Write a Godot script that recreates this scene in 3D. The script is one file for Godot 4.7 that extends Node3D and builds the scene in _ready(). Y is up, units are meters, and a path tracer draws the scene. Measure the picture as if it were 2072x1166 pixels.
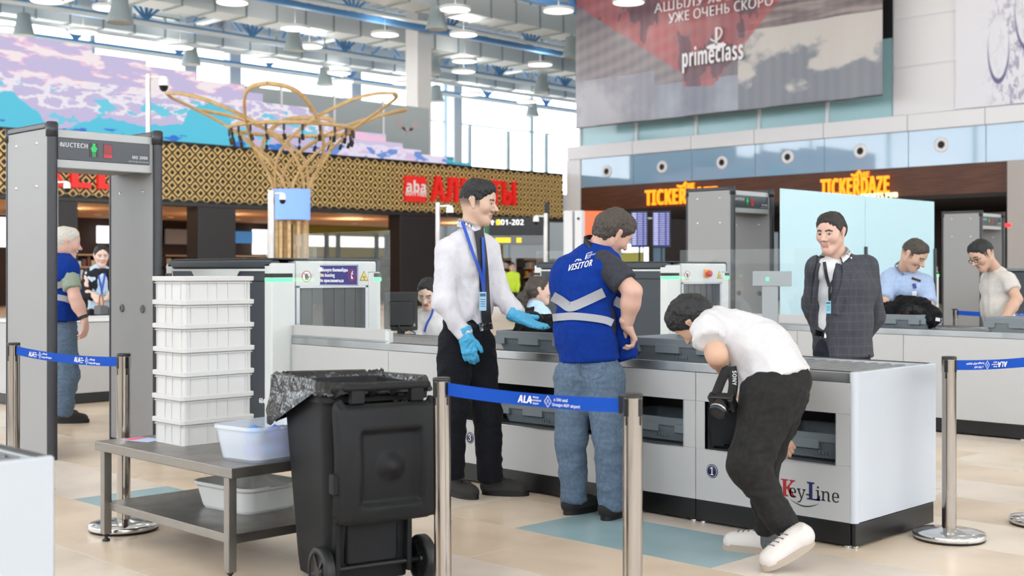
extends Node3D

# ---------------------------------------------------------------- camera numbers (frame taken as 2072 x 1166)
const FOCAL := 2500.0
const MID_X := 1036.0
const HORIZON := 549.0
const EYE := 1.30
const LAMP_E := 2.6
const ROOF_FILL_E := 2.0  # energy of the added upward fill that brightens the roof
const YAW := 0.778417  # 44.6 degrees: the lanes run along -X, the shop front along -Z

var names := {}
var mats := {}
var texs := {}
var FW := Vector3(-sin(YAW), 0, -cos(YAW))
var RT := Vector3(cos(YAW), 0, -sin(YAW))

func ray(px: float, py: float) -> Vector3:
	return FW + RT * ((px - MID_X) / FOCAL) + Vector3(0, (HORIZON - py) / FOCAL, 0)
func at(px: float, py: float, d: float) -> Vector3:
	return Vector3(0, EYE, 0) + ray(px, py) * d
func on_y(px: float, py: float, y: float) -> Vector3:
	var r := ray(px, py)
	return Vector3(0, EYE, 0) + r * ((y - EYE) / r.y)
func on_x(px: float, py: float, x: float) -> Vector3:
	var r := ray(px, py)
	return Vector3(0, EYE, 0) + r * (x / r.x)
func on_z(px: float, py: float, z: float) -> Vector3:
	var r := ray(px, py)
	return Vector3(0, EYE, 0) + r * (z / r.z)

# ---------------------------------------------------------------- mesh collector
class MB:
	var v := PackedVector3Array()
	var n := PackedVector3Array()
	var u := PackedVector2Array()
	var c := PackedColorArray()
	var i := PackedInt32Array()
	var use_c := false
	var t := Transform3D()

	func vert(p: Vector3, nn: Vector3, uv := Vector2.ZERO, col := Color.WHITE) -> int:
		v.append(t * p); n.append((t.basis * nn).normalized()); u.append(uv); c.append(col)
		return v.size() - 1
	func tri(a: int, b: int, d: int) -> void:
		var g := (v[b] - v[a]).cross(v[d] - v[a])
		if g.dot(n[a] + n[b] + n[d]) > 0.0:
			i.append(a); i.append(d); i.append(b)
		else:
			i.append(a); i.append(b); i.append(d)
	func quad_i(a: int, b: int, d: int, e: int) -> void:
		tri(a, b, d); tri(a, d, e)
	func quad(a: Vector3, b: Vector3, d: Vector3, e: Vector3, nn := Vector3.ZERO) -> MB:
		if nn == Vector3.ZERO:
			nn = -(b - a).cross(d - a).normalized()
		var k := vert(a, nn, Vector2(0, 1)); vert(b, nn, Vector2(1, 1)); vert(d, nn, Vector2(1, 0)); vert(e, nn, Vector2(0, 0))
		quad_i(k, k + 1, k + 2, k + 3)
		return self
	# box from corner lo to corner hi with chamfer r
	func box(lo: Vector3, hi: Vector3, r := 0.0) -> MB:
		var l := Vector3(minf(lo.x, hi.x), minf(lo.y, hi.y), minf(lo.z, hi.z))
		var h := Vector3(maxf(lo.x, hi.x), maxf(lo.y, hi.y), maxf(lo.z, hi.z))
		var s := h - l
		r = minf(r, minf(s.x, minf(s.y, s.z)) * 0.49)
		var ids := {}
		for ax in 3:
			for sg in 2:
				var b1 := (ax + 1) % 3
				var b2 := (ax + 2) % 3
				var nn := Vector3.ZERO
				nn[ax] = 1.0 if sg else -1.0
				var k := v.size()
				for q in 4:
					var s1: int = [0, 1, 1, 0][q]
					var s2: int = [0, 0, 1, 1][q]
					var p := Vector3.ZERO
					p[ax] = h[ax] if sg else l[ax]
					p[b1] = h[b1] - r if s1 else l[b1] + r
					p[b2] = h[b2] - r if s2 else l[b2] + r
					var id := vert(p, nn, Vector2(float(s1), float(s2)))
					var key := [0, 0, 0]
					key[ax] = sg; key[b1] = s1; key[b2] = s2
					ids[[key[0], key[1], key[2], ax]] = id
				quad_i(k, k + 1, k + 2, k + 3)
		if r > 0.0:
			for ax in 3:
				var b1 := (ax + 1) % 3
				var b2 := (ax + 2) % 3
				for s1 in 2:
					for s2 in 2:
						var kl := [0, 0, 0]
						kl[b1] = s1; kl[b2] = s2
						var kh := kl.duplicate()
						kh[ax] = 1
						quad_i(ids[[kl[0], kl[1], kl[2], b1]], ids[[kh[0], kh[1], kh[2], b1]], ids[[kh[0], kh[1], kh[2], b2]], ids[[kl[0], kl[1], kl[2], b2]])
			for a in 2:
				for b in 2:
					for d in 2:
						tri(ids[[a, b, d, 0]], ids[[a, b, d, 1]], ids[[a, b, d, 2]])
		return self
	func cbox(mid: Vector3, s: Vector3, r := 0.0) -> MB:
		return box(mid - s * 0.5, mid + s * 0.5, r)
	# tube along points; rad may be a number or an array
	func tube(pts: Array, rad, seg := 10, caps := true, flat := 1.0, up := Vector3.ZERO, closed := false) -> MB:
		var m := pts.size()
		var prev := Vector3.ZERO
		var start := v.size()
		for k in m:
			var p: Vector3 = pts[k]
			var nx: Vector3 = pts[(k + 1) % m] if closed else pts[mini(k + 1, m - 1)]
			var pv: Vector3 = pts[(k - 1 + m) % m] if closed else pts[maxi(k - 1, 0)]
			var d := (nx - pv).normalized()
			var a := up if up != Vector3.ZERO else prev
			if a == Vector3.ZERO or absf(a.dot(d)) > 0.98:
				a = Vector3.UP if absf(d.y) < 0.9 else Vector3.RIGHT
			var side := a.cross(d).normalized()
			var w := d.cross(side).normalized()
			prev = w
			var r: float = rad if rad is float or rad is int else rad[k]
			for q in seg + 1:
				var g := TAU * q / seg
				var o := side * cos(g) * r + w * sin(g) * r * flat
				var nn := (side * cos(g) * flat + w * sin(g)).normalized()
				vert(p + o, nn, Vector2(float(q) / seg, float(k) / maxf(1, m - 1)))
		var last := m if closed else m - 1
		for k in last:
			for q in seg:
				var a0 := start + k * (seg + 1) + q
				var b0 := start + ((k + 1) % m) * (seg + 1) + q
				quad_i(a0, a0 + 1, b0 + 1, b0)
		if caps and not closed:
			for e in 2:
				var k := 0 if e == 0 else m - 1
				var d: Vector3 = (pts[0] - pts[1] if e == 0 else pts[m - 1] - pts[m - 2]).normalized()
				var mid := vert(pts[k], d)
				var f := v.size()
				for q in seg + 1:
					var s0: Vector3 = v[start + k * (seg + 1) + q]
					v.append(s0); n.append((t.basis * d).normalized()); u.append(Vector2.ZERO); c.append(Color.WHITE)
				for q in seg:
					tri(mid, f + q, f + q + 1)
		return self
	func rod(a: Vector3, b: Vector3, r: float, seg := 8) -> MB:
		return tube([a, b], r, seg)
	# bar of rectangular section from a to b
	func bar(a: Vector3, b: Vector3, w: float, h: float, up := Vector3.UP) -> MB:
		var d := (b - a).normalized()
		if absf(up.dot(d)) > 0.98:
			up = Vector3.RIGHT
		var s := up.cross(d).normalized()
		var q := d.cross(s).normalized()
		var old := t
		t = t * Transform3D(Basis(s, q, d), (a + b) * 0.5)
		cbox(Vector3.ZERO, Vector3(w, h, a.distance_to(b)))
		t = old
		return self
	# lathe about y: profile of Vector2(radius, y)
	func lathe(prof: Array, seg := 24, smooth := true) -> MB:
		for k in prof.size() - 1:
			var p: Vector2 = prof[k]
			var q: Vector2 = prof[k + 1]
			var e := (q - p)
			if e.length() < 0.000001:
				continue
			var nn0 := Vector2(e.y, -e.x).normalized()
			var na := nn0
			var nb := nn0
			if smooth:
				if k > 0:
					var e0: Vector2 = p - prof[k - 1]
					var n0 := Vector2(e0.y, -e0.x).normalized()
					if n0.dot(nn0) > 0.5: na = (n0 + nn0).normalized()
				if k < prof.size() - 2:
					var e1: Vector2 = prof[k + 2] - q
					var n1 := Vector2(e1.y, -e1.x).normalized()
					if n1.dot(nn0) > 0.5: nb = (n1 + nn0).normalized()
			var s := v.size()
			for w in seg + 1:
				var g := TAU * w / seg
				var cs := cos(g)
				var sn := sin(g)
				vert(Vector3(p.x * cs, p.y, p.x * sn), Vector3(na.x * cs, na.y, na.x * sn), Vector2(float(w) / seg, 0))
				vert(Vector3(q.x * cs, q.y, q.x * sn), Vector3(nb.x * cs, nb.y, nb.x * sn), Vector2(float(w) / seg, 1))
			for w in seg:
				quad_i(s + w * 2, s + w * 2 + 1, s + w * 2 + 3, s + w * 2 + 2)
		return self
	# polygon in xy extruded from z0 to z1 with a chamfer-free edge
	func prism(poly: PackedVector2Array, z0: float, z1: float) -> MB:
		var tr := Geometry2D.triangulate_polygon(poly)
		for e in 2:
			var z := z0 if e == 0 else z1
			var nn := Vector3(0, 0, -1 if e == 0 else 1) * (1.0 if z1 > z0 else -1.0)
			var s := v.size()
			for p in poly:
				vert(Vector3(p.x, p.y, z), nn, p)
			for k in range(0, tr.size(), 3):
				tri(s + tr[k], s + tr[k + 1], s + tr[k + 2])
		var area := 0.0
		for k in poly.size():
			var p := poly[k]
			var q := poly[(k + 1) % poly.size()]
			area += p.x * q.y - q.x * p.y
		var sg := 1.0 if area > 0 else -1.0
		for k in poly.size():
			var p := poly[k]
			var q := poly[(k + 1) % poly.size()]
			var nn := Vector3(q.y - p.y, p.x - q.x, 0).normalized() * sg
			var s := vert(Vector3(p.x, p.y, z0), nn)
			vert(Vector3(q.x, q.y, z0), nn); vert(Vector3(q.x, q.y, z1), nn); vert(Vector3(p.x, p.y, z1), nn)
			quad_i(s, s + 1, s + 2, s + 3)
		return self
	# grid surface of rows x cols points with smooth normals
	func sheet(pts: Array, rows: int, cols: int, wrap := false) -> MB:
		var s := v.size()
		for r in rows:
			for q in cols:
				var a: Vector3 = pts[r * cols + ((q + 1) % cols if wrap else mini(q + 1, cols - 1))]
				var b: Vector3 = pts[r * cols + ((q - 1 + cols) % cols if wrap else maxi(q - 1, 0))]
				var d: Vector3 = pts[mini(r + 1, rows - 1) * cols + q]
				var e: Vector3 = pts[maxi(r - 1, 0) * cols + q]
				var nn := (a - b).cross(d - e)
				if nn.length() < 1e-12: nn = Vector3.UP
				vert(pts[r * cols + q], nn.normalized(), Vector2(float(q) / maxf(1, cols - 1), float(r) / maxf(1, rows - 1)))
		for r in rows - 1:
			for q in (cols if wrap else cols - 1):
				var q2 := (q + 1) % cols
				quad_i(s + r * cols + q, s + r * cols + q2, s + (r + 1) * cols + q2, s + (r + 1) * cols + q)
		return self
	func mesh() -> ArrayMesh:
		var a := []
		a.resize(Mesh.ARRAY_MAX)
		a[Mesh.ARRAY_VERTEX] = v; a[Mesh.ARRAY_NORMAL] = n; a[Mesh.ARRAY_TEX_UV] = u; a[Mesh.ARRAY_INDEX] = i
		if use_c: a[Mesh.ARRAY_COLOR] = c
		var m := ArrayMesh.new()
		m.add_surface_from_arrays(Mesh.PRIMITIVE_TRIANGLES, a)
		return m

# ---------------------------------------------------------------- nodes
func numbered(called: String) -> String:
	var k: int = names.get(called, 0)
	names[called] = k + 1
	return called if k == 0 else "%s_%03d" % [called, k]

func thing(called: String, label: String, category: String, where := Vector3.ZERO, turn := 0.0, group := "") -> Node3D:
	var o := Node3D.new()
	o.name = numbered(called)
	add_child(o)
	o.position = where
	o.rotation.y = turn
	o.set_meta("label", label); o.set_meta("category", category)
	if group: o.set_meta("group", group)
	return o

func part(parent: Node, called: String, m, material: Material, label := "") -> MeshInstance3D:
	var o := MeshInstance3D.new()
	o.name = called
	o.mesh = m.mesh() if m is MB else m
	o.material_override = material
	parent.add_child(o, true)
	if label: o.set_meta("label", label)
	return o

func single(called: String, label: String, category: String, m, material: Material, where := Vector3.ZERO, turn := 0.0, group := "") -> MeshInstance3D:
	var o := part(self, numbered(called), m, material)
	o.position = where
	o.rotation.y = turn
	o.set_meta("label", label); o.set_meta("category", category)
	if group: o.set_meta("group", group)
	return o

func struct(called: String, m, material: Material) -> MeshInstance3D:
	var o := part(self, numbered(called), m, material)
	o.set_meta("kind", "structure")
	return o

func copy(o: Node3D, where: Vector3, turn := 0.0, label := "", group := "") -> Node3D:
	var c: Node3D = o.duplicate()
	var base := String(o.name)
	if base.length() > 4 and base[base.length() - 4] == "_" and base.right(3).is_valid_int():
		base = base.left(base.length() - 4)
	c.name = numbered(base)
	add_child(c)
	c.position = where
	c.rotation.y = turn
	if label: c.set_meta("label", label)
	if group: c.set_meta("group", group)
	return c

# ---------------------------------------------------------------- materials
func mat(key: String, col := Color.WHITE, rough := 0.6, metal := 0.0) -> StandardMaterial3D:
	if mats.has(key):
		return mats[key]
	var m := StandardMaterial3D.new()
	m.resource_name = key
	m.albedo_color = col
	m.roughness = rough
	m.metallic = metal
	mats[key] = m
	return m

func glow(key: String, col: Color, energy: float) -> StandardMaterial3D:
	var m := mat(key, col, 0.5)
	m.emission_enabled = true
	m.emission = col
	m.emission_energy_multiplier = energy
	return m

func glass(key: String, col: Color, alpha: float, rough := 0.03) -> StandardMaterial3D:
	var m := mat(key, Color(col.r, col.g, col.b, alpha), rough)
	m.transparency = BaseMaterial3D.TRANSPARENCY_ALPHA
	return m

func noise_tex(key: String, freq: float, size: int, stops: Array, type := FastNoiseLite.TYPE_SIMPLEX_SMOOTH, normal := false, strength := 4.0, oct := 4, sd := 1) -> NoiseTexture2D:
	if texs.has(key):
		return texs[key]
	var f := FastNoiseLite.new()
	f.seed = sd
	f.noise_type = type
	f.frequency = freq
	f.fractal_octaves = oct
	var t := NoiseTexture2D.new()
	t.width = size; t.height = size
	t.seamless = true
	t.noise = f
	if normal:
		t.as_normal_map = true
		t.bump_strength = strength
	if stops.size():
		var g := Gradient.new()
		g.offsets = PackedFloat32Array(); g.colors = PackedColorArray()
		var of := PackedFloat32Array()
		var cs := PackedColorArray()
		for s in stops:
			of.append(s[0]); cs.append(s[1])
		g.offsets = of; g.colors = cs
		t.color_ramp = g
	texs[key] = t
	return t

func tri(m: StandardMaterial3D, scale: float, world := false) -> StandardMaterial3D:
	m.uv1_triplanar = true
	m.uv1_world_triplanar = world
	m.uv1_scale = Vector3.ONE * scale
	return m

func cloth(key: String, col: Color, scale := 6.0, bump := 0.5, var_amt := 0.08) -> StandardMaterial3D:
	if mats.has(key):
		return mats[key]
	var m := mat(key, col, 0.9)
	m.metallic_specular = 0.25
	m.albedo_texture = noise_tex("clothvar%.2f" % var_amt, 0.02, 256, [[0.0, Color.from_hsv(0, 0, 1.0 - var_amt * 2.0)], [1.0, Color.WHITE]])
	m.normal_enabled = true
	m.normal_texture = noise_tex("clothnm", 0.03, 256, [], FastNoiseLite.TYPE_SIMPLEX_SMOOTH, true, 5.0, 5, 7)
	m.normal_scale = bump
	tri(m, scale)
	m.rim_enabled = true
	m.rim = 0.15
	return m

# ---------------------------------------------------------------- lettering
func text_mesh(s: String, height: float, depth := 0.004, bold := true, serif := false, spacing := 0.0) -> TextMesh:
	var f := SystemFont.new()
	f.font_names = PackedStringArray(["Droid Serif" if serif else "Droid Sans"])
	f.font_weight = 700 if bold else 400
	var m := TextMesh.new()
	m.font = f
	m.text = s
	m.font_size = 64
	m.pixel_size = height / 46.0
	m.depth = depth
	m.curve_step = 3.0
	return m

# lettering as a child part: centre at pos, facing +z of the basis
func letters(parent: Node, called: String, s: String, height: float, pos: Vector3, basis: Basis, material: Material, depth := 0.004, bold := true, serif := false) -> MeshInstance3D:
	var o := part(parent, called, text_mesh(s, height, depth, bold, serif), material)
	o.transform = Transform3D(basis, pos)
	return o

func smooth(pts: Array, per := 6, closed := false) -> Array:
	var out := []
	var m := pts.size()
	var last := m if closed else m - 1
	for k in last:
		var a: Vector3 = pts[(k - 1 + m) % m] if closed else pts[maxi(k - 1, 0)]
		var b: Vector3 = pts[k]
		var c: Vector3 = pts[(k + 1) % m]
		var d: Vector3 = pts[(k + 2) % m] if closed else pts[mini(k + 2, m - 1)]
		for q in per:
			out.append(b.cubic_interpolate(c, a, d, float(q) / per))
	if not closed:
		out.append(pts[m - 1])
	return out

func _ready() -> void:
	# camera
	var cam := Camera3D.new()
	cam.name = "camera"
	cam.projection = Camera3D.PROJECTION_FRUSTUM
	var near := 0.05
	cam.near = near
	cam.far = 400.0
	cam.size = near * 1166.0 / FOCAL
	cam.frustum_offset = Vector2(0, -(583.0 - HORIZON) / FOCAL * near)
	cam.position = Vector3(0, EYE, 0)
	cam.rotation.y = YAW
	cam.current = true
	var lens := CameraAttributesPhysical.new()
	lens.frustum_focal_length = 50.0
	lens.frustum_near = near
	lens.frustum_far = 400.0
	lens.frustum_focus_distance = 6.8
	lens.exposure_aperture = 3.6
	cam.attributes = lens
	add_child(cam)
	# sky and exposure
	var we := WorldEnvironment.new()
	we.name = "environment"
	var env := Environment.new()
	env.background_mode = Environment.BG_SKY
	var sky := Sky.new()
	var sm := ProceduralSkyMaterial.new()
	sm.sky_top_color = Color(0.90, 0.94, 0.98)
	sm.sky_horizon_color = Color(0.97, 0.98, 1.0)
	sm.ground_horizon_color = Color(0.93, 0.92, 0.90)
	sm.ground_bottom_color = Color(0.75, 0.74, 0.72)
	sm.sky_energy_multiplier = 2.4
	sm.ground_energy_multiplier = 3.0
	sm.sun_angle_max = 1.0
	sky.sky_material = sm
	env.sky = sky
	env.tonemap_mode = Environment.TONE_MAPPER_LINEAR
	env.tonemap_exposure = 0.97
	env.sdfgi_enabled = true
	env.ssao_enabled = true
	env.ssil_enabled = true
	we.environment = env
	add_child(we)
	palette()
	build_structure()
	build_hall()
	build_near()
	build_far()
	build_people()

func palette() -> void:
	mat("print black", Color(0.05, 0.05, 0.05), 0.5)
	mat("print white", Color(0.90, 0.90, 0.92), 0.5)
	mat("print red", Color(0.72, 0.10, 0.14), 0.5)
	mat("print yellow", Color(0.93, 0.80, 0.12), 0.5)
	mat("print pale", Color(0.72, 0.72, 0.72), 0.5)
	mat("silver painted panel", Color(0.72, 0.715, 0.71), 0.42)
	mat("black plinth", Color(0.045, 0.045, 0.05), 0.35)
	mat("black rubber", Color(0.06, 0.06, 0.065), 0.5)
	mat("scanner light shell", Color(0.80, 0.81, 0.80), 0.35)
	mat("scanner slate panel", Color(0.20, 0.22, 0.245), 0.5)
	mat("tray grey plastic", Color(0.43, 0.46, 0.48), 0.45)
	mat("desk white", Color(0.88, 0.88, 0.88), 0.4)
	mat("lamp rim white", Color(0.88, 0.89, 0.88), 0.5)
	mat("cap black", Color(0.05, 0.05, 0.055), 0.3)
	mat("post black", Color(0.06, 0.06, 0.06), 0.5)
	mat("nozzle dark", Color(0.07, 0.07, 0.07), 0.6)
	mat("led cabinet", Color(0.16, 0.17, 0.19), 0.6)
	mat("monitor black", Color(0.045, 0.045, 0.05), 0.35)
	glow("green led", Color(0.30, 1.0, 0.50), 1.6)
	glow("display glow", Color(0.93, 0.97, 1.0), 1.4)
	mat("olive panel", Color(0.62, 0.60, 0.26), 0.7)
	steel("aluminium rail", 0.38, Color(0.72, 0.73, 0.74))
	steel("chrome", 0.12, Color(0.85, 0.85, 0.86))

func fine_grain() -> NoiseTexture2D:
	return noise_tex("finegrain", 0.2, 256, [], FastNoiseLite.TYPE_SIMPLEX, true, 2.0, 2, 9)
func crumple_map() -> NoiseTexture2D:
	return noise_tex("crumple", 0.012, 256, [], FastNoiseLite.TYPE_CELLULAR, true, 14.0, 3, 4)

# ================================================================ near things
func rr_ring(w: float, d: float, r: float, y: float, per := 4, mid := Vector2.ZERO) -> Array:
	var out := []
	for q in 4:
		var sx: float = [1, -1, -1, 1][q]
		var sz: float = [1, 1, -1, -1][q]
		for k in per + 1:
			var g := PI * 0.5 * (q + float(k) / per)
			out.append(Vector3(mid.x + sx * (w * 0.5 - r) + cos(g) * r, y, mid.y + sz * (d * 0.5 - r) + sin(g) * r))
	return out

# rings joined one to the next with hard shoulders: each band has its own normals
func loft(mb: MB, rings: Array, cap_first := false, cap_last := false) -> MB:
	for k in rings.size() - 1:
		var a: Array = rings[k]
		var b: Array = rings[k + 1]
		var m := a.size()
		var s := mb.v.size()
		var mid := Vector3.ZERO
		for p in a: mid += p
		for p in b: mid += p
		mid /= 2.0 * m
		for q in m:
			var t1: Vector3 = a[(q + 1) % m] - a[(q - 1 + m) % m]
			var e: Vector3 = b[q] - a[q]
			if t1.length() < 1e-7: t1 = b[(q + 1) % m] - b[(q - 1 + m) % m]
			var nn := e.cross(t1).normalized()
			mb.vert(a[q], nn); mb.vert(b[q], nn)
		for q in m:
			var q2 := (q + 1) % m
			mb.quad_i(s + q * 2, s + q2 * 2, s + q2 * 2 + 1, s + q * 2 + 1)
	for e in 2:
		if (e == 0 and not cap_first) or (e == 1 and not cap_last):
			continue
		var r: Array = rings[0] if e == 0 else rings[-1]
		var o: Array = rings[1] if e == 0 else rings[-2]
		var mid := Vector3.ZERO
		var mo := Vector3.ZERO
		for p in r: mid += p
		for p in o: mo += p
		mid /= r.size(); mo /= o.size()
		var nn: Vector3 = (r[1] - r[0]).cross(r[r.size() / 2] - r[0]).normalized()
		if nn.dot(mid - mo) < 0: nn = -nn
		var k := mb.vert(mid, nn)
		for p in r: mb.vert(p, nn)
		for q in r.size():
			mb.tri(k, k + 1 + q, k + 1 + (q + 1) % r.size())
	return mb

func steel(key: String, rough := 0.25, col := Color(0.75, 0.74, 0.72)) -> StandardMaterial3D:
	if mats.has(key): return mats[key]
	var m := mat(key, col, rough, 1.0)
	m.roughness_texture = noise_tex("steelrough", 0.01, 256, [[0.0, Color(rough * 0.75, rough * 0.75, rough * 0.75)], [1.0, Color(rough * 1.3, rough * 1.3, rough * 1.3)]], FastNoiseLite.TYPE_SIMPLEX_SMOOTH, false, 1, 4, 3) if rough > 0.2 else null
	m.roughness = 1.0 if rough > 0.2 else rough
	tri(m, 1.5)
	return m

var X0 := -2.904   # right end of lane one
var Z0 := -5.229   # its front
const UNIT := 0.902

func tray(called_at: Vector3, turn: float, label: String, group := "grey plastic screening trays") -> Node3D:
	var o := thing("screening_tray", label, "tray", called_at, turn, group)
	if not texs.has("tray_meshes"):
		var b := MB.new()
		loft(b, [rr_ring(0.50, 0.36, 0.04, 0.0), rr_ring(0.56, 0.42, 0.05, 0.075), rr_ring(0.58, 0.44, 0.05, 0.085), rr_ring(0.58, 0.44, 0.05, 0.122), rr_ring(0.575, 0.435, 0.05, 0.127), rr_ring(0.54, 0.40, 0.045, 0.127), rr_ring(0.535, 0.395, 0.045, 0.122), rr_ring(0.49, 0.35, 0.04, 0.008)], true, true)
		var v := MB.new()
		for s in [-1.0, 1.0]:
			for k in 4:
				v.cbox(Vector3(0.05 + 0.02 * k, 0.03, s * (0.189 + 0.003)), Vector3(0.006, 0.026, 0.012), 0.002)
		texs["tray_meshes"] = [b.mesh(), v.mesh(), MB.new().cbox(Vector3.ZERO, Vector3(0.09, 0.05, 0.022), 0.004).mesh(), MB.new().cbox(Vector3.ZERO, Vector3(0.16, 0.05, 0.022), 0.004).mesh(), MB.new().cbox(Vector3.ZERO, Vector3(0.022, 0.05, 0.08), 0.004).mesh()]
	var m := mat("tray grey plastic", Color(0.43, 0.46, 0.48), 0.45)
	tri(m, 4.0)
	m.normal_enabled = true
	m.normal_texture = fine_grain()
	m.normal_scale = 0.25
	part(o, "basin", texs["tray_meshes"][0], m)
	for s in [-1.0, 1.0]:
		for p in [-0.235, 0.0, 0.235]:
			part(o, "rim_skirt", texs["tray_meshes"][3 if p == 0.0 else 2], m).position = Vector3(p, 0.072, s * 0.212)
		for p in [-0.15, 0.15]:
			part(o, "rim_skirt", texs["tray_meshes"][4], m).position = Vector3(s * 0.282, 0.072, p)
	part(o, "grip_ribs", texs["tray_meshes"][1], m).set_meta("kind", "stuff")
	return o

func lane_unit(x1: float, x0: float, zf: float, zb: float, opening: bool, number: String, label: String, group: String) -> Node3D:
	# cabinet from x0 (left) to x1 (right), front zf, back zb
	var o := thing("conveyor_cabinet", label, "cabinet", Vector3((x0 + x1) * 0.5, 0, (zf + zb) * 0.5), 0.0, group)
	var hw := (x1 - x0) * 0.5
	var hz := (zf - zb) * 0.5
	var silver := mat("silver painted panel", Color(0.72, 0.715, 0.71), 0.42)
	silver.metallic = 0.15
	var black := mat("black plinth", Color(0.045, 0.045, 0.05), 0.35)
	var dark := mat("cavity galvanised lining", Color(0.42, 0.42, 0.43), 0.6)
	var g := 0.0015
	if opening:
		var wl := -hw + 0.061
		var wr := hw - 0.079
		var wb := 0.385
		var wt := 0.628
		var f := MB.new()
		f.box(Vector3(-hw + g, 0.118, hz - 0.02), Vector3(hw - g, wb, hz), 0.002)
		f.box(Vector3(-hw + g, wt, hz - 0.02), Vector3(hw - g, 0.775, hz), 0.002)
		f.box(Vector3(-hw + g, wb, hz - 0.02), Vector3(wl, wt, hz))
		f.box(Vector3(wr, wb, hz - 0.02), Vector3(hw - g, wt, hz))
		part(o, "front_panel", f, silver)
		var lip := MB.new()
		for e in [[wl - 0.002, wb - 0.006, wr + 0.002, wb], [wl - 0.006, wb, wl, wt], [wr, wb, wr + 0.006, wt]]:
			lip.box(Vector3(e[0], e[1], hz - 0.05), Vector3(e[2], e[3], hz + 0.003), 0.001)
		part(o, "opening_trim", lip, steel("aluminium rail", 0.38, Color(0.72, 0.73, 0.74)))
		var cv := MB.new()
		cv.box(Vector3(-hw + 0.01, 0.30, -hz + 0.03), Vector3(hw - 0.01, 0.32, hz - 0.03))
		cv.box(Vector3(-hw + 0.01, 0.70, -hz + 0.03), Vector3(hw - 0.01, 0.72, hz - 0.03))
		cv.box(Vector3(-hw + 0.01, 0.32, -hz + 0.03), Vector3(hw - 0.01, 0.70, -hz + 0.05))
		cv.box(Vector3(-hw + 0.005, 0.32, -hz + 0.03), Vector3(-hw + 0.012, 0.70, hz - 0.03))
		cv.box(Vector3(hw - 0.012, 0.32, -hz + 0.03), Vector3(hw - 0.005, 0.70, hz - 0.03))
		part(o, "cavity_lining", cv, dark)
		var rl := MB.new().rod(Vector3(-hw + 0.02, 0.362, 0), Vector3(hw - 0.02, 0.362, 0), 0.022, 10).mesh()
		for k in 7:
			part(o, "return_roller", rl, mat("black rubber", Color(0.06, 0.06, 0.065), 0.5)).position.z = hz - 0.06 - k * 0.09
	else:
		part(o, "front_panel", MB.new().box(Vector3(-hw + g, 0.118, hz - 0.02), Vector3(hw - g, 0.775, hz), 0.002), silver)
	part(o, "plinth", MB.new().box(Vector3(-hw + g, 0.012, -hz + 0.02), Vector3(hw - g, 0.117, hz - 0.001), 0.002), black)
	part(o, "back_panel", MB.new().box(Vector3(-hw + g, 0.118, -hz), Vector3(hw - g, 0.775, -hz + 0.02), 0.002), silver)
	var ft := MB.new()
	for sx in [-1.0, 1.0]:
		for sz in [-1.0, 1.0]:
			ft.t = Transform3D(Basis(), Vector3(sx * (hw - 0.03), 0, sz * (hz - 0.03)))
			ft.lathe([Vector2(0, 0), Vector2(0.018, 0), Vector2(0.018, 0.008), Vector2(0.008, 0.012), Vector2(0, 0.014)], 10)
	ft.t = Transform3D()
	part(o, "levelling_foot", ft, steel("chrome", 0.12, Color(0.85, 0.85, 0.86)))
	if number:
		var px := -hw + 0.104
		var bd := MB.new()
		bd.t = Transform3D(Basis(Vector3.RIGHT, PI / 2), Vector3(px, 0.275, hz))
		bd.lathe([Vector2(0, 0.002), Vector2(0.034, 0.002), Vector2(0.036, 0.0)], 28)
		part(o, "number_badge", bd, mat("badge navy", Color(0.07, 0.09, 0.24), 0.4))
		var rg := MB.new()
		rg.t = bd.t
		rg.lathe([Vector2(0.0295, 0.002), Vector2(0.0295, 0.0028), Vector2(0.031, 0.0028), Vector2(0.031, 0.002)], 28, false)
		part(o, "badge_ring", rg, mat("print white", Color(0.9, 0.9, 0.92), 0.5))
		letters(o, "badge_number", number, 0.040, Vector3(px, 0.275, hz + 0.0025), Basis(), mat("print white"), 0.001, false, true)
	return o

func conveyor_bed(x1: float, x0: float, zf: float, zb: float, label: String) -> Node3D:
	var o := thing("roller_conveyor", label, "conveyor", Vector3((x0 + x1) * 0.5, 0.796, (zf + zb) * 0.5))
	var hw := (x1 - x0) * 0.5
	var hz := (zf - zb) * 0.5
	var alu := steel("aluminium rail")
	for s in [-1.0, 1.0]:
		var r := MB.new()
		r.box(Vector3(-hw, -0.020, s * hz), Vector3(hw - 0.028, 0.029, s * (hz - 0.045)), 0.004)
		part(o, "side_rail", r, alu)
		var gr := MB.new()
		gr.box(Vector3(-hw, 0.029, s * (hz - 0.012)), Vector3(hw - 0.028, 0.033, s * (hz - 0.034)))
		part(o, "rail_insert", gr, mat("dark insert", Color(0.25, 0.25, 0.26), 0.6))
	part(o, "bed_pan", MB.new().box(Vector3(-hw, -0.020, -hz + 0.046), Vector3(hw - 0.028, -0.017, hz - 0.046)), mat("pan grey", Color(0.35, 0.35, 0.36), 0.6))
	var n := int((x1 - x0 - 0.06) / 0.075)
	var proto := MB.new()
	proto.rod(Vector3(0, 0, -hz + 0.05), Vector3(0, 0, hz - 0.05), 0.018, 12)
	var pm := proto.mesh()
	for k in n:
		var rr := part(o, "roller", pm, steel("roller steel", 0.32, Color(0.6, 0.61, 0.63)))
		rr.position = Vector3(-hw + 0.05 + k * 0.075, 0.003, 0)
	return o

func lane(x1: float, zf: float, zb: float, spec: Array, who: String) -> void:
	var x := x1 - 0.028
	for s in spec:
		lane_unit(x, x1 - s[0], zf, zb, s[1], s[2], s[3], who)
		x = x1 - s[0]

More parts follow.
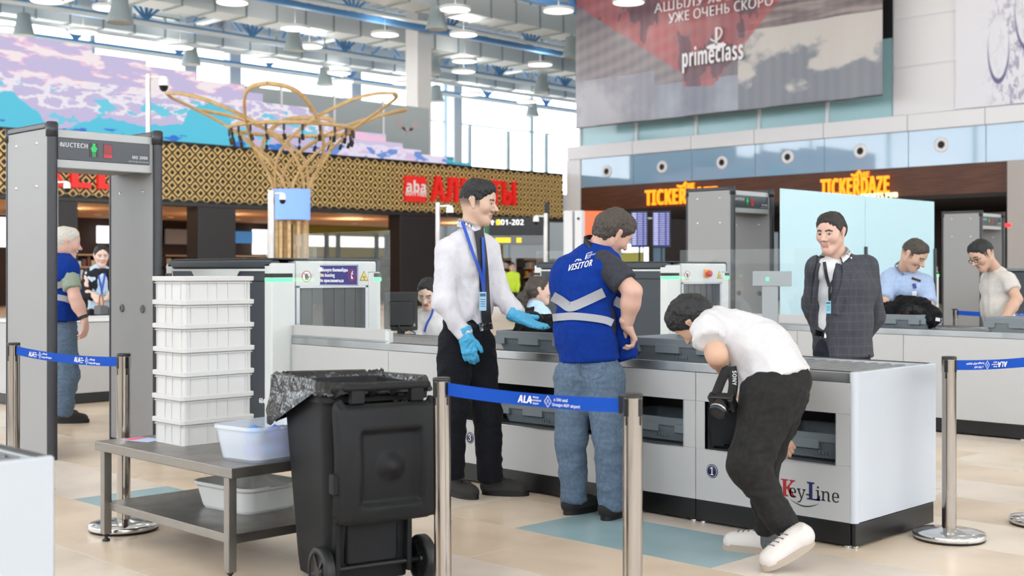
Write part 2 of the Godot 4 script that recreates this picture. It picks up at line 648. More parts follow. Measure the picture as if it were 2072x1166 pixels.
func end_panel(x1: float, zf: float, zb: float, label: String) -> Node3D:
	var o := thing("conveyor_end_panel", label, "panel", Vector3(x1, 0, (zf + zb) * 0.5))
	var hz := (zf - zb) * 0.5
	var white := mat("white gloss panel", Color(0.72, 0.735, 0.76), 0.25)
	var p := MB.new()
	p.box(Vector3(-0.026, 0.118, -hz), Vector3(0.0, 0.828, hz - 0.03), 0.006)
	part(o, "panel", p, white)
	var c := MB.new()
	var pts := []
	for k in 7:
		var g := PI * 0.5 * k / 6.0
		pts.append(Vector2(-0.028 + 0.028 * sin(g), -0.03 + 0.03 * cos(g)))
	for k in 6:
		var a: Vector2 = pts[k]
		var b: Vector2 = pts[k + 1]
		var na := Vector3(sin(PI * 0.5 * k / 6.0), 0, cos(PI * 0.5 * k / 6.0))
		var nb := Vector3(sin(PI * 0.5 * (k + 1) / 6.0), 0, cos(PI * 0.5 * (k + 1) / 6.0))
		var i0 := c.vert(Vector3(a.x, 0.118, hz + a.y), na)
		c.vert(Vector3(b.x, 0.118, hz + b.y), nb); c.vert(Vector3(b.x, 0.828, hz + b.y), nb); c.vert(Vector3(a.x, 0.828, hz + a.y), na)
		c.quad_i(i0, i0 + 1, i0 + 2, i0 + 3)
		var i1 := c.vert(Vector3(a.x, 0.828, hz + a.y), Vector3.UP)
		c.vert(Vector3(b.x, 0.828, hz + b.y), Vector3.UP); c.vert(Vector3(-0.028, 0.828, hz - 0.03), Vector3.UP)
		c.tri(i1, i1 + 1, i1 + 2)
	part(o, "corner_profile", c, white)
	part(o, "end_plinth", MB.new().box(Vector3(-0.026, 0.012, -hz + 0.02), Vector3(-0.004, 0.117, hz - 0.004), 0.004), mat("black plinth"))
	part(o, "end_foot", MB.new().box(Vector3(-0.024, 0.0, hz - 0.035), Vector3(-0.006, 0.012, hz - 0.015), 0.003), steel("chrome"))
	return o

func scanner(x1: float, x0: float, zf: float, zb: float, label: String, text: String) -> Node3D:
	# x-ray machine; end face at x1 looks to +x, long dark side at zf
	var o := thing("baggage_scanner", label, "scanner", Vector3((x0 + x1) * 0.5, 0, (zf + zb) * 0.5))
	var hx := (x1 - x0) * 0.5
	var hz := (zf - zb) * 0.5
	var T := 1.395
	var darkm := tri(mat("scanner slate panel", Color(0.20, 0.22, 0.245), 0.5), 5.0)
	darkm.normal_enabled = true
	darkm.normal_texture = fine_grain()
	darkm.normal_scale = 0.3
	var lightm := mat("scanner light shell", Color(0.80, 0.81, 0.80), 0.35)
	# core shell
	part(o, "side_panel", MB.new().box(Vector3(-hx + 0.02, 0.03, hz - 0.03), Vector3(hx - 0.016, T - 0.17, hz - 0.008), 0.004), darkm, "slate grey side panel")
	var up := MB.new()
	up.box(Vector3(-hx + 0.02, T - 0.075, hz - 0.09), Vector3(hx - 0.016, T - 0.012, hz), 0.018)
	part(o, "top_edge", up, darkm)
	var st := MB.new()
	var poly := PackedVector2Array([Vector2(-hx + 0.02, T - 0.078), Vector2(hx - 0.016, T - 0.078), Vector2(hx - 0.016, T - 0.094), Vector2(hx * 0.42, T - 0.094), Vector2(hx * 0.36, T - 0.14), Vector2(-hx * 0.42, T - 0.14), Vector2(-hx * 0.48, T - 0.094), Vector2(-hx + 0.02, T - 0.094)])
	st.prism(poly, hz - 0.03, hz - 0.003)
	part(o, "accent_strip", st, lightm, "light grey accent strip")
	part(o, "upper_side_panel", MB.new().box(Vector3(-hx + 0.02, T - 0.168, hz - 0.03), Vector3(0.0 - 0.002, T - 0.085, hz - 0.010), 0.004).box(Vector3(0.002, T - 0.168, hz - 0.03), Vector3(hx - 0.016, T - 0.085, hz - 0.010), 0.004), darkm)
	part(o, "back_side_panel", MB.new().box(Vector3(-hx + 0.02, 0.03, -hz + 0.008), Vector3(hx - 0.016, T - 0.012, -hz + 0.03), 0.004), darkm)
	part(o, "roof", MB.new().box(Vector3(-hx + 0.02, T - 0.012, -hz + 0.02), Vector3(hx - 0.02, T, hz - 0.03), 0.006), darkm)
	# end caps with tunnel opening
	for e in [1.0, -1.0]:
		var c := MB.new()
		var tz0 := -hz + 0.13
		var tz1 := hz - 0.21
		var tb := 0.86
		var tt := 1.195
		var xa := 0.0
		var xb := 0.10
		c.t = Transform3D(Basis(Vector3(e, 0, 0), Vector3.UP, Vector3(0, 0, 1)), Vector3(e * (hx - 0.10), 0, 0))
		c.box(Vector3(xa, 0.04, tz1), Vector3(xb, T - 0.035, hz), 0.012)
		c.box(Vector3(xa, 0.04, -hz), Vector3(xb, T - 0.10, tz0), 0.012)
		c.box(Vector3(xa, tt, tz0), Vector3(xb, T - 0.10, tz1), 0.0)
		c.box(Vector3(xa, 0.04, tz0), Vector3(xb, tb, tz1), 0.0)
		c.prism(PackedVector2Array([Vector2(xa, T - 0.10), Vector2(xb, T - 0.10), Vector2(xb, T - 0.035), Vector2(xb - 0.012, T - 0.02), Vector2(xa, T - 0.02)]), -hz + 0.055, tz1)
		part(o, "end_cap", c, lightm, "light grey end cap around the tunnel")
		var tr := MB.new()
		tr.t = c.t
		tr.box(Vector3(xb - 0.06, tb, tz0), Vector3(xb + 0.006, tt, tz0 + 0.03), 0.003)
		tr.box(Vector3(xb - 0.06, tb, tz1 - 0.03), Vector3(xb + 0.006, tt, tz1), 0.003)
		tr.box(Vector3(xb - 0.06, tt - 0.02, tz0), Vector3(xb + 0.006, tt, tz1), 0.003)
		part(o, "tunnel_frame", tr, steel("aluminium rail"))
		for k in 12:
			var fl := MB.new()
			fl.t = c.t
			var w := (tz1 - tz0 - 0.06) / 12.0
			fl.box(Vector3(xb - 0.05 - 0.006 * (k % 2), tb + 0.005, tz0 + 0.03 + k * w), Vector3(xb - 0.044 - 0.006 * (k % 2), tt - 0.02, tz0 + 0.03 + (k + 1) * w + 0.004))
			part(o, "lead_curtain_strip", fl, mat("lead curtain", Color(0.09, 0.095, 0.10), 0.35))
		for zz in [[tz1 + 0.03, hz + 0.003], [-hz - 0.003, tz0 - 0.055]]:
			var ld := MB.new()
			ld.t = c.t
			ld.box(Vector3(xa + 0.01, 1.222, zz[0]), Vector3(xb + 0.004, 1.252, zz[1]), 0.006)
			part(o, "status_light", ld, glow("green led", Color(0.30, 1.0, 0.50), 2.2), "glowing green status light")
			var bk := MB.new()
			bk.t = c.t
			bk.box(Vector3(xa + 0.01, 1.254, zz[0]), Vector3(xb + 0.003, 1.285, zz[1]), 0.004)
			part(o, "light_housing", bk, mat("smoked housing", Color(0.16, 0.17, 0.15), 0.2))
	# warning marks on the +x face
	var fx := hx + 0.001
	var ry := Basis(Vector3.UP, PI / 2)
	var sg := MB.new()
	sg.t = Transform3D(Basis(Vector3(0, 0, 1), PI / 2) * Basis(), Vector3(fx, 1.262, hz - 0.30)) * Transform3D(Basis(Vector3(0, 0, 1), PI), Vector3.ZERO)
	sg.lathe([Vector2(0, 0.001), Vector2(0.036, 0.001)], 24)
	part(o, "no_hand_sign", sg, mat("print white"))
	var rr := MB.new()
	rr.t = sg.t
	rr.lathe([Vector2(0.036, 0.0012), Vector2(0.036, 0.002), Vector2(0.042, 0.002), Vector2(0.042, 0.0)], 24, false)
	part(o, "no_hand_ring", rr, mat("print red", Color(0.72, 0.10, 0.14), 0.5))
	var hd := MB.new()
	hd.t = Transform3D(ry, Vector3(fx + 0.001, 1.258, hz - 0.30))
	hd.cbox(Vector3(0, -0.010, 0), Vector3(0.026, 0.024, 0.001))
	for k in 4: hd.cbox(Vector3(-0.0105 + k * 0.007, 0.012 - absf(k - 1.5) * 0.003, 0), Vector3(0.0055, 0.026, 0.001))
	hd.bar(Vector3(0.012, -0.012, 0), Vector3(0.024, 0.004, 0), 0.001, 0.007, Vector3(0, 0, 1).cross(Vector3(0.6, 0.8, 0)))
	part(o, "hand_pictogram", hd, mat("print black", Color(0.05, 0.05, 0.05), 0.5))
	var sl := MB.new()
	sl.t = Transform3D(ry * Basis(Vector3(0, 0, 1), PI / 4), Vector3(fx + 0.0018, 1.262, hz - 0.30))
	sl.cbox(Vector3.ZERO, Vector3(0.005, 0.074, 0.001))
	part(o, "no_hand_slash", sl, mat("print red"))
	var tg := MB.new()
	tg.t = Transform3D(ry, Vector3(fx, 1.262, -hz + 0.17))
	tg.prism(PackedVector2Array([Vector2(-0.042, -0.034), Vector2(0.042, -0.034), Vector2(0, 0.042)]), 0.0, 0.001)
	part(o, "warning_triangle_border", tg, mat("print black"))
	var t2 := MB.new()
	t2.t = Transform3D(ry, Vector3(fx + 0.001, 1.262, -hz + 0.17))
	t2.prism(PackedVector2Array([Vector2(-0.034, -0.029), Vector2(0.034, -0.029), Vector2(0, 0.033)]), 0.0, 0.001)
	part(o, "warning_triangle", t2, mat("print yellow", Color(0.93, 0.80, 0.12), 0.5))
	var t3 := MB.new()
	t3.t = Transform3D(ry, Vector3(fx + 0.002, 1.252, -hz + 0.17))
	for k in 3:
		var g := PI / 2 + k * TAU / 3.0 + PI
		t3.prism(PackedVector2Array([Vector2(cos(g - 0.45), sin(g - 0.45)) * 0.005, Vector2(cos(g - 0.5), sin(g - 0.5)) * 0.016, Vector2(cos(g + 0.5), sin(g + 0.5)) * 0.016, Vector2(cos(g + 0.45), sin(g + 0.45)) * 0.005]), 0.0, 0.001)
	t3.prism(PackedVector2Array([Vector2(0.003, 0), Vector2(0, 0.003), Vector2(-0.003, 0), Vector2(0, -0.003)]), 0.0, 0.001)
	part(o, "radiation_mark", t3, mat("print black"))
	if text:
		letters(o, "model_lettering", text, 0.035, Vector3(hx - 0.10, 0.365, hz - 0.006), Basis(), mat("print white"), 0.001, true)
	return o

func guard(x0: float, x1: float, z: float, top: float, label: String) -> Node3D:
	var o := thing("glass_guard", label, "screen", Vector3((x0 + x1) * 0.5, 0.83, z))
	var hw := (x1 - x0) * 0.5
	part(o, "base_plate", MB.new().box(Vector3(-hw, -0.03, -0.012), Vector3(hw, 0.085, 0.012), 0.003), mat("silver painted panel"))
	part(o, "base_rib", MB.new().box(Vector3(-hw, 0.0, 0.012), Vector3(hw, 0.012, 0.02), 0.002), steel("aluminium rail"))
	part(o, "glass_pane", MB.new().box(Vector3(-hw, 0.085, -0.004), Vector3(hw, top - 0.83, 0.004), 0.001), glass("clear pane", Color(0.93, 0.97, 0.97), 0.03))
	part(o, "end_bracket", MB.new().box(Vector3(hw - 0.03, -0.03, -0.02), Vector3(hw + 0.012, 0.075, 0.018), 0.003), mat("scanner light shell"))
	return o

func detector(x1: float, x0: float, z1: float, z0: float, label: String, lit: bool) -> Node3D:
	# walk-through frame; passage along x; near post at z1 (outer face), far at z0
	var o := thing("metal_detector_gate", label, "metal detector", Vector3((x0 + x1) * 0.5, 0, (z0 + z1) * 0.5), 0.0, "walk-through metal detectors")
	var hx := (x1 - x0) * 0.5
	var hz := (z1 - z0) * 0.5
	var panel := mat("detector panel grey", Color(0.57, 0.565, 0.56), 0.5)
	tri(panel, 5.0)
	panel.normal_enabled = true
	panel.normal_texture = fine_grain()
	panel.normal_scale = 0.25
	var edge := mat("detector edge charcoal", Color(0.17, 0.17, 0.19), 0.4)
	var H := 2.33
	for s in [1.0, -1.0]:
		var zc: float = s * (hz - 0.05)
		part(o, "side_panel", MB.new().box(Vector3(-hx + 0.03, 0.02, zc - 0.030), Vector3(hx - 0.035, H - 0.045, zc + 0.030), 0.006), panel)
		var e := MB.new()
		for xx in [hx - 0.030, -hx + 0.030]:
			var pts := []
			for k in 16:
				var g := TAU * k / 16.0
				pts.append(Vector3(xx + cos(g) * 0.028, 0, zc + sin(g) * 0.036))
			var hi := []
			for p in pts: hi.append(p + Vector3(0, H - 0.03, 0))
			loft(e, [pts, hi], false, true)
		part(o, "edge_post", e, edge, "charcoal rounded edge post")
		var tc := MB.new()
		tc.box(Vector3(-hx + 0.05, H - 0.05, zc - 0.038), Vector3(hx - 0.05, H - 0.005, zc + 0.038), 0.012)
		for xx in [hx - 0.032, -hx + 0.032]:
			tc.t = Transform3D(Basis.from_scale(Vector3(0.54, 1, 0.68)), Vector3(xx, 0, zc))
			tc.lathe([Vector2(0, H), Vector2(0.05, H), Vector2(0.062, H - 0.012), Vector2(0.062, H - 0.10), Vector2(0.055, H - 0.105)], 20)
		tc.t = Transform3D()
		part(o, "top_cap", tc, edge)
		for k in 4:
			var b := MB.new()
			b.t = Transform3D(Basis(Vector3.RIGHT, PI / 2), Vector3((-0.17 if k % 2 else 0.16), H - 0.14 - 0.30 * (k / 2), zc + 0.030))
			b.lathe([Vector2(0, 0.009), Vector2(0.007, 0.008), Vector2(0.013, 0.003), Vector2(0.014, 0.0)], 12)
			part(o, "panel_screw", b, steel("chrome"))
		for xx in [hx - 0.19, hx - 0.5]:
			var l := MB.new()
			l.t = Transform3D(Basis(Vector3.RIGHT, PI / 2), Vector3(xx, 1.02, zc + 0.031))
			l.lathe([Vector2(0, 0.004), Vector2(0.016, 0.004), Vector2(0.017, 0.008), Vector2(0.028, 0.009), Vector2(0.031, 0.005), Vector2(0.031, 0.0)], 20)
			if s < 0: part(o, "lock", l, mat("lock grey", Color(0.35, 0.35, 0.36), 0.4))
	var h := MB.new()
	h.box(Vector3(-hx + 0.10, H - 0.30, -hz + 0.09), Vector3(hx - 0.07, H - 0.05, hz - 0.09), 0.02)
	part(o, "header", h, panel)
	part(o, "header_edge", MB.new().box(Vector3(hx - 0.075, H - 0.315, -hz + 0.07), Vector3(hx - 0.055, H - 0.045, hz - 0.09), 0.012), mat("detector light rim", Color(0.66, 0.66, 0.655), 0.4))
	var ps := part(o, "display_panel", MB.new().box(Vector3(hx - 0.058, H - 0.255, -hz + 0.10), Vector3(hx - 0.050, H - 0.10, hz - 0.10), 0.004), mat("display face slate", Color(0.20, 0.21, 0.23), 0.3))
	var ry := Basis(Vector3.UP, PI / 2)
	for k in 2:
		var col := Color(0.10, 0.95, 0.45) if k == 0 else Color(1.0, 0.15, 0.2)
		var pz := 0.085 if k == 0 else -0.02
		part(ps, "indicator_frame", MB.new().box(Vector3(hx - 0.051, H - 0.225, pz - 0.033), Vector3(hx - 0.048, H - 0.125, pz + 0.033)), mat("indicator black", Color(0.04, 0.05, 0.05), 0.3))
		var dt := MB.new()
		for a in 9:
			for b in 13:
				if k == 0:
					if not ((b > 9 and absi(a - 4) < 2) or (b > 4 and b <= 9 and absi(a - 4) <= 2) or (b <= 4 and (a == 3 or a == 5)) or (b > 6 and b < 9 and (a == 1 or a == 7))): continue
				elif (a + b) % 2 == 0 and not (b < 3): continue
				dt.cbox(Vector3(hx - 0.0475, H - 0.219 + b * 0.0073, pz - 0.028 + a * 0.007), Vector3(0.001, 0.0045, 0.0045))
		part(ps, "indicator_dots", dt, glow("dots %d" % k, col, 0.9 if lit else 0.25))
	letters(o, "maker_lettering", "NUCTECH", 0.032, Vector3(hx - 0.0495, H - 0.15, hz - 0.22), ry, mat("print pale", Color(0.72, 0.72, 0.72), 0.5), 0.001)
	var lg := MB.new()
	lg.t = Transform3D(Basis(Vector3(0, 0, 1), -PI / 2), Vector3(hx - 0.0495, H - 0.15, hz - 0.125))
	lg.lathe([Vector2(0.008, 0.0005), Vector2(0.008, 0.001), Vector2(0.013, 0.001), Vector2(0.013, 0.0)], 14, false)
	part(o, "maker_emblem", lg, mat("print pale"))
	letters(o, "model_lettering", "MD 2000", 0.022, Vector3(hx - 0.0495, H - 0.205, -hz + 0.18), ry, mat("print pale"), 0.001)
	letters(o, "small_print", "walk-through metal detector", 0.009, Vector3(hx - 0.0495, H - 0.235, -hz + 0.19), ry, mat("print pale"), 0.0008, false)
	return o

func stanchion(where: Vector3, label: String, h := 0.885, lean := Vector3.ZERO, turn := 0.0) -> Node3D:
	var o := thing("belt_stanchion", label, "stanchion", where, turn, "steel belt stanchions")
	if not texs.has("stan"):
		var b := MB.new()
		b.lathe([Vector2(0, 0.0), Vector2(0.163, 0.0), Vector2(0.168, 0.006), Vector2(0.168, 0.012)], 48)
		var c := MB.new()
		c.lathe([Vector2(0.168, 0.012), Vector2(0.170, 0.016), Vector2(0.170, 0.030), Vector2(0.166, 0.036), Vector2(0.11, 0.044), Vector2(0.05, 0.050), Vector2(0.036, 0.056), Vector2(0, 0.058)], 48)
		var p := MB.new()
		p.lathe([Vector2(0.0335, 0.05), Vector2(0.0335, h - 0.012), Vector2(0.0345, h - 0.012)], 28)
		var k := MB.new()
		k.lathe([Vector2(0.0345, h - 0.012), Vector2(0.0355, h - 0.008), Vector2(0.0345, h), Vector2(0.03, h + 0.002), Vector2(0, h + 0.002)], 28)
		var s := MB.new()
		for q in 4:
			var g := q * PI / 2
			s.t = Transform3D(Basis(Vector3.UP, g), Vector3.ZERO)
			s.box(Vector3(-0.009, h - 0.075, 0.030), Vector3(0.009, h - 0.014, 0.0355), 0.002)
			s.box(Vector3(-0.005, h - 0.105, 0.030), Vector3(0.005, h - 0.075, 0.0348), 0.002)
		texs["stan"] = [b.mesh(), c.mesh(), p.mesh(), k.mesh(), s.mesh()]
	var chrome := steel("polished post", 0.15, Color(0.66, 0.63, 0.60))
	part(o, "rubber_ring", texs["stan"][0], mat("black rubber"))
	part(o, "base", texs["stan"][1], steel("chrome"))
	part(o, "post", texs["stan"][2], chrome)
	part(o, "cap", texs["stan"][3], mat("cap black", Color(0.05, 0.05, 0.055), 0.3))
	part(o, "belt_slot", texs["stan"][4], mat("cap black"))
	return o

# belt drawn from stanchion o to world point b; text seen from the side the camera stands on
func belt(o: Node3D, b: Vector3, text_at: Array, flip := false, small := false) -> void:
	var a := o.position + Vector3(0, 0.885 - 0.040, 0)
	b = Vector3(b.x, a.y, b.z)
	var inv := o.transform.affine_inverse()
	var d := (b - a).normalized()
	var nrm := d.cross(Vector3.UP).normalized()
	if nrm.dot(Vector3(0, EYE, 0) - a) < 0: nrm = -nrm
	var pts := []
	var m := 24
	var len := a.distance_to(b)
	for r in 2:
		for q in m + 1:
			var t := float(q) / m
			var p := a.lerp(b, t) + d * 0.0 + Vector3(0, -0.022 * 4.0 * t * (1 - t) * minf(len, 1.6) / 1.6, 0)
			p += Vector3(0, 0.024 if r == 0 else -0.024, 0) + nrm * (0.004 * sin(t * 9.0) * (1.0 if r else -0.3))
			pts.append(inv * p)
	var s := MB.new()
	s.sheet(pts, 2, m + 1)
	var back := []
	for p in pts: back.append(p - inv.basis * nrm * 0.0015)
	s.sheet(back, 2, m + 1)
	var bm := cloth("belt blue", Color(0.10, 0.29, 0.66), 20.0, 0.3, 0.04)
	part(o, "belt", s, bm, "blue woven belt with white lettering")
	var end := MB.new()
	end.t = Transform3D(inv.basis * Basis(d, Vector3.UP, d.cross(Vector3.UP)), inv * (b - d * 0.045))
	end.cbox(Vector3.ZERO, Vector3(0.022, 0.062, 0.018), 0.003)
	part(o, "belt_clip", end, mat("cap black"))
	var right := Vector3.UP.cross(nrm).normalized()
	var up := Vector3.UP
	var flat := d if d.dot(right) > 0 else -d
	var bas := Basis(flat, up, nrm)
	if flip: bas = Basis(-flat, -up, nrm)
	var white := mat("print white")
	for t in text_at:
		var mid := a.lerp(b, t) + Vector3(0, -0.022 * 4.0 * t * (1 - t) * minf(len, 1.6) / 1.6, 0) + nrm * 0.005
		var ib := inv.basis * bas
		var dx := bas.x
		var up2 := bas.y
		letters(o, "belt_lettering", "ALA", 0.026, inv * (mid - dx * 0.082), ib * Basis(Vector3(1, 0, 0), Vector3(0.2, 1, 0), Vector3(0, 0, 1)), white, 0.001)
		for k in 3:
			letters(o, "belt_lettering", ["Almaty", "International", "Airport"][k], 0.0065, inv * (mid - dx * 0.030 + up2 * (0.011 - 0.011 * k)), ib, white, 0.0008, false)
		var dm := MB.new()
		for q in 4:
			var g := q * PI / 2
			dm.bar(Vector3(cos(g) * 0.016, sin(g) * 0.020, 0), Vector3(cos(g + PI / 2) * 0.016, sin(g + PI / 2) * 0.020, 0), 0.001, 0.0015, Vector3(0, 0, 1).cross(Vector3(cos(g + PI / 2) - cos(g), sin(g + PI / 2) - sin(g), 0)))
		dm.bar(Vector3(-0.006, -0.008, 0), Vector3(0, 0.008, 0), 0.001, 0.001, Vector3(-0.8, 0.6, 0))
		dm.bar(Vector3(0.006, -0.008, 0), Vector3(0, 0.008, 0), 0.001, 0.001, Vector3(0.8, 0.6, 0))
		var de := part(o, "belt_emblem", dm, white)
		de.transform = Transform3D(ib, inv * (mid + dx * 0.028))
		letters(o, "belt_lettering", "a TAV and", 0.0105, inv * (mid + dx * 0.088 + up2 * 0.009), ib, white, 0.0008, false)
		letters(o, "belt_lettering", "Groupe ADP airport", 0.0105, inv * (mid + dx * 0.113 - up2 * 0.009), ib, white, 0.0008, false)

func trash_bin() -> void:
	var where := FW * 5.206 + RT * -0.663
	var turn := YAW + 0.545
	var o := thing("wheelie_bin", "black wheeled bin with open lid and crumpled liner bag beside the steel table", "bin", where, turn)
	var pl := tri(mat("bin black plastic", Color(0.10, 0.10, 0.105), 0.55), 6.0)
	pl.metallic_specular = 0.35
	pl.normal_enabled = true
	pl.normal_texture = fine_grain()
	pl.normal_scale = 0.5
	var b := MB.new()
	loft(b, [rr_ring(0.36, 0.34, 0.04, 0.03, 5, Vector2(0, -0.02)), rr_ring(0.38, 0.36, 0.05, 0.10, 5, Vector2(0, -0.02)), rr_ring(0.45, 0.47, 0.05, 0.775, 5, Vector2(0, -0.03)), rr_ring(0.48, 0.52, 0.06, 0.785, 5, Vector2(0, -0.03)), rr_ring(0.49, 0.53, 0.06, 0.775, 5, Vector2(0, -0.03)), rr_ring(0.49, 0.53, 0.06, 0.825, 5, Vector2(0, -0.03)), rr_ring(0.48, 0.52, 0.055, 0.832, 5, Vector2(0, -0.03)), rr_ring(0.42, 0.45, 0.045, 0.832, 5, Vector2(0, -0.03)), rr_ring(0.35, 0.33, 0.04, 0.06, 5, Vector2(0, -0.02))], true, true)
	b.box(Vector3(-0.12, 0.10, 0.14), Vector3(0.12, 0.45, 0.185), 0.02)
	part(o, "body", b, pl)
	for s in [-1.0, 1.0]:
		part(o, "rear_rib", MB.new().box(Vector3(s * 0.16 - 0.012, 0.06, 0.15), Vector3(s * 0.16 + 0.012, 0.62, 0.20), 0.006), pl)
		var w := MB.new()
		w.t = Transform3D(Basis(Vector3(0, 0, 1), -PI / 2), Vector3(s * 0.225, 0.10, 0.185))
		w.lathe([Vector2(0.078, -0.022), Vector2(0.094, -0.022), Vector2(0.10, -0.016), Vector2(0.10, 0.016), Vector2(0.094, 0.022), Vector2(0.078, 0.022)], 32)
		var wh := part(o, "wheel", w, mat("black rubber"))
		var hb := MB.new()
		hb.t = w.t
		hb.lathe([Vector2(0.0, 0.02), Vector2(0.022, 0.02), Vector2(0.026, 0.012), Vector2(0.070, 0.010), Vector2(0.078, 0.020), Vector2(0.078, -0.020), Vector2(0.070, -0.01), Vector2(0.026, -0.012), Vector2(0.022, -0.02), Vector2(0, -0.02)], 28)
		for k in 5:
			var g := TAU * k / 5.0
			for e in [-1.0, 1.0]:
				hb.bar(Vector3(cos(g) * 0.022, e * 0.014, sin(g) * 0.022), Vector3(cos(g) * 0.074, e * 0.014, sin(g) * 0.074), 0.014, 0.006)
		part(wh, "hub", hb, mat("hub plastic", Color(0.09, 0.09, 0.095), 0.4))
	part(o, "axle", MB.new().rod(Vector3(-0.21, 0.10, 0.185), Vector3(0.21, 0.10, 0.185), 0.010), mat("black rubber"))
	var h := MB.new()
	h.tube(smooth([Vector3(-0.19, 0.80, 0.20), Vector3(-0.19, 0.838, 0.28), Vector3(-0.17, 0.84, 0.315), Vector3(-0.10, 0.84, 0.32), Vector3(0.10, 0.84, 0.32), Vector3(0.17, 0.84, 0.315), Vector3(0.19, 0.838, 0.28), Vector3(0.19, 0.80, 0.20)], 5), 0.016, 12)
	for s in [-0.19, -0.04, 0.05, 0.19]:
		h.bar(Vector3(s, 0.80, 0.215), Vector3(s, 0.832, 0.315), 0.016, 0.03)
	part(o, "handle", h, pl)
	# lid hanging down behind the handle, its inside... outer dome faces away from the body
	var l := MB.new()
	var lz := 0.335
	var rows := 46
	var cols := 44
	var front := []
	var rear := []
	for r in rows + 1:
		for q in cols + 1:
			var fx := float(q) / cols
			var fy := float(r) / rows
			var x := (fx - 0.5) * 0.47
			var y := 0.775 - fy * 0.475
			var cx := absf(fx - 0.5) * 2.0
			var corner := 0.0
			# rounded corners: pull points in
			var ex := maxf(0.0, cx - 0.80) / 0.20
			var ey := maxf(0.0, absf(fy - 0.5) * 2.0 - 0.84) / 0.16
			if ex > 0 and ey > 0:
				var l2 := sqrt(ex * ex + ey * ey)
				if l2 > 1.0:
					x = signf(x) * 0.235 * (0.80 + 0.20 * ex / l2)
					y = 0.5575 + signf(0.5 - fy) * 0.2375 * (0.84 + 0.16 * ey / l2)
			var z := lz + 0.02 * (1.0 - cx * cx) + 0.03 * sin(fy * PI)
			# recessed panel in the middle
			var px := smoothstep(0.60, 0.50, cx)
			var py := smoothstep(0.20, 0.25, fy) * smoothstep(0.86, 0.81, fy)
			z -= 0.028 * px * py
			# round boss
			var rr := Vector2((fx - 0.5) * 0.47, (fy - 0.52) * 0.475).length()
			z += 0.045 * smoothstep(0.072, 0.0, rr)
			# rim turned back
			var edge := maxf(cx, absf(fy - 0.5) * 2.0)
			z -= 0.03 * smoothstep(0.94, 1.0, edge)
			front.append(Vector3(x, y, z))
			rear.append(Vector3(x * 0.985, y, z - 0.008))
	l.sheet(front, rows + 1, cols + 1)
	l.sheet(rear, rows + 1, cols + 1)
	var lid := part(o, "lid", l, pl)
	for s in [-1.0, 1.0]:
		part(lid, "finger_grip", MB.new().box(Vector3(s * 0.235 - 0.012, 0.43, lz - 0.03), Vector3(s * 0.235 + 0.012, 0.51, lz + 0.02), 0.006), pl)
		part(lid, "hinge_arm", MB.new().box(Vector3(s * 0.13 - 0.03, 0.775, lz - 0.04), Vector3(s * 0.13 + 0.03, 0.845, lz - 0.005), 0.006), pl)
	# liner bag folded over the rim
	var fn := FastNoiseLite.new()
	fn.seed = 5; fn.frequency = 6.0; fn.fractal_octaves = 3; fn.fractal_type = FastNoiseLite.FRACTAL_RIDGED
	var bagp := []
	var prof := [[-0.045, -0.17], [-0.02, -0.08], [-0.005, -0.02], [0.004, 0.012], [0.020, 0.020], [0.035, 0.004], [0.045, -0.05], [0.050, -0.11], [0.048, -0.15]]
	var ncol := 72
	var ring := rr_ring(0.455, 0.49, 0.06, 0.832, 17, Vector2(0, -0.03))
	ncol = ring.size()
	for p in prof:
		for q in ncol:
			var c: Vector3 = ring[q]
			var out := Vector3(c.x, 0, c.z + 0.03).normalized()
			# the outer drape is long at the front corner and gathered to nothing at the hinge side
			var fr := clampf((-out.z + 0.35) / 1.0, 0.0, 1.0) * clampf((-out.x + 0.7) / 1.0, 0.12, 1.0)
			var down: float = p[1]
			var off: float = p[0]
			if off > 0.03: down = 0.0 + (down - 0.0) * lerpf(0.10, 1.35, fr) + (-0.02 if fr < 0.2 else 0.0)
			if off > 0.03: off = off * lerpf(0.9, 1.25, fr)
			var w := fn.get_noise_3d(c.x * 1.3, p[1] * 1.0 + 3.0, c.z * 1.3) * 0.014 * (1.0 + fr)
			var pos: Vector3 = c + out * (off + w) + Vector3(0, down + w * 0.7 + fn.get_noise_2d(q * 0.05, 3.0) * 0.012, 0)
			bagp.append(pos)
	var bg := MB.new()
	bg.sheet(bagp, prof.size(), ncol, true)
	var bm := tri(mat("liner film black", Color(0.06, 0.055, 0.055), 0.22), 5.0)
	bm.normal_enabled = true
	bm.normal_texture = crumple_map()
	bm.normal_scale = 1.0
	part(o, "liner_bag", bg, bm, "crumpled black plastic liner bag")

func steel_table() -> void:
	var o := thing("steel_bench", "low stainless steel bench carrying the stack of white crates", "table", Vector3(-5.03, 0, -3.18))
	var st := steel("brushed bench", 0.26, Color(0.58, 0.56, 0.54))
	var hx := 0.597
	var hz := 0.345
	part(o, "top", MB.new().box(Vector3(-hx, 0.435, -hz), Vector3(hx, 0.48, hz), 0.004), st)
	part(o, "shelf", MB.new().box(Vector3(-hx + 0.05, 0.15, -hz + 0.05), Vector3(hx - 0.05, 0.19, hz - 0.035), 0.003), st)
	for sx in [-1.0, 1.0]:
		for sz in [-1.0, 1.0]:
			var x: float = sx * (hx - 0.055)
			var z: float = sz * (hz - 0.03)
			var lg := part(o, "leg", MB.new().box(Vector3(x - 0.02, 0.035, z - 0.02), Vector3(x + 0.02, 0.436, z + 0.02), 0.003), st)
			var f := MB.new()
			f.t = Transform3D(Basis(), Vector3(x, 0, z))
			f.lathe([Vector2(0, 0), Vector2(0.018, 0), Vector2(0.019, 0.008), Vector2(0.009, 0.016), Vector2(0.008, 0.024), Vector2(0.015, 0.028), Vector2(0.015, 0.036)], 14)
			part(lg, "foot", f, mat("black rubber"))

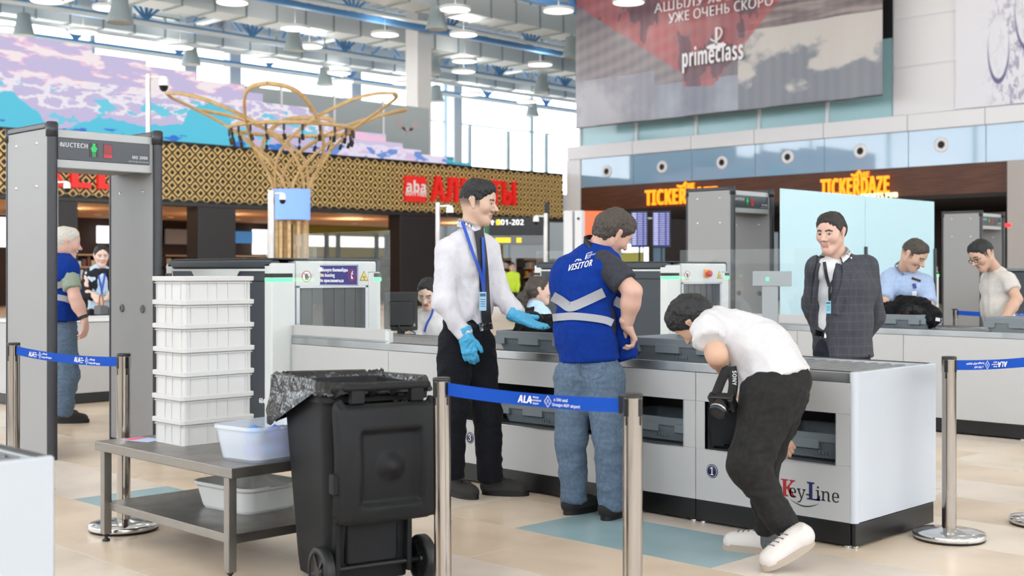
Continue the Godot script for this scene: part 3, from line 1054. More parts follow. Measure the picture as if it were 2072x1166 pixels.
func crate_mesh() -> Array:
	var w := 0.284
	var d := 0.40
	var b := MB.new()
	loft(b, [rr_ring(w - 0.022, d - 0.022, 0.018, 0.0), rr_ring(w - 0.026, d - 0.026, 0.02, 0.094), rr_ring(w + 0.004, d + 0.004, 0.022, 0.100), rr_ring(w + 0.006, d + 0.006, 0.022, 0.118), rr_ring(w, d, 0.022, 0.121), rr_ring(w - 0.03, d - 0.03, 0.018, 0.121), rr_ring(w - 0.034, d - 0.034, 0.018, 0.012)], true, true)
	var r := MB.new()
	for s in [-1.0, 1.0]:
		for x in [-0.11, -0.03, 0.03, 0.11]:
			r.box(Vector3(x - 0.002, 0.004, s * (d * 0.5 - 0.014)), Vector3(x + 0.002, 0.099, s * (d * 0.5 - 0.0085)))
		for z in [-0.165, -0.15, -0.055, 0.005, 0.055, 0.15, 0.165]:
			r.box(Vector3(s * (w * 0.5 - 0.014), 0.004, z - 0.002), Vector3(s * (w * 0.5 - 0.0085), 0.099, z + 0.002))
		for y in [0.088]:
			r.box(Vector3(-w * 0.5 + 0.02, y, s * (d * 0.5 - 0.014)), Vector3(w * 0.5 - 0.02, y + 0.003, s * (d * 0.5 - 0.004)))
			r.box(Vector3(s * (w * 0.5 - 0.014), y, -d * 0.5 + 0.02), Vector3(s * (w * 0.5 - 0.004), y + 0.003, d * 0.5 - 0.02))
	return [b.mesh(), r.mesh()]

func crates() -> void:
	var cm := crate_mesh()
	var pm := mat("crate white plastic", Color(0.77, 0.76, 0.75), 0.4)
	# near bottom corner on the bench top
	var corner := on_y(368.6, 904.6, 0.48)
	var mid := Vector3(corner.x - 0.142, 0.48, corner.z - 0.20)
	var rng := RandomNumberGenerator.new()
	rng.seed = 3
	for k in 7:
		var lab: String = ["white plastic crate at the bottom of the stack on the steel bench", "second white crate from the bottom of the stack", "third white crate from the bottom of the stack", "middle white crate of the stack of seven", "third white crate from the top of the stack", "second white crate from the top of the stack", "white plastic crate at the top of the stack"][k]
		var o := thing("plastic_crate", lab, "crate", mid + Vector3(rng.randf_range(-0.002, 0.002), k * 0.1125, rng.randf_range(-0.002, 0.002)), rng.randf_range(-0.012, 0.012), "white stacking crates")
		part(o, "basin", cm[0], pm)
		part(o, "ribs", cm[1], pm)

func tub(where: Vector3, turn: float, w: float, d: float, h: float, m: Material, label: String) -> Node3D:
	var o := thing("plastic_tub", label, "tub", where, turn)
	var b := MB.new()
	loft(b, [rr_ring(w * 0.80, d * 0.80, 0.05, 0.0, 6), rr_ring(w * 0.84, d * 0.84, 0.055, 0.012, 6), rr_ring(w * 0.94, d * 0.94, 0.06, h * 0.80, 6), rr_ring(w * 0.955, d * 0.955, 0.06, h - 0.022, 6), rr_ring(w, d, 0.065, h - 0.014, 6), rr_ring(w, d, 0.065, h, 6), rr_ring(w * 0.96, d * 0.955, 0.06, h, 6), rr_ring(w * 0.925, d * 0.925, 0.06, h * 0.80, 6), rr_ring(w * 0.80, d * 0.80, 0.045, 0.012, 6)], true, true)
	part(o, "basin", b, m)
	for s in [-1.0, 1.0]:
		part(o, "carry_lip", MB.new().box(Vector3(s * (w * 0.5 - 0.006), h - 0.014, -0.05), Vector3(s * (w * 0.5 + 0.016), h - 0.002, 0.05), 0.004), m)
	return o

func crumpled(seed_: int, size: Vector3) -> MB:
	var f := FastNoiseLite.new()
	f.seed = seed_; f.frequency = 1.1; f.fractal_octaves = 3; f.fractal_type = FastNoiseLite.FRACTAL_RIDGED
	var pts := []
	var R := 12
	var C := 18
	for r in R + 1:
		for c in C:
			var th := PI * r / R
			var ph := TAU * c / C
			var d := Vector3(sin(th) * cos(ph), cos(th), sin(th) * sin(ph))
			pts.append(d * (0.75 + 0.35 * f.get_noise_3dv(d * 1.4 + Vector3(seed_, 0, 0))) * size)
	return MB.new().sheet(pts, R + 1, C, true)

func build_near() -> void:
	# lane one: cabinets, conveyor and end
	lane(X0, Z0, Z0 - 0.82, [
		[UNIT + 0.014, true, "1", "silver conveyor cabinet with badge one and the red and blue lettering"],
		[UNIT * 2 + 0.014, true, "2", "silver conveyor cabinet with number badge two"],
		[UNIT * 3 + 0.014, true, "3", "silver conveyor cabinet with number badge three"],
		[3.40, false, "", "plain silver conveyor cabinet left of badge three"],
		[4.49, false, "", "plain silver conveyor cabinet under the glass guard with the purple sign"]], "cabinets of the front screening lane")
	end_panel(X0, Z0, Z0 - 0.82, "white gloss end panel of the front conveyor beside the stanchion")
	conveyor_bed(X0, X0 - 4.49, Z0, Z0 - 0.82, "steel roller conveyor on top of the front silver cabinets")
	var sign := thing("printed_lettering", "Key-Line lettering in red, blue and black on the front cabinet", "lettering", Vector3(-3.15, 0.235, Z0 + 0.001))
	var blk := mat("print black")
	letters(sign, "capital_letter", "K", 0.085, Vector3(-0.118, 0.008, 0), Basis(), mat("print crimson", Color(0.62, 0.08, 0.10), 0.5), 0.001, true, true)
	letters(sign, "letters", "ey-", 0.062, Vector3(-0.055, -0.004, 0), Basis(), blk, 0.001, false, true)
	letters(sign, "capital_letter", "L", 0.085, Vector3(0.022, 0.008, 0), Basis(), mat("print navy", Color(0.08, 0.09, 0.32), 0.5), 0.001, true, true)
	letters(sign, "letters", "ine", 0.062, Vector3(0.098, 0.001, 0), Basis(), blk, 0.001, false, true)
	var sw := MB.new()
	var up_ := PackedVector2Array()
	for k in 13:
		var t := k / 12.0
		up_.append(Vector2(-0.105 + t * 0.16, -0.045 - 0.020 * sin(t * PI)))
	for k in 13:
		var t := 1.0 - k / 12.0
		up_.append(Vector2(-0.105 + t * 0.16, -0.0455 - 0.0255 * sin(t * PI)))
	part(sign, "swoosh", sw.prism(up_, 0, 0.001), blk)
	# scanner one
	scanner(-7.40, -8.87, -5.067, -6.07, "dark grey x-ray baggage scanner at the front lane behind the crates", "6040D")
	guard(-7.385, -6.31, Z0 - 0.02, 1.57, "clear glass guard with purple no leaning sign before the front scanner")
	var nl := thing("no_leaning_sign", "purple no leaning sign on the clear glass guard", "sign", on_z(685, 557, Z0 - 0.006))
	part(nl, "plate", MB.new().cbox(Vector3.ZERO, Vector3(0.43, 0.142, 0.003), 0.001), mat("sign purple", Color(0.16, 0.14, 0.42), 0.4))
	var pw := mat("print white")
	var ol := MB.new()
	for e in [[-0.212, 0.066, 0.212, 0.068], [-0.212, -0.068, 0.212, -0.066], [-0.212, -0.068, -0.210, 0.068], [0.210, -0.068, 0.212, 0.068]]:
		ol.box(Vector3(e[0], e[1], 0.0015), Vector3(e[2], e[3], 0.0022))
	part(nl, "border_line", ol, pw)
	letters(nl, "lettering", "Сүйенуге болмайды", 0.023, Vector3(-0.062, 0.036, 0.002), Basis(), pw, 0.001)
	letters(nl, "lettering", "No leaning", 0.023, Vector3(-0.123, -0.001, 0.002), Basis(), pw, 0.001)
	letters(nl, "lettering", "Не прислоняться", 0.023, Vector3(-0.078, -0.038, 0.002), Basis(), pw, 0.001)
	part(nl, "arrow_mark", MB.new().prism(PackedVector2Array([Vector2(-0.208, 0.022), Vector2(-0.195, 0.0), Vector2(-0.208, -0.022)]), 0.0015, 0.0025), mat("print yellow"))
	var nr := MB.new()
	nr.t = Transform3D(Basis(Vector3.RIGHT, PI / 2), Vector3(0.152, 0, 0.002))
	nr.lathe([Vector2(0.037, 0), Vector2(0.037, 0.001), Vector2(0.041, 0.001), Vector2(0.041, 0)], 26, false)
	part(nl, "ban_ring", nr, mat("print red"))
	var pg := MB.new()
	pg.t = Transform3D(Basis(), Vector3(0.152, 0, 0.002))
	pg.bar(Vector3(-0.004, -0.026, 0), Vector3(-0.008, 0.004, 0), 0.001, 0.007, Vector3.RIGHT)
	pg.bar(Vector3(0.008, -0.026, 0), Vector3(-0.004, 0.002, 0), 0.001, 0.006, Vector3.RIGHT)
	pg.bar(Vector3(-0.007, -0.002, 0), Vector3(0.002, 0.018, 0), 0.001, 0.011, Vector3.RIGHT)
	pg.bar(Vector3(0.002, 0.012, 0), Vector3(0.016, 0.006, 0), 0.001, 0.004, Vector3(0, 1, 0))
	pg.cbox(Vector3(0.005, 0.024, 0), Vector3(0.009, 0.009, 0.001))
	part(nl, "leaning_pictogram", pg, pw)
	var ns := MB.new()
	ns.t = Transform3D(Basis(Vector3(0, 0, 1), PI / 4), Vector3(0.152, 0, 0.0032))
	part(nl, "ban_slash", ns.cbox(Vector3.ZERO, Vector3(0.004, 0.076, 0.0008)), mat("print red"))
	# trays on and in lane one
	tray(Vector3(-4.06, 0.812, -5.52), 0.0, "empty grey screening tray on the rollers before the bent photographer")
	tray(Vector3(-5.10, 0.812, -5.52), 0.03, "grey screening tray holding the black bag and camouflage cap")
	tray(Vector3(-3.25, 0.384, -5.56), 0.02, "grey screening tray inside the opening of the lettered cabinet")
	tray(Vector3(-4.22, 0.384, -5.56), -0.03, "grey screening tray inside the opening of the badge two cabinet")
	tray(Vector3(-5.10, 0.384, -5.56), 0.02, "grey screening tray inside the opening of the badge three cabinet")
	# stanchions and belts
	var s1 := stanchion(at(897, 765, 4.80) * Vector3(1, 0, 1), "steel stanchion between the wheeled bin and the blue belt")
	s1.rotation.z = 0.012
	var s2 := stanchion(at(1280, 797, 4.18) * Vector3(1, 0, 1), "steel stanchion with black clip standing before the blue tiles")
	belt(s1, s2.position, [0.56])
	var s3 := stanchion(Vector3(-5.754, 0, -3.053), "steel stanchion standing behind the steel bench")
	var s4 := stanchion(at(28, 695, 7.15) * Vector3(1, 0, 1), "steel stanchion beside the near post of the grey metal detector")
	belt(s4, s3.position, [0.25, 0.68])
	var s5 := stanchion(Vector3(-2.700, 0, -5.76), "steel stanchion touching the white end panel of the front conveyor")
	var s6 := stanchion(on_y(2113, 1062, 0.0), "steel stanchion with its round base on the bare floor at the belt's far end")
	belt(s5, s6.position, [0.42], true)
	detector(-8.19, -8.91, -3.78, -4.68, "grey metal detector gate with green and red lights above the old man", true)
	trash_bin()
	steel_table()
	crates()
	var lf := thing("paper_leaflet", "small pink and blue leaflet lying on the bench corner", "leaflet", Vector3(-5.50, 0.4805, -3.02), 0.3)
	part(lf, "sheet", MB.new().box(Vector3(-0.09, 0, -0.06), Vector3(0.09, 0.0012, 0.06)), mat("leaflet pale blue", Color(0.70, 0.74, 0.86), 0.6))
	part(lf, "printed_block", MB.new().box(Vector3(-0.08, 0.0012, -0.05), Vector3(-0.02, 0.0018, 0.05)), mat("leaflet pink", Color(0.86, 0.36, 0.45), 0.6))
	# tub with blue gloves beside the crates
	var fm := mat("frosted tub", Color(0.90, 0.92, 0.95, 0.38), 0.45)
	fm.transparency = BaseMaterial3D.TRANSPARENCY_ALPHA
	var tp := Vector3(-4.60, 0.48, -3.12)
	tub(tp, 0.12, 0.30, 0.40, 0.155, fm, "frosted white tub of used blue gloves beside the crate stack")
	var rng := RandomNumberGenerator.new()
	rng.seed = 11
	for k in 9:
		var gm := mat("glove blue deep" if k % 2 else "glove blue pale", Color(0.03, 0.30, 0.78) if k % 2 else Color(0.25, 0.52, 0.82), 0.35)
		gm.normal_enabled = true
		gm.normal_texture = crumple_map()
		tri(gm, 12.0)
		var top := k >= 6
		var p := tp + Vector3(rng.randf_range(-0.07, 0.07), 0.035 if not top else 0.105, -0.13 + 0.033 * k if not top else -0.12 + 0.09 * (k - 6))
		single("rubber_glove", "crumpled blue rubber glove lying on top in the frosted tub" if top else "crumpled blue rubber glove deep inside the frosted tub", "glove", crumpled(20 + k, Vector3(0.055, 0.04 if top else 0.05, 0.06)), gm, p, rng.randf() * 3.0, "used gloves in the tub")
	tub(Vector3(-4.98, 0.19, -3.28), 0.08, 0.44, 0.36, 0.125, mat("tub off white", Color(0.80, 0.80, 0.78), 0.45), "empty off-white tub on the lower shelf of the steel bench")
	# neighbouring lane at the left edge, close to the camera
	lane_unit(-3.08, -4.2, -0.61, -1.43, false, "", "white conveyor cabinet close at the picture's foot left of the bench", "cabinets of the near screening lane")
	end_panel(-3.05, -0.61, -1.43, "white gloss end panel of the near conveyor left of the bench")
	conveyor_bed(-3.05, -4.2, -0.61, -1.43, "steel roller conveyor of the near lane left of the bench")

# ================================================================ hall
const BAND_X := -35.0
const FACADE_Z := -38.7
const DECK := 14.6

func lamp(called: String, where: Vector3, size: float, energy: float, col := Color(1.0, 0.97, 0.92), up := false) -> void:
	var l := AreaLight3D.new()
	l.name = called
	l.area_size = Vector2(size, size)
	l.light_energy = energy
	l.light_color = col
	l.shadow_enabled = true
	l.position = where
	l.rotation.x = PI / 2 if up else -PI / 2
	add_child(l, true)

func build_structure() -> void:
	var grout := mat("floor grout", Color(0.42, 0.37, 0.33), 0.8)
	var fl := struct("floor", MB.new().box(Vector3(-60, -0.3, -68), Vector3(24, -0.006, 18)), grout)
	floor_tiles(fl)
	var pale := mat("hall wall paint", Color(0.80, 0.82, 0.83), 0.8)
	var deckm := mat("roof deck grey", Color(0.84, 0.87, 0.88), 0.7)
	var ce := struct("ceiling", MB.new().box(Vector3(-60, DECK, -68), Vector3(24, DECK + 0.3, 18)), deckm)
	var ribs := MB.new()
	for k in 90:
		var z := -66.0 + k * 0.62
		ribs.box(Vector3(-57, DECK - 0.10, z), Vector3(-34, DECK, z + 0.30))
	part(ce, "deck_rib", ribs, deckm)
	# far glazed wall along z at x = -57
	var wl := MB.new()
	wl.box(Vector3(-57.6, 0, -68), Vector3(-57.2, 6.6, 18))
	wl.box(Vector3(-57.6, 13.2, -68), Vector3(-57.2, DECK, 18))
	struct("wall_left", wl, pale)
	var gl := glass("window pane", Color(0.92, 0.97, 1.0), 0.06)
	var frame := mat("window mullion", Color(0.62, 0.70, 0.74), 0.5)
	for k in 11:
		var za := -68.0 + k * 7.82
		var w := struct("window_1", MB.new().box(Vector3(-57.5, 6.6, za), Vector3(-57.3, 13.2, za + 0.25)), frame)
		part(w, "pane", MB.new().box(Vector3(-57.41, 6.6, za + 0.25), Vector3(-57.39, 13.2, za + 7.82)), gl)
		part(w, "transom", MB.new().box(Vector3(-57.44, 10.6, za + 0.25), Vector3(-57.36, 10.72, za + 7.82)), frame)
	# right-hand glazed wall, behind the camera's right shoulder
	var wr := MB.new()
	wr.box(Vector3(23.4, 0, -68), Vector3(23.8, 4.2, 18))
	wr.box(Vector3(23.4, 13.4, -68), Vector3(23.8, DECK, 18))
	struct("wall_right", wr, pale)
	for k in 11:
		var za := -68.0 + k * 7.82
		var w := struct("window_2", MB.new().box(Vector3(23.5, 4.2, za), Vector3(23.7, 13.4, za + 0.25)), frame)
		part(w, "pane", MB.new().box(Vector3(23.59, 4.2, za + 0.25), Vector3(23.61, 13.4, za + 7.82)), gl)
		for y in [7.2, 10.2]:
			part(w, "transom", MB.new().box(Vector3(23.55, y, za + 0.25), Vector3(23.65, y + 0.1, za + 7.82)), frame)
	# wall behind the camera with a high glazed strip, far end wall
	var wb := MB.new()
	wb.box(Vector3(-57.6, 0, 18), Vector3(23.8, 5.0, 18.4))
	wb.box(Vector3(-57.6, 13.2, 18), Vector3(23.8, DECK, 18.4))
	struct("wall_back", wb, pale)
	for k in 11:
		var xa := -57.6 + k * 7.4
		var w := struct("window_3", MB.new().box(Vector3(xa, 5.0, 18.1), Vector3(xa + 0.25, 13.2, 18.3)), frame)
		part(w, "pane", MB.new().box(Vector3(xa + 0.25, 5.0, 18.19), Vector3(xa + 7.4, 13.2, 18.21)), gl)
	struct("wall_front", MB.new().box(Vector3(-57.6, 0, -68.4), Vector3(23.8, DECK, -68)), pale)

func floor_tiles(fl: Node) -> void:
	var rng := RandomNumberGenerator.new()
	rng.seed = 21
	var cols := [Color(0.875, 0.795, 0.71), Color(0.89, 0.83, 0.765), Color(0.855, 0.77, 0.68), Color(0.88, 0.825, 0.775)]
	var ms := []
	for k in 4:
		var m := mat("floor tile %d" % k, cols[k], 1.0)
		m.albedo_texture = noise_tex("tilevar", 0.006, 512, [[0.0, Color(0.90, 0.89, 0.88)], [0.5, Color(0.97, 0.965, 0.96)], [1.0, Color(1, 1, 1)]], FastNoiseLite.TYPE_SIMPLEX_SMOOTH, false, 1, 5, 31)
		m.roughness_texture = noise_tex("tilerough", 0.01, 256, [[0.0, Color(0.26, 0.26, 0.26)], [1.0, Color(0.40, 0.40, 0.40)]], FastNoiseLite.TYPE_SIMPLEX_SMOOTH, false, 1, 4, 8)
		m.uv1_offset = Vector3(k * 0.37, 0, k * 0.21)
		ms.append(tri(m, 0.45, true))
	var blue := mat("floor tile blue", Color(0.58, 0.69, 0.72), 1.0)
	blue.albedo_texture = texs["tilevar"]
	blue.roughness_texture = texs["tilerough"]
	tri(blue, 0.45, true)
	var meshes := {}
	var far := []
	for k in range(0, 0):
		pass
	for m in ms + [blue]: far.append(MB.new())
	var count := 0
	for row in range(-38, 8):
		var z1 := -4.46 + row * 0.6   # near edge of the row is z1 + 0.6
		var off: float = {-1: -4.38, 0: -4.08, 1: -6.73, 2: -6.1}.get(row, rng.randf() * -1.2)
		var x := off - ceilf((off + 32.0) / 1.2) * 1.2
		while x < 6.0:
			var xs := [[x, x + 1.2]]
			if row == -1 and absf(x + 5.58) < 0.05: xs = [[x, x + 0.6], [x + 0.6, x + 1.2]]
			for s in xs:
				var mid := Vector3((s[0] + s[1]) * 0.5, 0, z1 + 0.3)
				var d := mid.dot(FW)
				var px := MID_X + FOCAL * mid.dot(RT) / maxf(d, 0.1)
				if d > 3.2 and d < 19.0 and px > -320 and px < 2400:
					var mi: int = rng.randi() % 4
					var isblue := (row == -1 and absf(s[0] + 4.38) < 0.02) or (row == 1 and absf(s[0] + 6.73) < 0.02)
					var w: float = s[1] - s[0]
					if not meshes.has(w):
						meshes[w] = MB.new().box(Vector3(-w * 0.5 + 0.0012, -0.02, -0.2988), Vector3(w * 0.5 - 0.0012, 0.0, 0.2988), 0.0015).mesh()
					if count < 300:
						var t := part(fl, "tile", meshes[w], blue if isblue else ms[mi])
						t.position = mid
						count += 1
				else:
					var mi2: int = rng.randi() % 4
					if d > 0 and px > -900 and px < 3000 or Vector2(mid.x, mid.z).length() < 9.0:
						far[mi2].box(Vector3(s[0] + 0.002, -0.02, z1 + 0.002), Vector3(s[1] - 0.002, 0.0, z1 + 0.598))
			x += 1.2
	for k in 4:
		var st := part(fl, "distant_tiles", far[k], ms[k])
		st.set_meta("kind", "stuff")
	print("tiles ", count)
	# the rest of the hall floor, too far off to tell tiles
	var rest := MB.new()
	rest.box(Vector3(-57, -0.02, -68), Vector3(23, -0.002, -27.3))
	rest.box(Vector3(-57, -0.02, -27.3), Vector3(-33, -0.002, 18))
	rest.box(Vector3(6.5, -0.02, -27.3), Vector3(23, -0.002, 18))
	rest.box(Vector3(-33, -0.02, 1.0), Vector3(6.5, -0.002, 18))
	var rs := part(fl, "distant_floor", rest, ms[1])
	rs.set_meta("kind", "stuff")

func hang_to(p: Vector3) -> float:
	for q in [[-37.7, 1.3, 11.95], [-44.6, 1.4, 11.9], [-51.0, 1.1, 11.9]]:
		if absf(p.x - q[0]) < q[1] * 0.5 and p.z < -8.0: return q[2]
	if p.x < -34.0 and absf(p.z + 29.2) < 0.80: return 13.0
	if p.x < -34.0 and absf(p.z + 17.0) < 0.60: return 13.05
	return DECK - 0.11

func disc_lamp(where: Vector3, label: String, near_lamp := false) -> Node3D:
	var o := thing("pendant_disc_lamp", label, "ceiling lamp", where, 0.0, "round pendant lamps under the roof")
	if not texs.has("disc"):
		var r := MB.new()
		r.lathe([Vector2(0.57, -0.02), Vector2(0.60, -0.02), Vector2(0.60, 0.09), Vector2(0.58, 0.10), Vector2(0, 0.10)], 28)
		var f := MB.new()
		f.lathe([Vector2(0, -0.015), Vector2(0.57, -0.015)], 28)
		texs["disc"] = [r.mesh(), f.mesh(), null, MB.new().lathe([Vector2(0.5, 0.105), Vector2(0.02, 0.105)], 28).mesh()]
	part(o, "rim", texs["disc"][0], mat("lamp rim white", Color(0.88, 0.89, 0.88), 0.5))
	part(o, "diffuser", texs["disc"][1], glow("lamp diffuser", Color(1.0, 0.98, 0.94), 2.4))
	part(o, "added_top_diffuser", texs["disc"][3], glow("lamp diffuser", Color(1.0, 0.98, 0.94), 2.4))  # glowing top face, added to go with the upward roof fill
	part(o, "suspension_wire", MB.new().rod(Vector3(0, 0.1, 0), Vector3(0, hang_to(where) - where.y, 0), 0.012, 5), mat("wire grey", Color(0.7, 0.72, 0.74), 0.5))
	return o

func bell_lamp(where: Vector3, label: String) -> Node3D:
	var o := thing("bell_high_bay", label, "ceiling lamp", where, 0.0, "grey bell shaped fixtures under the roof")
	if not texs.has("bell"):
		var b := MB.new()
		b.lathe([Vector2(0.44, 0.0), Vector2(0.46, 0.03), Vector2(0.40, 0.20), Vector2(0.33, 0.48), Vector2(0.30, 0.62)], 24)
		b.lathe([Vector2(0.30, 0.62), Vector2(0.38, 0.22), Vector2(0.43, 0.01)], 24)
		var n := MB.new()
		n.lathe([Vector2(0.30, 0.62), Vector2(0.28, 0.64), Vector2(0.28, 0.90), Vector2(0.20, 0.94), Vector2(0.06, 0.97), Vector2(0.0, 0.98)], 20)
		var l := MB.new()
		l.lathe([Vector2(0.42, 0.015), Vector2(0.0, 0.05)], 20)
		texs["bell"] = [b.mesh(), n.mesh(), l.mesh()]
	part(o, "bell_shade", texs["bell"][0], mat("bell grey", Color(0.58, 0.63, 0.64), 0.5))
	part(o, "neck", texs["bell"][1], mat("bell grey"))
	part(o, "suspension_rod", MB.new().rod(Vector3(0, 0.97, 0), Vector3(0, hang_to(where) - where.y, 0), 0.04, 6), mat("bell grey"))
	part(o, "nozzle", texs["bell"][2], mat("bell inside", Color(0.75, 0.78, 0.78), 0.6))
	return o

func truss(x: float, za: float, zb: float, y: float, label: String) -> void:
	var o := thing("roof_truss", label, "truss", Vector3(x, y, (za + zb) * 0.5), 0.0, "blue steel roof trusses")
	var blue := mat("truss blue", Color(0.36, 0.58, 0.80), 0.5)
	var hl := absf(zb - za) * 0.5
	part(o, "bottom_chord", MB.new().box(Vector3(-0.14, -0.12, -hl), Vector3(0.14, 0.12, hl)), blue)
	part(o, "top_chord", MB.new().box(Vector3(-0.12, 2.2, -hl), Vector3(0.12, 2.4, hl)), blue)
	var n := int(hl * 2 / 5.0)
	for k in n:
		var z := -hl + (k + 0.5) * hl * 2 / n
		var w := MB.new()
		for e in [-2.3, -1.1, 0.0, 1.1, 2.3]:
			w.rod(Vector3(0, 0.1, z), Vector3(0.0, 2.25, z + e), 0.06, 6)
		part(o, "web_fan", w, blue)

func duct(a: Vector3, b: Vector3, w: float, h: float, label: String, ribs := true) -> void:
	var o := thing("air_duct", label, "duct", (a + b) * 0.5, 0.0, "galvanised ducts under the roof")
	var gm := mat("duct galvanised", Color(0.82, 0.85, 0.86), 0.55)
	gm.metallic = 0.25
	var hl := (b - a) * 0.5
	part(o, "casing", MB.new().bar(-hl, hl, w, h), gm)
	if ribs:
		var n := int(a.distance_to(b) / 1.5)
		var fm := mat("duct flange", Color(0.55, 0.60, 0.62), 0.5)
		var dir := hl.normalized()
		var fl := MB.new().bar(-dir * 0.03, dir * 0.03, w + 0.10, h + 0.10).mesh()
		for k in n:
			part(o, "flange", fl, fm).position = -hl + dir * (1.5 * k + 0.7)

func build_hall() -> void:
	# roof lamps: first the ones in view
	var seen := [[220, 17], [95, 2], [168, 65], [14, 60], [597, 58], [364, 96], [626, 94], [546, 122], [686, 148], [921, 19], [1130, 22], [779, 70], [938, 70], [1093, 131], [940, 124], [938, 145], [693, 165], [816, 169], [954, 191], [1066, 206], [470, 5], [1272, 5]]
	for s in seen:
		var p := on_y(s[0], s[1], 11.3)
		disc_lamp(p, "round glowing pendant lamp hanging under the grey roof")
	var bells := [[48, 73], [243, 46], [595, 104], [387, 132], [657, 173], [1096, 188], [883, 206], [1077, 236], [884, 60], [876, 152], [1157, 117]]
	for s in bells:
		bell_lamp(on_y(s[0], s[1], 9.8 if s[0] == 243 else 10.9), "grey bell shaped fixture hanging from the roof")
	# lamps over the lanes, above the frame
	var rows := 0
	for ix in 7:
		for iz in 7:
			var p := Vector3(-29.0 + ix * 7.2, 11.3, -27.0 + iz * 6.4)
			var d := p.dot(FW)
			disc_lamp(p, "round glowing pendant lamp over the screening lanes")
			lamp("pendant_light", p + Vector3(0, -0.05, 0), 1.05, LAMP_E)
			lamp("added_roof_fill_light", p + Vector3(0, 0.13, 0), 1.0, ROOF_FILL_E, Color(1.0, 0.98, 0.95), true)  # added upward fill, there to brighten the roof deck
	for s in seen:
		var p := on_y(s[0], s[1], 11.3)
		lamp("pendant_light", p + Vector3(0, -0.05, 0), 1.05, LAMP_E)
		lamp("added_roof_fill_light", p + Vector3(0, 0.13, 0), 1.0, ROOF_FILL_E, Color(1.0, 0.98, 0.95), true)  # same added roof fill above the lamps in view
	# trusses, ducts, pipes
	for x in [-33.5, -41.0, -48.5, -55.0]:
		truss(x, -67.0, -8.0, 12.0, "pale blue steel roof truss with fan shaped webs")
	duct(Vector3(-37.7, 12.4, -67), Vector3(-37.7, 12.4, -12), 1.3, 0.9, "long grey rectangular air duct nearest the banner")
	duct(Vector3(-44.6, 12.35, -67), Vector3(-44.6, 12.35, -10), 1.4, 0.9, "long grey rectangular air duct between two trusses")
	duct(Vector3(-51.0, 12.3, -67), Vector3(-51.0, 12.3, -8), 1.1, 0.8, "long grey rectangular air duct nearest the bright windows")
	duct(Vector3(-56.5, 13.45, -29.2), Vector3(-34.0, 13.45, -29.2), 1.6, 0.9, "grey rectangular air duct crossing over the other ducts")
	duct(Vector3(-56.5, 13.45, -17.0), Vector3(-34.0, 13.45, -17.0), 1.2, 0.8, "grey air duct crossing above the led wall")
	for k in 4:
		var x: float = [-47.5, -50.0, -52.8, -40.0][k]
		var y: float = [11.75, 11.6, 11.5, 12.0][k]
		var o := single("service_pipe", "thin white service pipe running under the roof ducts", "pipe", MB.new().tube([Vector3(0, 0, -29), Vector3(0, 0, 29)], 0.09, 8), mat("pipe white", Color(0.86, 0.89, 0.90), 0.5), Vector3(x, y, -37.5), 0.0, "thin white roof pipes")
	for k in 7:
		var z := -60.0 + k * 7.0
		single("cable_tray", "pale cross tray spanning between roof trusses", "tray", MB.new().cbox(Vector3.ZERO, Vector3(22.0, 0.08, 0.5)), mat("pipe white"), Vector3(-45.5, 13.3, z), 0.0, "cross trays under the roof")
	# square white column behind the led wall
	var cp := on_x(847, 120, -42.0)
	var col := thing("roof_column", "tall square white column rising behind the grey panels", "column", Vector3(cp.x, 0, cp.z))
	part(col, "shaft", MB.new().box(Vector3(-0.42, 0, -0.42), Vector3(0.42, DECK, 0.42), 0.02), mat("column white", Color(0.86, 0.86, 0.86), 0.6))
	for p in [[380, 135], [470, 130], [715, 180], [920, 215]]:
		var q := on_x(p[0], p[1], -56.6)
		var c2 := thing("wall_column", "pale square column standing before the bright windows", "column", Vector3(q.x, 0, q.z), 0.0, "columns at the bright windows")
		part(c2, "shaft", MB.new().box(Vector3(-0.35, 0, -0.35), Vector3(0.35, DECK, 0.35), 0.02), mat("column pale grey", Color(0.74, 0.77, 0.80), 0.6))
	# posts of the gallery rail before the windows
	for p in [[950, 255], [1028, 265], [1105, 273]]:
		var q := on_x(p[0], p[1], -52.0)
		single("gallery_post", "slim grey post before the bright windows", "post", MB.new().box(Vector3(-0.10, 0, -0.10), Vector3(0.10, q.y, 0.10), 0.01), mat("window mullion"), Vector3(q.x, 0, q.z), 0.0, "gallery posts before the bright windows")

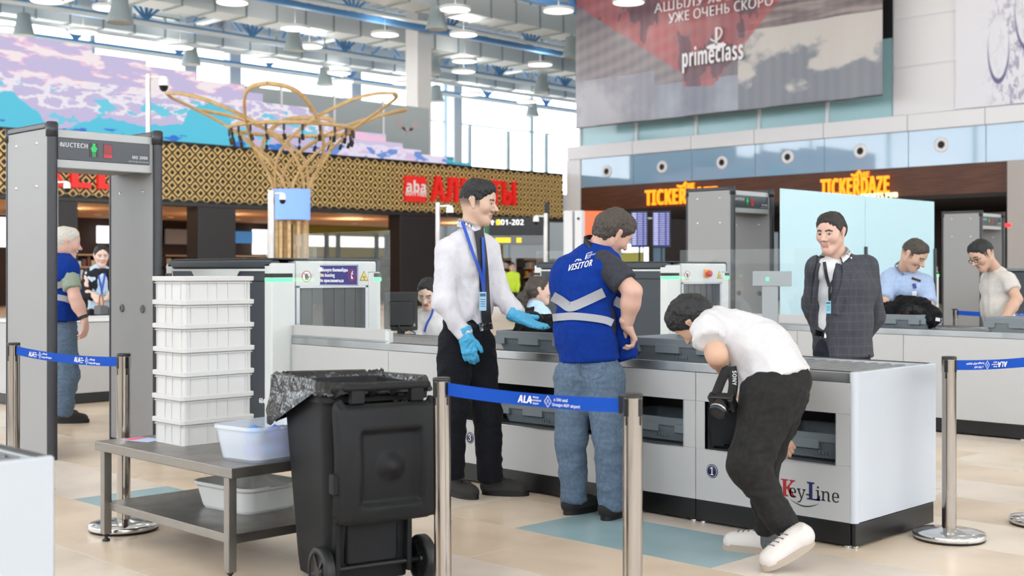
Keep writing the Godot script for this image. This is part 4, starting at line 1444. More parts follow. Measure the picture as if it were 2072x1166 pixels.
# ================================================================ shop front, led wall, right facade
func led_image() -> ImageTexture:
	var W := 768
	var H := 192
	var a := FastNoiseLite.new(); a.seed = 3; a.frequency = 0.008; a.fractal_octaves = 4
	var b := FastNoiseLite.new(); b.seed = 9; b.frequency = 0.02; b.fractal_octaves = 4; b.fractal_type = FastNoiseLite.FRACTAL_RIDGED
	var c := FastNoiseLite.new(); c.seed = 17; c.frequency = 0.012; c.fractal_octaves = 5
	var im := Image.create(W, H, false, Image.FORMAT_RGB8)
	for y in H:
		var fy := float(y) / H
		for x in W:
			var fx := float(x) / W
			var col := Color(0.80, 0.76, 0.90)
			var cl := a.get_noise_2d(x * 1.6, y * 3.4)
			if fy < 0.50 and cl > 0.06: col = Color(0.96, 0.80, 0.90)
			if fy < 0.50 and cl > 0.16: col = Color(0.99, 0.94, 0.95)
			var ridge := b.get_noise_2d(x * 1.3, y * 1.9)
			if fy > 0.42 and fy < 0.74 and ridge > 0.32: col = Color(0.96, 0.93, 0.97)
			var shore := 1.02 - 0.50 * exp(-pow((fx - 0.385) / 0.055, 2.0)) - 0.42 * exp(-pow((fx - 0.05) / 0.045, 2.0)) - 0.24 * exp(-pow((fx - 0.24) / 0.10, 2.0)) + 0.10 * c.get_noise_2d(x * 1.2, y * 1.2)
			if fx < 0.62 and fy > shore: col = Color(0.36, 0.80, 0.91)
			elif fx < 0.62 and fy > 0.5 and c.get_noise_2d(x * 1.5, y * 1.5) > 0.30: col = Color(0.45, 0.83, 0.92)
			if fx < 0.62 and fy > 0.9 and c.get_noise_2d(x * 2.0 + 300, y * 3.0) > 0.22: col = Color(0.20, 0.48, 0.85)
			if fx >= 0.62:
				col = Color(0.85, 0.80, 0.92) if sin(y * 0.22 + 2.0 * c.get_noise_2d(x, y)) > 0 else Color(0.97, 0.80, 0.90)
				if fy > 0.80 and ridge > 0.15: col = Color(0.93, 0.90, 0.98)
				if fy > 0.84 and c.get_noise_2d(x * 2.0, y * 2.0) > 0.18: col = Color(0.45, 0.60, 0.88)
				if fx > 0.90 and fy > 0.8: col = Color(0.32, 0.74, 0.82) if ridge < 0.3 else Color(0.30, 0.55, 0.66)
			if y % 5 == 0: col = col * 0.93
			im.set_pixel(x, y, col)
	return ImageTexture.create_from_image(im)

func mural_image() -> ImageTexture:
	var W := 384
	var H := 512
	var a := FastNoiseLite.new(); a.seed = 5; a.frequency = 0.018; a.fractal_octaves = 5
	var b := FastNoiseLite.new(); b.seed = 8; b.frequency = 0.012; b.fractal_octaves = 3; b.domain_warp_enabled = true; b.domain_warp_amplitude = 40.0
	var im := Image.create(W, H, false, Image.FORMAT_RGB8)
	for y in H:
		for x in W:
			var col := Color(0.90, 0.90, 0.93)
			var dens := smoothstep(0.28, 0.75, float(x) / W + 0.10 * a.get_noise_2d(x * 0.5, y * 0.5))
			var ln := absf(b.get_noise_2d(x, y * 0.8))
			var ink := smoothstep(0.07, 0.0, ln) * dens * (0.45 + 0.55 * maxf(0.0, a.get_noise_2d(x + 90, y)))
			ink = maxf(ink, 0.35 * dens * smoothstep(0.05, 0.4, a.get_noise_2d(x * 1.4, y * 1.4)))
			for q in [[200.0, 360.0, 60.0], [330.0, 270.0, 70.0]]:
				var dx: float = (x - q[0]) / 0.8
				var dy: float = (y - q[1]) / 1.5
				var r := sqrt(dx * dx + dy * dy)
				if absf(r - q[2]) < 7.0: ink = maxf(ink, 0.75 * smoothstep(-0.6, 1.0, dy / q[2]) * smoothstep(7.0, 2.0, absf(r - q[2])))
				elif r < q[2] - 7: ink *= 0.25
			im.set_pixel(x, y, col.lerp(Color(0.25, 0.25, 0.42), clampf(ink, 0, 1)))
	return ImageTexture.create_from_image(im)

func banner_image() -> ImageTexture:
	# a hazy grey terminal scene with a red triangle printed on fabric
	var W := 640
	var H := 448
	var a := FastNoiseLite.new(); a.seed = 15; a.frequency = 0.006; a.fractal_octaves = 5
	var b := FastNoiseLite.new(); b.seed = 4; b.frequency = 0.02; b.fractal_octaves = 4
	var im := Image.create(W, H, false, Image.FORMAT_RGB8)
	for y in H:
		var fy := float(y) / H
		for x in W:
			var fx := float(x) / W
			var col := Color(0.45, 0.43, 0.46)
			var st := sin((fy * 1.6 + fx * 0.55) * 70.0 + 2.5 * a.get_noise_2d(x * 0.3, y))
			if fx < 0.45 and fy < 0.86: col = col.lerp(Color(0.64, 0.59, 0.59), 0.20 + 0.20 * st)
			if fx < 0.30 and fy > 0.80: col = Color(0.50, 0.50, 0.55).lerp(Color(0.66, 0.66, 0.69), clampf(0.4 + 1.6 * a.get_noise_2d(x, y), 0, 1))
			if fx >= 0.30 and fy > 0.86: col = Color(0.48, 0.50, 0.56).lerp(Color(0.60, 0.63, 0.68), clampf(0.4 + 1.2 * a.get_noise_2d(x, y), 0, 1))
			if fx > 0.58 and fy > 0.70:
				var cl := a.get_noise_2d(x * 1.2 + 50, y * 1.8)
				var low := smoothstep(0.80, 0.88, fy + 0.25 * cl)
				col = Color(0.76, 0.74, 0.72).lerp(Color(0.46, 0.48, 0.52), low)
			elif fx > 0.62 and fy <= 0.70: col = Color(0.38, 0.33, 0.35).lerp(Color(0.60, 0.55, 0.54), clampf(0.5 + 1.2 * b.get_noise_2d(x * 0.3, y * 3.0), 0, 1))
			# red triangle, its tip low in the middle
			var tl := lerpf(0.10, 0.40, clampf((fy - 0.56) / 0.27, -2.0, 1.0))
			var tr := lerpf(0.74, 0.50, clampf((fy - 0.56) / 0.33, -2.0, 1.0))
			if fx > tl and fx < tr and fy < 0.89 - 0.10 * (0.5 - fx):
				col = col.lerp(Color(0.70, 0.30, 0.31), 0.60 + 0.22 * b.get_noise_2d(x, y * 2.0))
				if b.get_noise_2d(x * 0.7 + 200, y * 0.35) > 0.16: col = col.lerp(Color(0.30, 0.26, 0.31), 0.65)
			col = col.lerp(Color(0.72, 0.70, 0.72), 0.05 + 0.05 * sin(x * 0.31))
			im.set_pixel(x, y, col)
	return ImageTexture.create_from_image(im)

func picture(key: String, t: Texture2D, rough := 0.6, emit := 0.0) -> StandardMaterial3D:
	var m := mat(key, Color.WHITE, rough)
	m.albedo_texture = t
	if emit > 0.0:
		m.albedo_color = Color(0.15, 0.15, 0.15)
		m.emission_enabled = true
		m.emission = Color.BLACK
		m.emission_texture = t
		m.emission_energy_multiplier = emit
	return m

func led_wall() -> void:
	var x := BAND_X - 0.35
	var o := thing("led_wall", "stepped led wall showing pink sky, snowy peaks and turquoise water", "led screen", Vector3(x, 5.38, 0))
	var steps := [[-260, 187, 93], [187, 297, 122], [297, 396, 146], [396, 494, 173], [494, 532, 190], [532, 625, 218], [625, 665, 232], [665, 705, 252], [705, 781, 272], [781, 815, 290], [815, 852, 304], [852, 918, 318], [918, 953, 330], [953, 979, 340]]
	var m := picture("led picture", led_image(), 0.6, 0.95)
	var z0 := on_x(-60, 300, x).z
	var z1 := on_x(979, 300, x).z
	var back := mat("led cabinet", Color(0.16, 0.17, 0.19), 0.6)
	for s in steps:
		var za: float = on_x(s[0], 300, x).z
		var zb: float = on_x(s[1], 300, x).z
		var top: float = on_x(s[1], s[2], x).y - 5.38
		var b := MB.new()
		b.box(Vector3(-0.15, 0, zb), Vector3(-0.005, top - 0.004, za))
		var cab := part(o, "cabinet_column", b, back)
		var f := MB.new()
		var u0 := maxf(-0.2, (za - z0) / (z1 - z0))
		var u1 := (zb - z0) / (z1 - z0)
		var vt := 1.0 - top / 2.85
		var i := f.vert(Vector3(0, 0, za), Vector3.RIGHT, Vector2(u0, 1)); f.vert(Vector3(0, 0, zb), Vector3.RIGHT, Vector2(u1, 1)); f.vert(Vector3(0, top, zb), Vector3.RIGHT, Vector2(u1, vt)); f.vert(Vector3(0, top, za), Vector3.RIGHT, Vector2(u0, vt))
		f.quad_i(i, i + 1, i + 2, i + 3)
		part(cab, "led_screen_face", f, m)

func shop_front() -> void:
	var z0 := on_x(-260, 350, BAND_X).z
	var z1 := -38.6
	var o := thing("lattice_fascia", "black shop fascia with golden diamond lattice under the led wall", "fascia", Vector3(BAND_X, 0, 0))
	part(o, "backing", MB.new().box(Vector3(-0.30, 3.5, z1), Vector3(-0.04, 5.36, z0)), mat("fascia black", Color(0.055, 0.045, 0.04), 0.5))
	part(o, "lower_rail", MB.new().box(Vector3(-0.35, 3.36, z1), Vector3(0.02, 3.5, z0), 0.02), mat("fascia rail", Color(0.13, 0.12, 0.12), 0.4))
	part(o, "upper_rail", MB.new().box(Vector3(-0.35, 5.36, z1), Vector3(0.02, 5.41, z0), 0.01), mat("fascia rail"))
	var gold := mat("lattice gold", Color(0.90, 0.76, 0.48), 0.45)
	var P := 0.41
	var pm := MB.new()
	var ry := Basis(Vector3.UP, PI / 2)
	pm.t = Transform3D(ry, Vector3.ZERO)
	for r in 10:
		for e in 2:
			if (r + e) % 2: continue
			var cx := e * P * 0.5
			var cy := 3.5 + 0.10 + r * P * 0.5
			if cy > 5.30: continue
			for q in 4:
				var g := q * PI / 2
				var a := Vector2(cos(g), sin(g))
				var b := Vector2(cos(g + PI / 2), sin(g + PI / 2))
				var pl := PackedVector2Array([a * 0.158, b * 0.158, b * 0.098, a * 0.098])
				for k in 4: pl[k] = Vector2(cx + pl[k].x, clampf(cy + pl[k].y, 3.505, 5.355))
				pm.prism(pl, -0.04, 0.0)
			for q in 4:
				if q < 2:
					var d := 0.026
					var c2 := Vector2(cx + (P * 0.5 if q == 0 else 0.0), cy + (0.0 if q == 0 else P * 0.5))
					if c2.y < 5.33: pm.prism(PackedVector2Array([c2 + Vector2(d, 0), c2 + Vector2(0, d), c2 - Vector2(d, 0), c2 - Vector2(0, d)]), -0.04, -0.004)
	var pmesh := pm.mesh()
	var n := int((z0 - z1) / P)
	for k in n:
		var t := part(o, "lattice_panel", pmesh, gold)
		t.position = Vector3(0, 0, z0 - 0.25 - k * P)
	# signs
	var red := mat("sign red", Color(0.87, 0.13, 0.10), 0.45)
	red.emission_enabled = true
	red.emission = Color(0.9, 0.10, 0.08)
	red.emission_energy_multiplier = 0.25
	var wh := mat("sign white", Color(0.95, 0.95, 0.95), 0.5)
	var rx := BAND_X + 0.02
	var lp := on_x(838, 383, rx)
	var lg := thing("logo_box_sign", "red square logo box with white duty free lettering on the lattice", "sign", lp)
	part(lg, "box", MB.new().box(Vector3(-0.015, -0.48, -0.50), Vector3(0.12, 0.48, 0.50), 0.01), red)
	letters(lg, "lettering", "aba", 0.42, Vector3(0.122, 0.08, 0), ry, wh, 0.01)
	letters(lg, "lettering", "DUTY FREE", 0.15, Vector3(0.122, -0.19, 0), ry, wh, 0.01)
	var words := [["АЛМАТЫ", 872, 1042, 388, "red АЛМАТЫ letters mounted on the golden lattice", 0.95], ["FREE", 20, 232, 347, "red FREE letters mounted on the golden lattice seen through the gate", 0.98], ["DUTY", -240, -20, 330, "red DUTY letters on the golden lattice left of FREE", 0.98]]
	for w in words:
		var pa := on_x(w[1], w[3], rx)
		var pb := on_x(w[2], w[3], rx)
		var mid := (pa + pb) * 0.5
		mid.y = on_x((w[1] + w[2]) * 0.5, w[3], rx).y
		var s := thing("shop_sign_letters", w[4], "sign", mid)
		var tm := text_mesh(w[0], w[5], 0.14)
		var ab := tm.get_aabb()
		var sc: float = absf(pa.z - pb.z) / maxf(0.01, ab.size.x)
		var q := part(s, "letters", tm, red)
		q.transform = Transform3D(ry * Basis.from_scale(Vector3(sc, 1, 1)), Vector3(0.06, 0, 0))
	# shop interior behind the front
	var xin := BAND_X - 11.0
	var shopwall := tri(mat("shop wall brown", Color(0.22, 0.16, 0.13), 0.7), 0.3)
	var so := thing("shop_interior_shell", "brown back wall and warm ceiling of the shop under the lattice", "shop", Vector3(xin, 0, 0))
	part(so, "rear_wall", MB.new().box(Vector3(-0.3, 0, z1), Vector3(0, 3.4, z0)), shopwall)
	part(so, "shop_ceiling", MB.new().box(Vector3(-0.3, 3.40, z1), Vector3(10.6, 3.50, z0)), mat("shop ceiling warm", Color(0.80, 0.64, 0.48), 0.7))
	var zs := z0
	var k := 0
	while zs > z1 + 2.0:
		for xx in [3.0, 7.5]:
			var p := Vector3(xin + xx, 3.38, zs - 1.4)
			var dl := thing("shop_downlight", "small warm downlight in the shop ceiling", "ceiling lamp", p, 0.0, "shop downlights")
			part(dl, "trim", MB.new().lathe([Vector2(0.10, 0.0), Vector2(0.15, 0.0), Vector2(0.15, 0.02)], 14), wh)
			part(dl, "bulb", MB.new().lathe([Vector2(0, 0.01), Vector2(0.10, 0.01)], 14), glow("downlight glow", Color(1.0, 0.86, 0.66), 6.0))
		if k % 2 == 0: lamp("added_shop_fill_light", Vector3(xin + 6.5, 2.7, zs - 1.4), 0.8, 5.0, Color(1.0, 0.88, 0.74), true)  # added fill without a fixture, aimed up to brighten the shop ceiling
		if k % 2 == 0: lamp("shop_light", Vector3(xin + 5.2, 3.3, zs - 1.4), 0.5, 4.5, Color(1.0, 0.84, 0.66))
		zs -= 3.0
		k += 1
	# black columns at the front
	for c in [[403, 468], [813, 875], [103, 150], [1143, 1150]]:
		var pa := on_x(c[0], 480, BAND_X + 0.25)
		var pb := on_x(c[1], 480, BAND_X - 0.25)
		var mid := (pa + pb) * 0.5
		var w := absf(pa.z - pb.z) * 0.5
		if c[0] < 1100:
			var co := thing("shop_column", "dark brown square column carrying the lattice fascia", "column", Vector3(BAND_X - 0.15, 0, mid.z), 0.0, "dark columns of the shop front")
			part(co, "shaft", MB.new().box(Vector3(-0.45, 0, -w + 0.05), Vector3(0.25, 3.37, w - 0.05), 0.02), mat("column dark brown", Color(0.115, 0.095, 0.09), 0.45))
			part(co, "plinth_band", MB.new().box(Vector3(-0.46, 0, -w + 0.03), Vector3(0.27, 0.2, w - 0.03), 0.01), mat("fascia black"))
	# lit panels and coloured walls inside the shop: [px0, px1, py0, py1, x offset from the rear wall, material]
	var lit := glow("display glow", Color(0.93, 0.97, 1.0), 1.4)
	var olive := mat("olive panel", Color(0.62, 0.60, 0.26), 0.7)
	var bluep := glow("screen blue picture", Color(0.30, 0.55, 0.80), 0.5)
	var greyp := mat("shop grey panel", Color(0.62, 0.64, 0.66), 0.6)
	var woodp := mat("shop pale wood", Color(0.80, 0.62, 0.44), 0.6)
	var panels := [[600, 812, 446, 476, 0.5, olive, "olive wall panel above the bright windows"], [600, 812, 478, 500, 0.4, lit, "bright window strip at the rear of the shop"], [600, 812, 502, 520, 0.45, olive, "pale olive counter front at the shop rear"], [511, 540, 465, 520, 0.4, lit, "bright doorway at the shop rear"], [469, 510, 469, 492, 0.4, bluep, "blue and white picture on the shop rear wall"], [334, 402, 465, 494, 0.4, greyp, "pale grey picture panel on the shop rear wall"], [196, 232, 458, 492, 0.4, lit, "bright screen on the wall behind the dark jacket woman"], [118, 146, 456, 475, 0.4, lit, "bright screen behind the old man"], [0, 14, 440, 500, 0.4, lit, "bright screen at the edge behind the metal detector"], [992, 1010, 494, 512, 3.0, lit, "small white light box under the gate sign"], [1010, 1017, 494, 530, 3.0, olive, "thin olive panel under the gate sign"]]
	for p in panels:
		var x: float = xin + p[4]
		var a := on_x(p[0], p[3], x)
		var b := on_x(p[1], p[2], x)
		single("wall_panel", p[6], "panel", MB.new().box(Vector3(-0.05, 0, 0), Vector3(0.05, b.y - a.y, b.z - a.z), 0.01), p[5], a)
	for px in [661, 684, 762, 782]:
		var p := on_x(px, 480, xin + 2.0)
		single("slim_shop_post", "slim black post before the bright shop windows", "post", MB.new().box(Vector3(-0.08, 0, -0.08), Vector3(0.08, 3.0, 0.08), 0.01), mat("post black", Color(0.06, 0.06, 0.06), 0.5), Vector3(p.x, 0, p.z), 0.0, "slim black shop posts")
	# product shelves
	var rng := RandomNumberGenerator.new()
	rng.seed = 77
	var tints := [Color(0.85, 0.70, 0.50), Color(0.70, 0.30, 0.22), Color(0.90, 0.88, 0.84), Color(0.45, 0.24, 0.18), Color(0.80, 0.60, 0.25), Color(0.55, 0.60, 0.66)]
	for s in [[786, 816, 8.0], [1000, 1035, 6.0], [1060, 1100, 6.5], [1120, 1160, 5.0], [335, 400, 8.5], [150, 200, 8.5], [205, 236, 8.0], [470, 540, 9.0]]:
		var x: float = xin + s[2]
		var a := on_x(s[0], 549, x)
		var b := on_x(s[1], 549, x)
		var w := absf(b.z - a.z)
		var sh := thing("shop_shelf", "wooden shop shelf lit warmly and stacked with goods", "shelf", Vector3(x, 0, (a.z + b.z) * 0.5), 0.0, "shelves of goods in the shop")
		part(sh, "carcass", MB.new().box(Vector3(-0.5, 0, -w * 0.5), Vector3(-0.46, 1.9, w * 0.5)).box(Vector3(-0.46, 0, -w * 0.5), Vector3(0, 1.9, -w * 0.5 + 0.04)).box(Vector3(-0.46, 0, w * 0.5 - 0.04), Vector3(0, 1.9, w * 0.5)), mat("shelf dark", Color(0.12, 0.09, 0.07), 0.5))
		for y in [0.05, 0.55, 1.0, 1.4, 1.8]:
			part(sh, "board", MB.new().box(Vector3(-0.46, y, -w * 0.5), Vector3(0.02, y + 0.05, w * 0.5)), woodp)
			if y > 0.3 and y < 1.7:
				var zz := -w * 0.5 + 0.08
				while zz < w * 0.5 - 0.2:
					var ww := rng.randf_range(0.10, 0.2)
					var hh := rng.randf_range(0.18, 0.32)
					var gm: StandardMaterial3D = mat("goods %d" % (rng.randi() % 6), Color.WHITE, 0.5)
					single("goods_box", "small packaged goods standing on a shop shelf", "box", MB.new().box(Vector3(-0.1, 0, -ww * 0.45), Vector3(0.1, hh, ww * 0.45), 0.01), gm, sh.position + Vector3(-0.15, y + 0.05, zz + ww * 0.5), 0.0, "goods on the shop shelves")
					zz += ww + 0.02
	for t in 6:
		mat("goods %d" % t).albedo_color = tints[t]
	# grey glass boards right of the led wall
	var gb := [[494, 566, 176], [570, 673, 186], [677, 772, 203], [776, 867, 217]]
	for q in 4:
		var xx := BAND_X - 1.6
		var a := on_x(gb[q][0], 300, xx)
		var b := on_x(gb[q][1], 300, xx)
		var o2 := thing("grey_backdrop_panel", ["grey panel behind the turquoise step of the led wall", "second grey panel behind the led wall", "third grey panel behind the led wall", "grey panel with faint winged emblem before the white column"][q], "panel", Vector3(xx, 5.0, (a.z + b.z) * 0.5), 0.0, "grey panels behind the led wall")
		var w := absf(a.z - b.z) * 0.5
		part(o2, "board", MB.new().box(Vector3(-0.05, 0, -w), Vector3(0.05, 2.72, w), 0.01), mat("backdrop grey", Color(0.66, 0.70, 0.71), 0.5))
		part(o2, "edge_post", MB.new().box(Vector3(-0.05, -1.49, w), Vector3(0.06, 2.8, w + 0.08)), wh)
		if q == 3:
			var e := MB.new()
			e.t = Transform3D(ry, Vector3(0.055, 1.75, 0))
			for sg in [-1.0, 1.0]:
				for f in 5:
					var g := 0.25 + f * 0.22
					e.bar(Vector3(sg * 0.08, 0.0, 0), Vector3(sg * (0.15 + 0.55 * cos(g)), 0.10 + 0.42 * sin(g), 0), 0.01, 0.05, Vector3(0, 0, 1).cross(Vector3(sg * cos(g), sin(g), 0)))
			e.prism(PackedVector2Array([Vector2(-0.1, 0.05), Vector2(0.1, 0.05), Vector2(0, -0.25)]), 0, 0.01)
			part(o2, "winged_emblem", e, mat("emblem grey", Color(0.74, 0.70, 0.70), 0.5))

func facade() -> void:
	var z := FACADE_Z
	var xl := on_z(1149, 300, z).x
	var white := mat("facade white", Color(0.90, 0.90, 0.91), 0.5)
	var o := thing("facade_band", "white and pale blue glass fascia band above the brown beam", "facade", Vector3(0, 0, z))
	var joints := []
	for px in [1149, 1282, 1400, 1528, 1668, 1838, 1995, 2200, 2420]:
		joints.append(on_z(px, 300, z).x)
	for k in joints.size() - 1:
		part(o, "white_panel", MB.new().box(Vector3(joints[k] + 0.01, 5.98, -0.4), Vector3(joints[k + 1] - 0.01, 6.52, 0.08), 0.01), white)
	var bx := []
	for px in [1176, 1282, 1400, 1528, 1668, 1838, 1995, 2200, 2420]:
		bx.append(on_z(px, 300, z).x)
	var bl := mat("facade blue glass", Color(0.53, 0.66, 0.76), 0.06)
	bl.metallic = 0.0
	bl.clearcoat_enabled = true
	bl.clearcoat = 1.0
	bl.clearcoat_roughness = 0.03
	for k in bx.size() - 1:
		part(o, "blue_glass_panel", MB.new().box(Vector3(bx[k] + 0.01, 4.78, -0.35), Vector3(bx[k + 1] - 0.01, 5.97, 0.0), 0.004), bl)
	single("facade_corner_post", "white corner post at the left end of the blue fascia", "post", MB.new().box(Vector3(xl - 0.05, 0, -0.4), Vector3(bx[0] - 0.02, 5.97, 0.05), 0.01), white, Vector3(0, 0, z))
	for p in [[1228, 347], [1340, 338], [1461, 329], [1594, 318], [1741, 306], [1905, 293]]:
		var q := on_z(p[0], p[1], z)
		var n := thing("jet_nozzle", "round white air nozzle set into the pale blue fascia", "air vent", q, 0.0, "round air nozzles in the fascia")
		var r := MB.new()
		r.t = Transform3D(Basis(Vector3.RIGHT, PI / 2), Vector3.ZERO)
		r.lathe([Vector2(0.12, 0.03), Vector2(0.15, 0.06), Vector2(0.23, 0.05), Vector2(0.25, 0.01), Vector2(0.25, 0.0)], 24)
		part(n, "ring", r, white)
		var c := MB.new()
		c.t = r.t
		c.lathe([Vector2(0, 0.01), Vector2(0.09, 0.01), Vector2(0.12, 0.03)], 20)
		part(n, "throat", c, mat("nozzle dark", Color(0.07, 0.07, 0.07), 0.6))
	var wood := tri(mat("beam walnut", Color(0.40, 0.235, 0.145), 0.5), 0.25)
	wood.albedo_texture = noise_tex("walnut", 0.02, 256, [[0.0, Color(0.72, 0.68, 0.66)], [1.0, Color.WHITE]], FastNoiseLite.TYPE_SIMPLEX_SMOOTH, false, 1, 5, 12)
	wood.uv1_scale = Vector3(0.15, 2.0, 0.15)
	var xr := on_z(2044, 350, z).x
	var b := thing("walnut_beam", "long brown wooden beam under the blue glass fascia", "beam", Vector3(0, 0, z))
	part(b, "face_board", MB.new().box(Vector3(bx[0], 3.80, -0.5), Vector3(xr, 4.77, 0.02), 0.01), wood)
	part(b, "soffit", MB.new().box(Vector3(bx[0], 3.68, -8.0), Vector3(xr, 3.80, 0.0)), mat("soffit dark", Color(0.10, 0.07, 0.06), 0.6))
	var pc := thing("facade_column", "broad pale grey column at the right end of the brown beam", "column", Vector3(xr, 0, z))
	part(pc, "shaft", MB.new().box(Vector3(0, 0, -0.8), Vector3(3.2, 4.77, 0.25), 0.02), mat("column stone", Color(0.70, 0.67, 0.65), 0.6))
	var rear := thing("pub_rear_wall", "dark brown rear wall of the pub under the beam", "wall", Vector3(0, 0, z - 8.0))
	part(rear, "wall_face", MB.new().box(Vector3(xl - 3, 0, -0.3), Vector3(xr + 4, 3.8, 0)), mat("pub wall", Color(0.14, 0.085, 0.06), 0.7))
	# signs on the beam
	var amber := glow("neon amber", Color(1.0, 0.58, 0.10), 1.5)
	var creamy := glow("neon cream", Color(1.0, 0.90, 0.72), 1.6)
	for s in [[1307, 1452, 395, "amber neon pub sign half hidden by the metal detector"], [1662, 1800, 375, "amber neon pub sign with white sub line on the brown beam"]]:
		var pa := on_z(s[0], s[2], z + 0.1)
		var pb := on_z(s[1], s[2], z + 0.1)
		var sg := thing("neon_sign", s[3], "sign", Vector3((pa.x + pb.x) * 0.5, on_z((s[0] + s[1]) * 0.5, s[2], z + 0.1).y, z + 0.12))
		var w := pb.x - pa.x
		var tm := text_mesh("TICKERDAZE", 0.60, 0.08)
		var sc := w / tm.get_aabb().size.x
		var q := part(sg, "letters", tm, amber)
		q.transform = Transform3D(Basis.from_scale(Vector3(sc, 1, 1)), Vector3(0, -0.05, 0))
		letters(sg, "small_word", "THE", 0.20, Vector3(w * 0.12, 0.34, 0), Basis(), amber, 0.06)
		var lf := MB.new()
		lf.tube(smooth([Vector3(-w * 0.05, 0.38, 0), Vector3(w * 0.0, 0.33, 0), Vector3(w * 0.05, 0.38, 0), Vector3(w * 0.075, 0.50, 0)], 4), [0.03, 0.04, 0.05, 0.05, 0.05, 0.05, 0.05, 0.05, 0.05, 0.055, 0.06, 0.05, 0.03], 8)
		part(sg, "leaf_flourish", lf, amber)
		letters(sg, "sub_line", "SPORTS PUB", 0.17, Vector3(w * 0.36, -0.40, 0.02), Basis(), creamy, 0.05)
	# gallery above: glass balustrade, dark openings, banner, white wall and mural
	var gal := thing("gallery_glazing", "pale glazed gallery rail behind the hanging banner", "balustrade", Vector3(0, 0, z))
	var gm := mat("gallery glass tint", Color(0.62, 0.78, 0.81), 0.12)
	var gx := []
	for px in [1176, 1290, 1410, 1538, 1676, 1808]: gx.append(on_z(px, 250, z - 0.1).x)
	for k in gx.size() - 1:
		part(gal, "glass_panel", MB.new().box(Vector3(gx[k] + 0.05, 6.52, -0.14), Vector3(gx[k + 1] - 0.05, 9.2, -0.08), 0.004), gm)
		part(gal, "frame_post", MB.new().box(Vector3(gx[k] - 0.05, 6.52, -0.2), Vector3(gx[k] + 0.05, 9.2, 0.0)), white)
	part(gal, "upper_wall", MB.new().box(Vector3(gx[0] - 0.2, 9.2, -0.4), Vector3(gx[5] + 0.02, DECK, -0.1)), mat("gallery dark", Color(0.12, 0.13, 0.14), 0.5))
	var ww := thing("gallery_wall", "white panelled wall between the banner and the ink mural", "wall", Vector3(0, 0, z))
	var wx0 := gx[5] as float
	var wx1 := on_z(1935, 100, z).x
	var wx2 := on_z(2480, 100, z).x
	for k in 4:
		part(ww, "wall_board", MB.new().box(Vector3(wx0 + 0.05, 6.54 + k * 1.62, -0.3), Vector3(wx1, 6.54 + (k + 1) * 1.62 - 0.05, -0.02), 0.01), white)
	part(ww, "wall_backing", MB.new().box(Vector3(wx0, 6.53, -0.5), Vector3(wx2, DECK, -0.06)), mat("wall backing", Color(0.90, 0.90, 0.92), 0.6))
	var mu := MB.new()
	mu.t = Transform3D(Basis(), Vector3.ZERO)
	var mi := mu.vert(Vector3(wx1, 6.55, 0), Vector3.BACK, Vector2(0, 1)); mu.vert(Vector3(wx1 + 2.7, 6.55, 0), Vector3.BACK, Vector2(1, 1)); mu.vert(Vector3(wx1 + 2.7, 12.9, 0), Vector3.BACK, Vector2(1, 0)); mu.vert(Vector3(wx1, 12.9, 0), Vector3.BACK, Vector2(0, 0))
	mu.quad_i(mi, mi + 1, mi + 2, mi + 3)
	mu.box(Vector3(wx1, 6.55, -0.05), Vector3(wx1 + 2.7, 12.9, -0.002))
	single("ink_mural", "white mural with blue black ink brush marks on the gallery wall", "mural", mu, picture("mural print", mural_image()), Vector3(0, 0, z + 0.06))
	# hanging banner
	var bz := z + 1.2
	var b0 := on_z(1165, 256, bz)
	var b1 := on_z(1785, 197, bz)
	var bw := b1.x - b0.x
	var bot := (b0.y + b1.y) * 0.5
	var btop := bot + bw * 0.70
	var ba := thing("hanging_banner", "grey and red printed banner hanging before the gallery", "banner", Vector3((b0.x + b1.x) * 0.5, bot, bz))
	var pts := []
	for r in 2:
		for c in 41:
			var t := c / 40.0
			pts.append(Vector3((t - 0.5) * bw, (btop - bot) * (1.0 - r), 0.05 * sin(t * 23.0) + 0.03 * sin(t * 51.0)))
	var bs := MB.new().sheet(pts, 2, 41)
	var bk := []
	for p in pts: bk.append(p - Vector3(0, 0, 0.012))
	bs.sheet(bk, 2, 41)
	var bmm := picture("banner print", banner_image(), 0.35)
	bmm.metallic_specular = 0.6
	part(ba, "sheet", bs, bmm)
	part(ba, "hem_bar", MB.new().rod(Vector3(-bw * 0.5, 0, 0), Vector3(bw * 0.5, 0, 0), 0.03, 8), mat("hem grey", Color(0.3, 0.3, 0.32), 0.5))
	var wt := mat("print white")
	for l in [["АШЫЛУ ЖАҚЫНДА", 1325, 1580, -6, 0.36], ["УЖЕ ОЧЕНЬ СКОРО", 1354, 1565, 19, 0.36], ["primeclass", 1381, 1504, 110, 0.66]]:
		var a := on_z(l[1], l[3], bz + 0.1)
		var c := on_z(l[2], l[3], bz + 0.1)
		var tm := text_mesh(l[0], l[4], 0.01, l[0] == "primeclass")
		var sc := (c.x - a.x) / tm.get_aabb().size.x
		var q := part(ba, "lettering", tm, wt)
		q.transform = Transform3D(Basis.from_scale(Vector3(sc, 1, 1)), Vector3((a.x + c.x) * 0.5, on_z((l[1] + l[2]) * 0.5, l[3], bz + 0.1).y, bz + 0.13) - ba.position)
	var em := MB.new()
	var ec := on_z(1450, 78, bz + 0.1) - ba.position
	em.t = Transform3D(Basis(), Vector3(ec.x, ec.y, 0.12))
	em.tube(smooth([Vector3(-0.24, 0.02, 0), Vector3(-0.1, -0.08, 0), Vector3(0.12, -0.02, 0), Vector3(0.24, 0.18, 0), Vector3(0.18, 0.34, 0), Vector3(0.02, 0.38, 0)], 5), 0.035, 6)
	em.bar(Vector3(0, 0.40, 0), Vector3(0, -0.25, 0), 0.02, 0.09, Vector3.RIGHT)
	var el := PackedVector2Array()
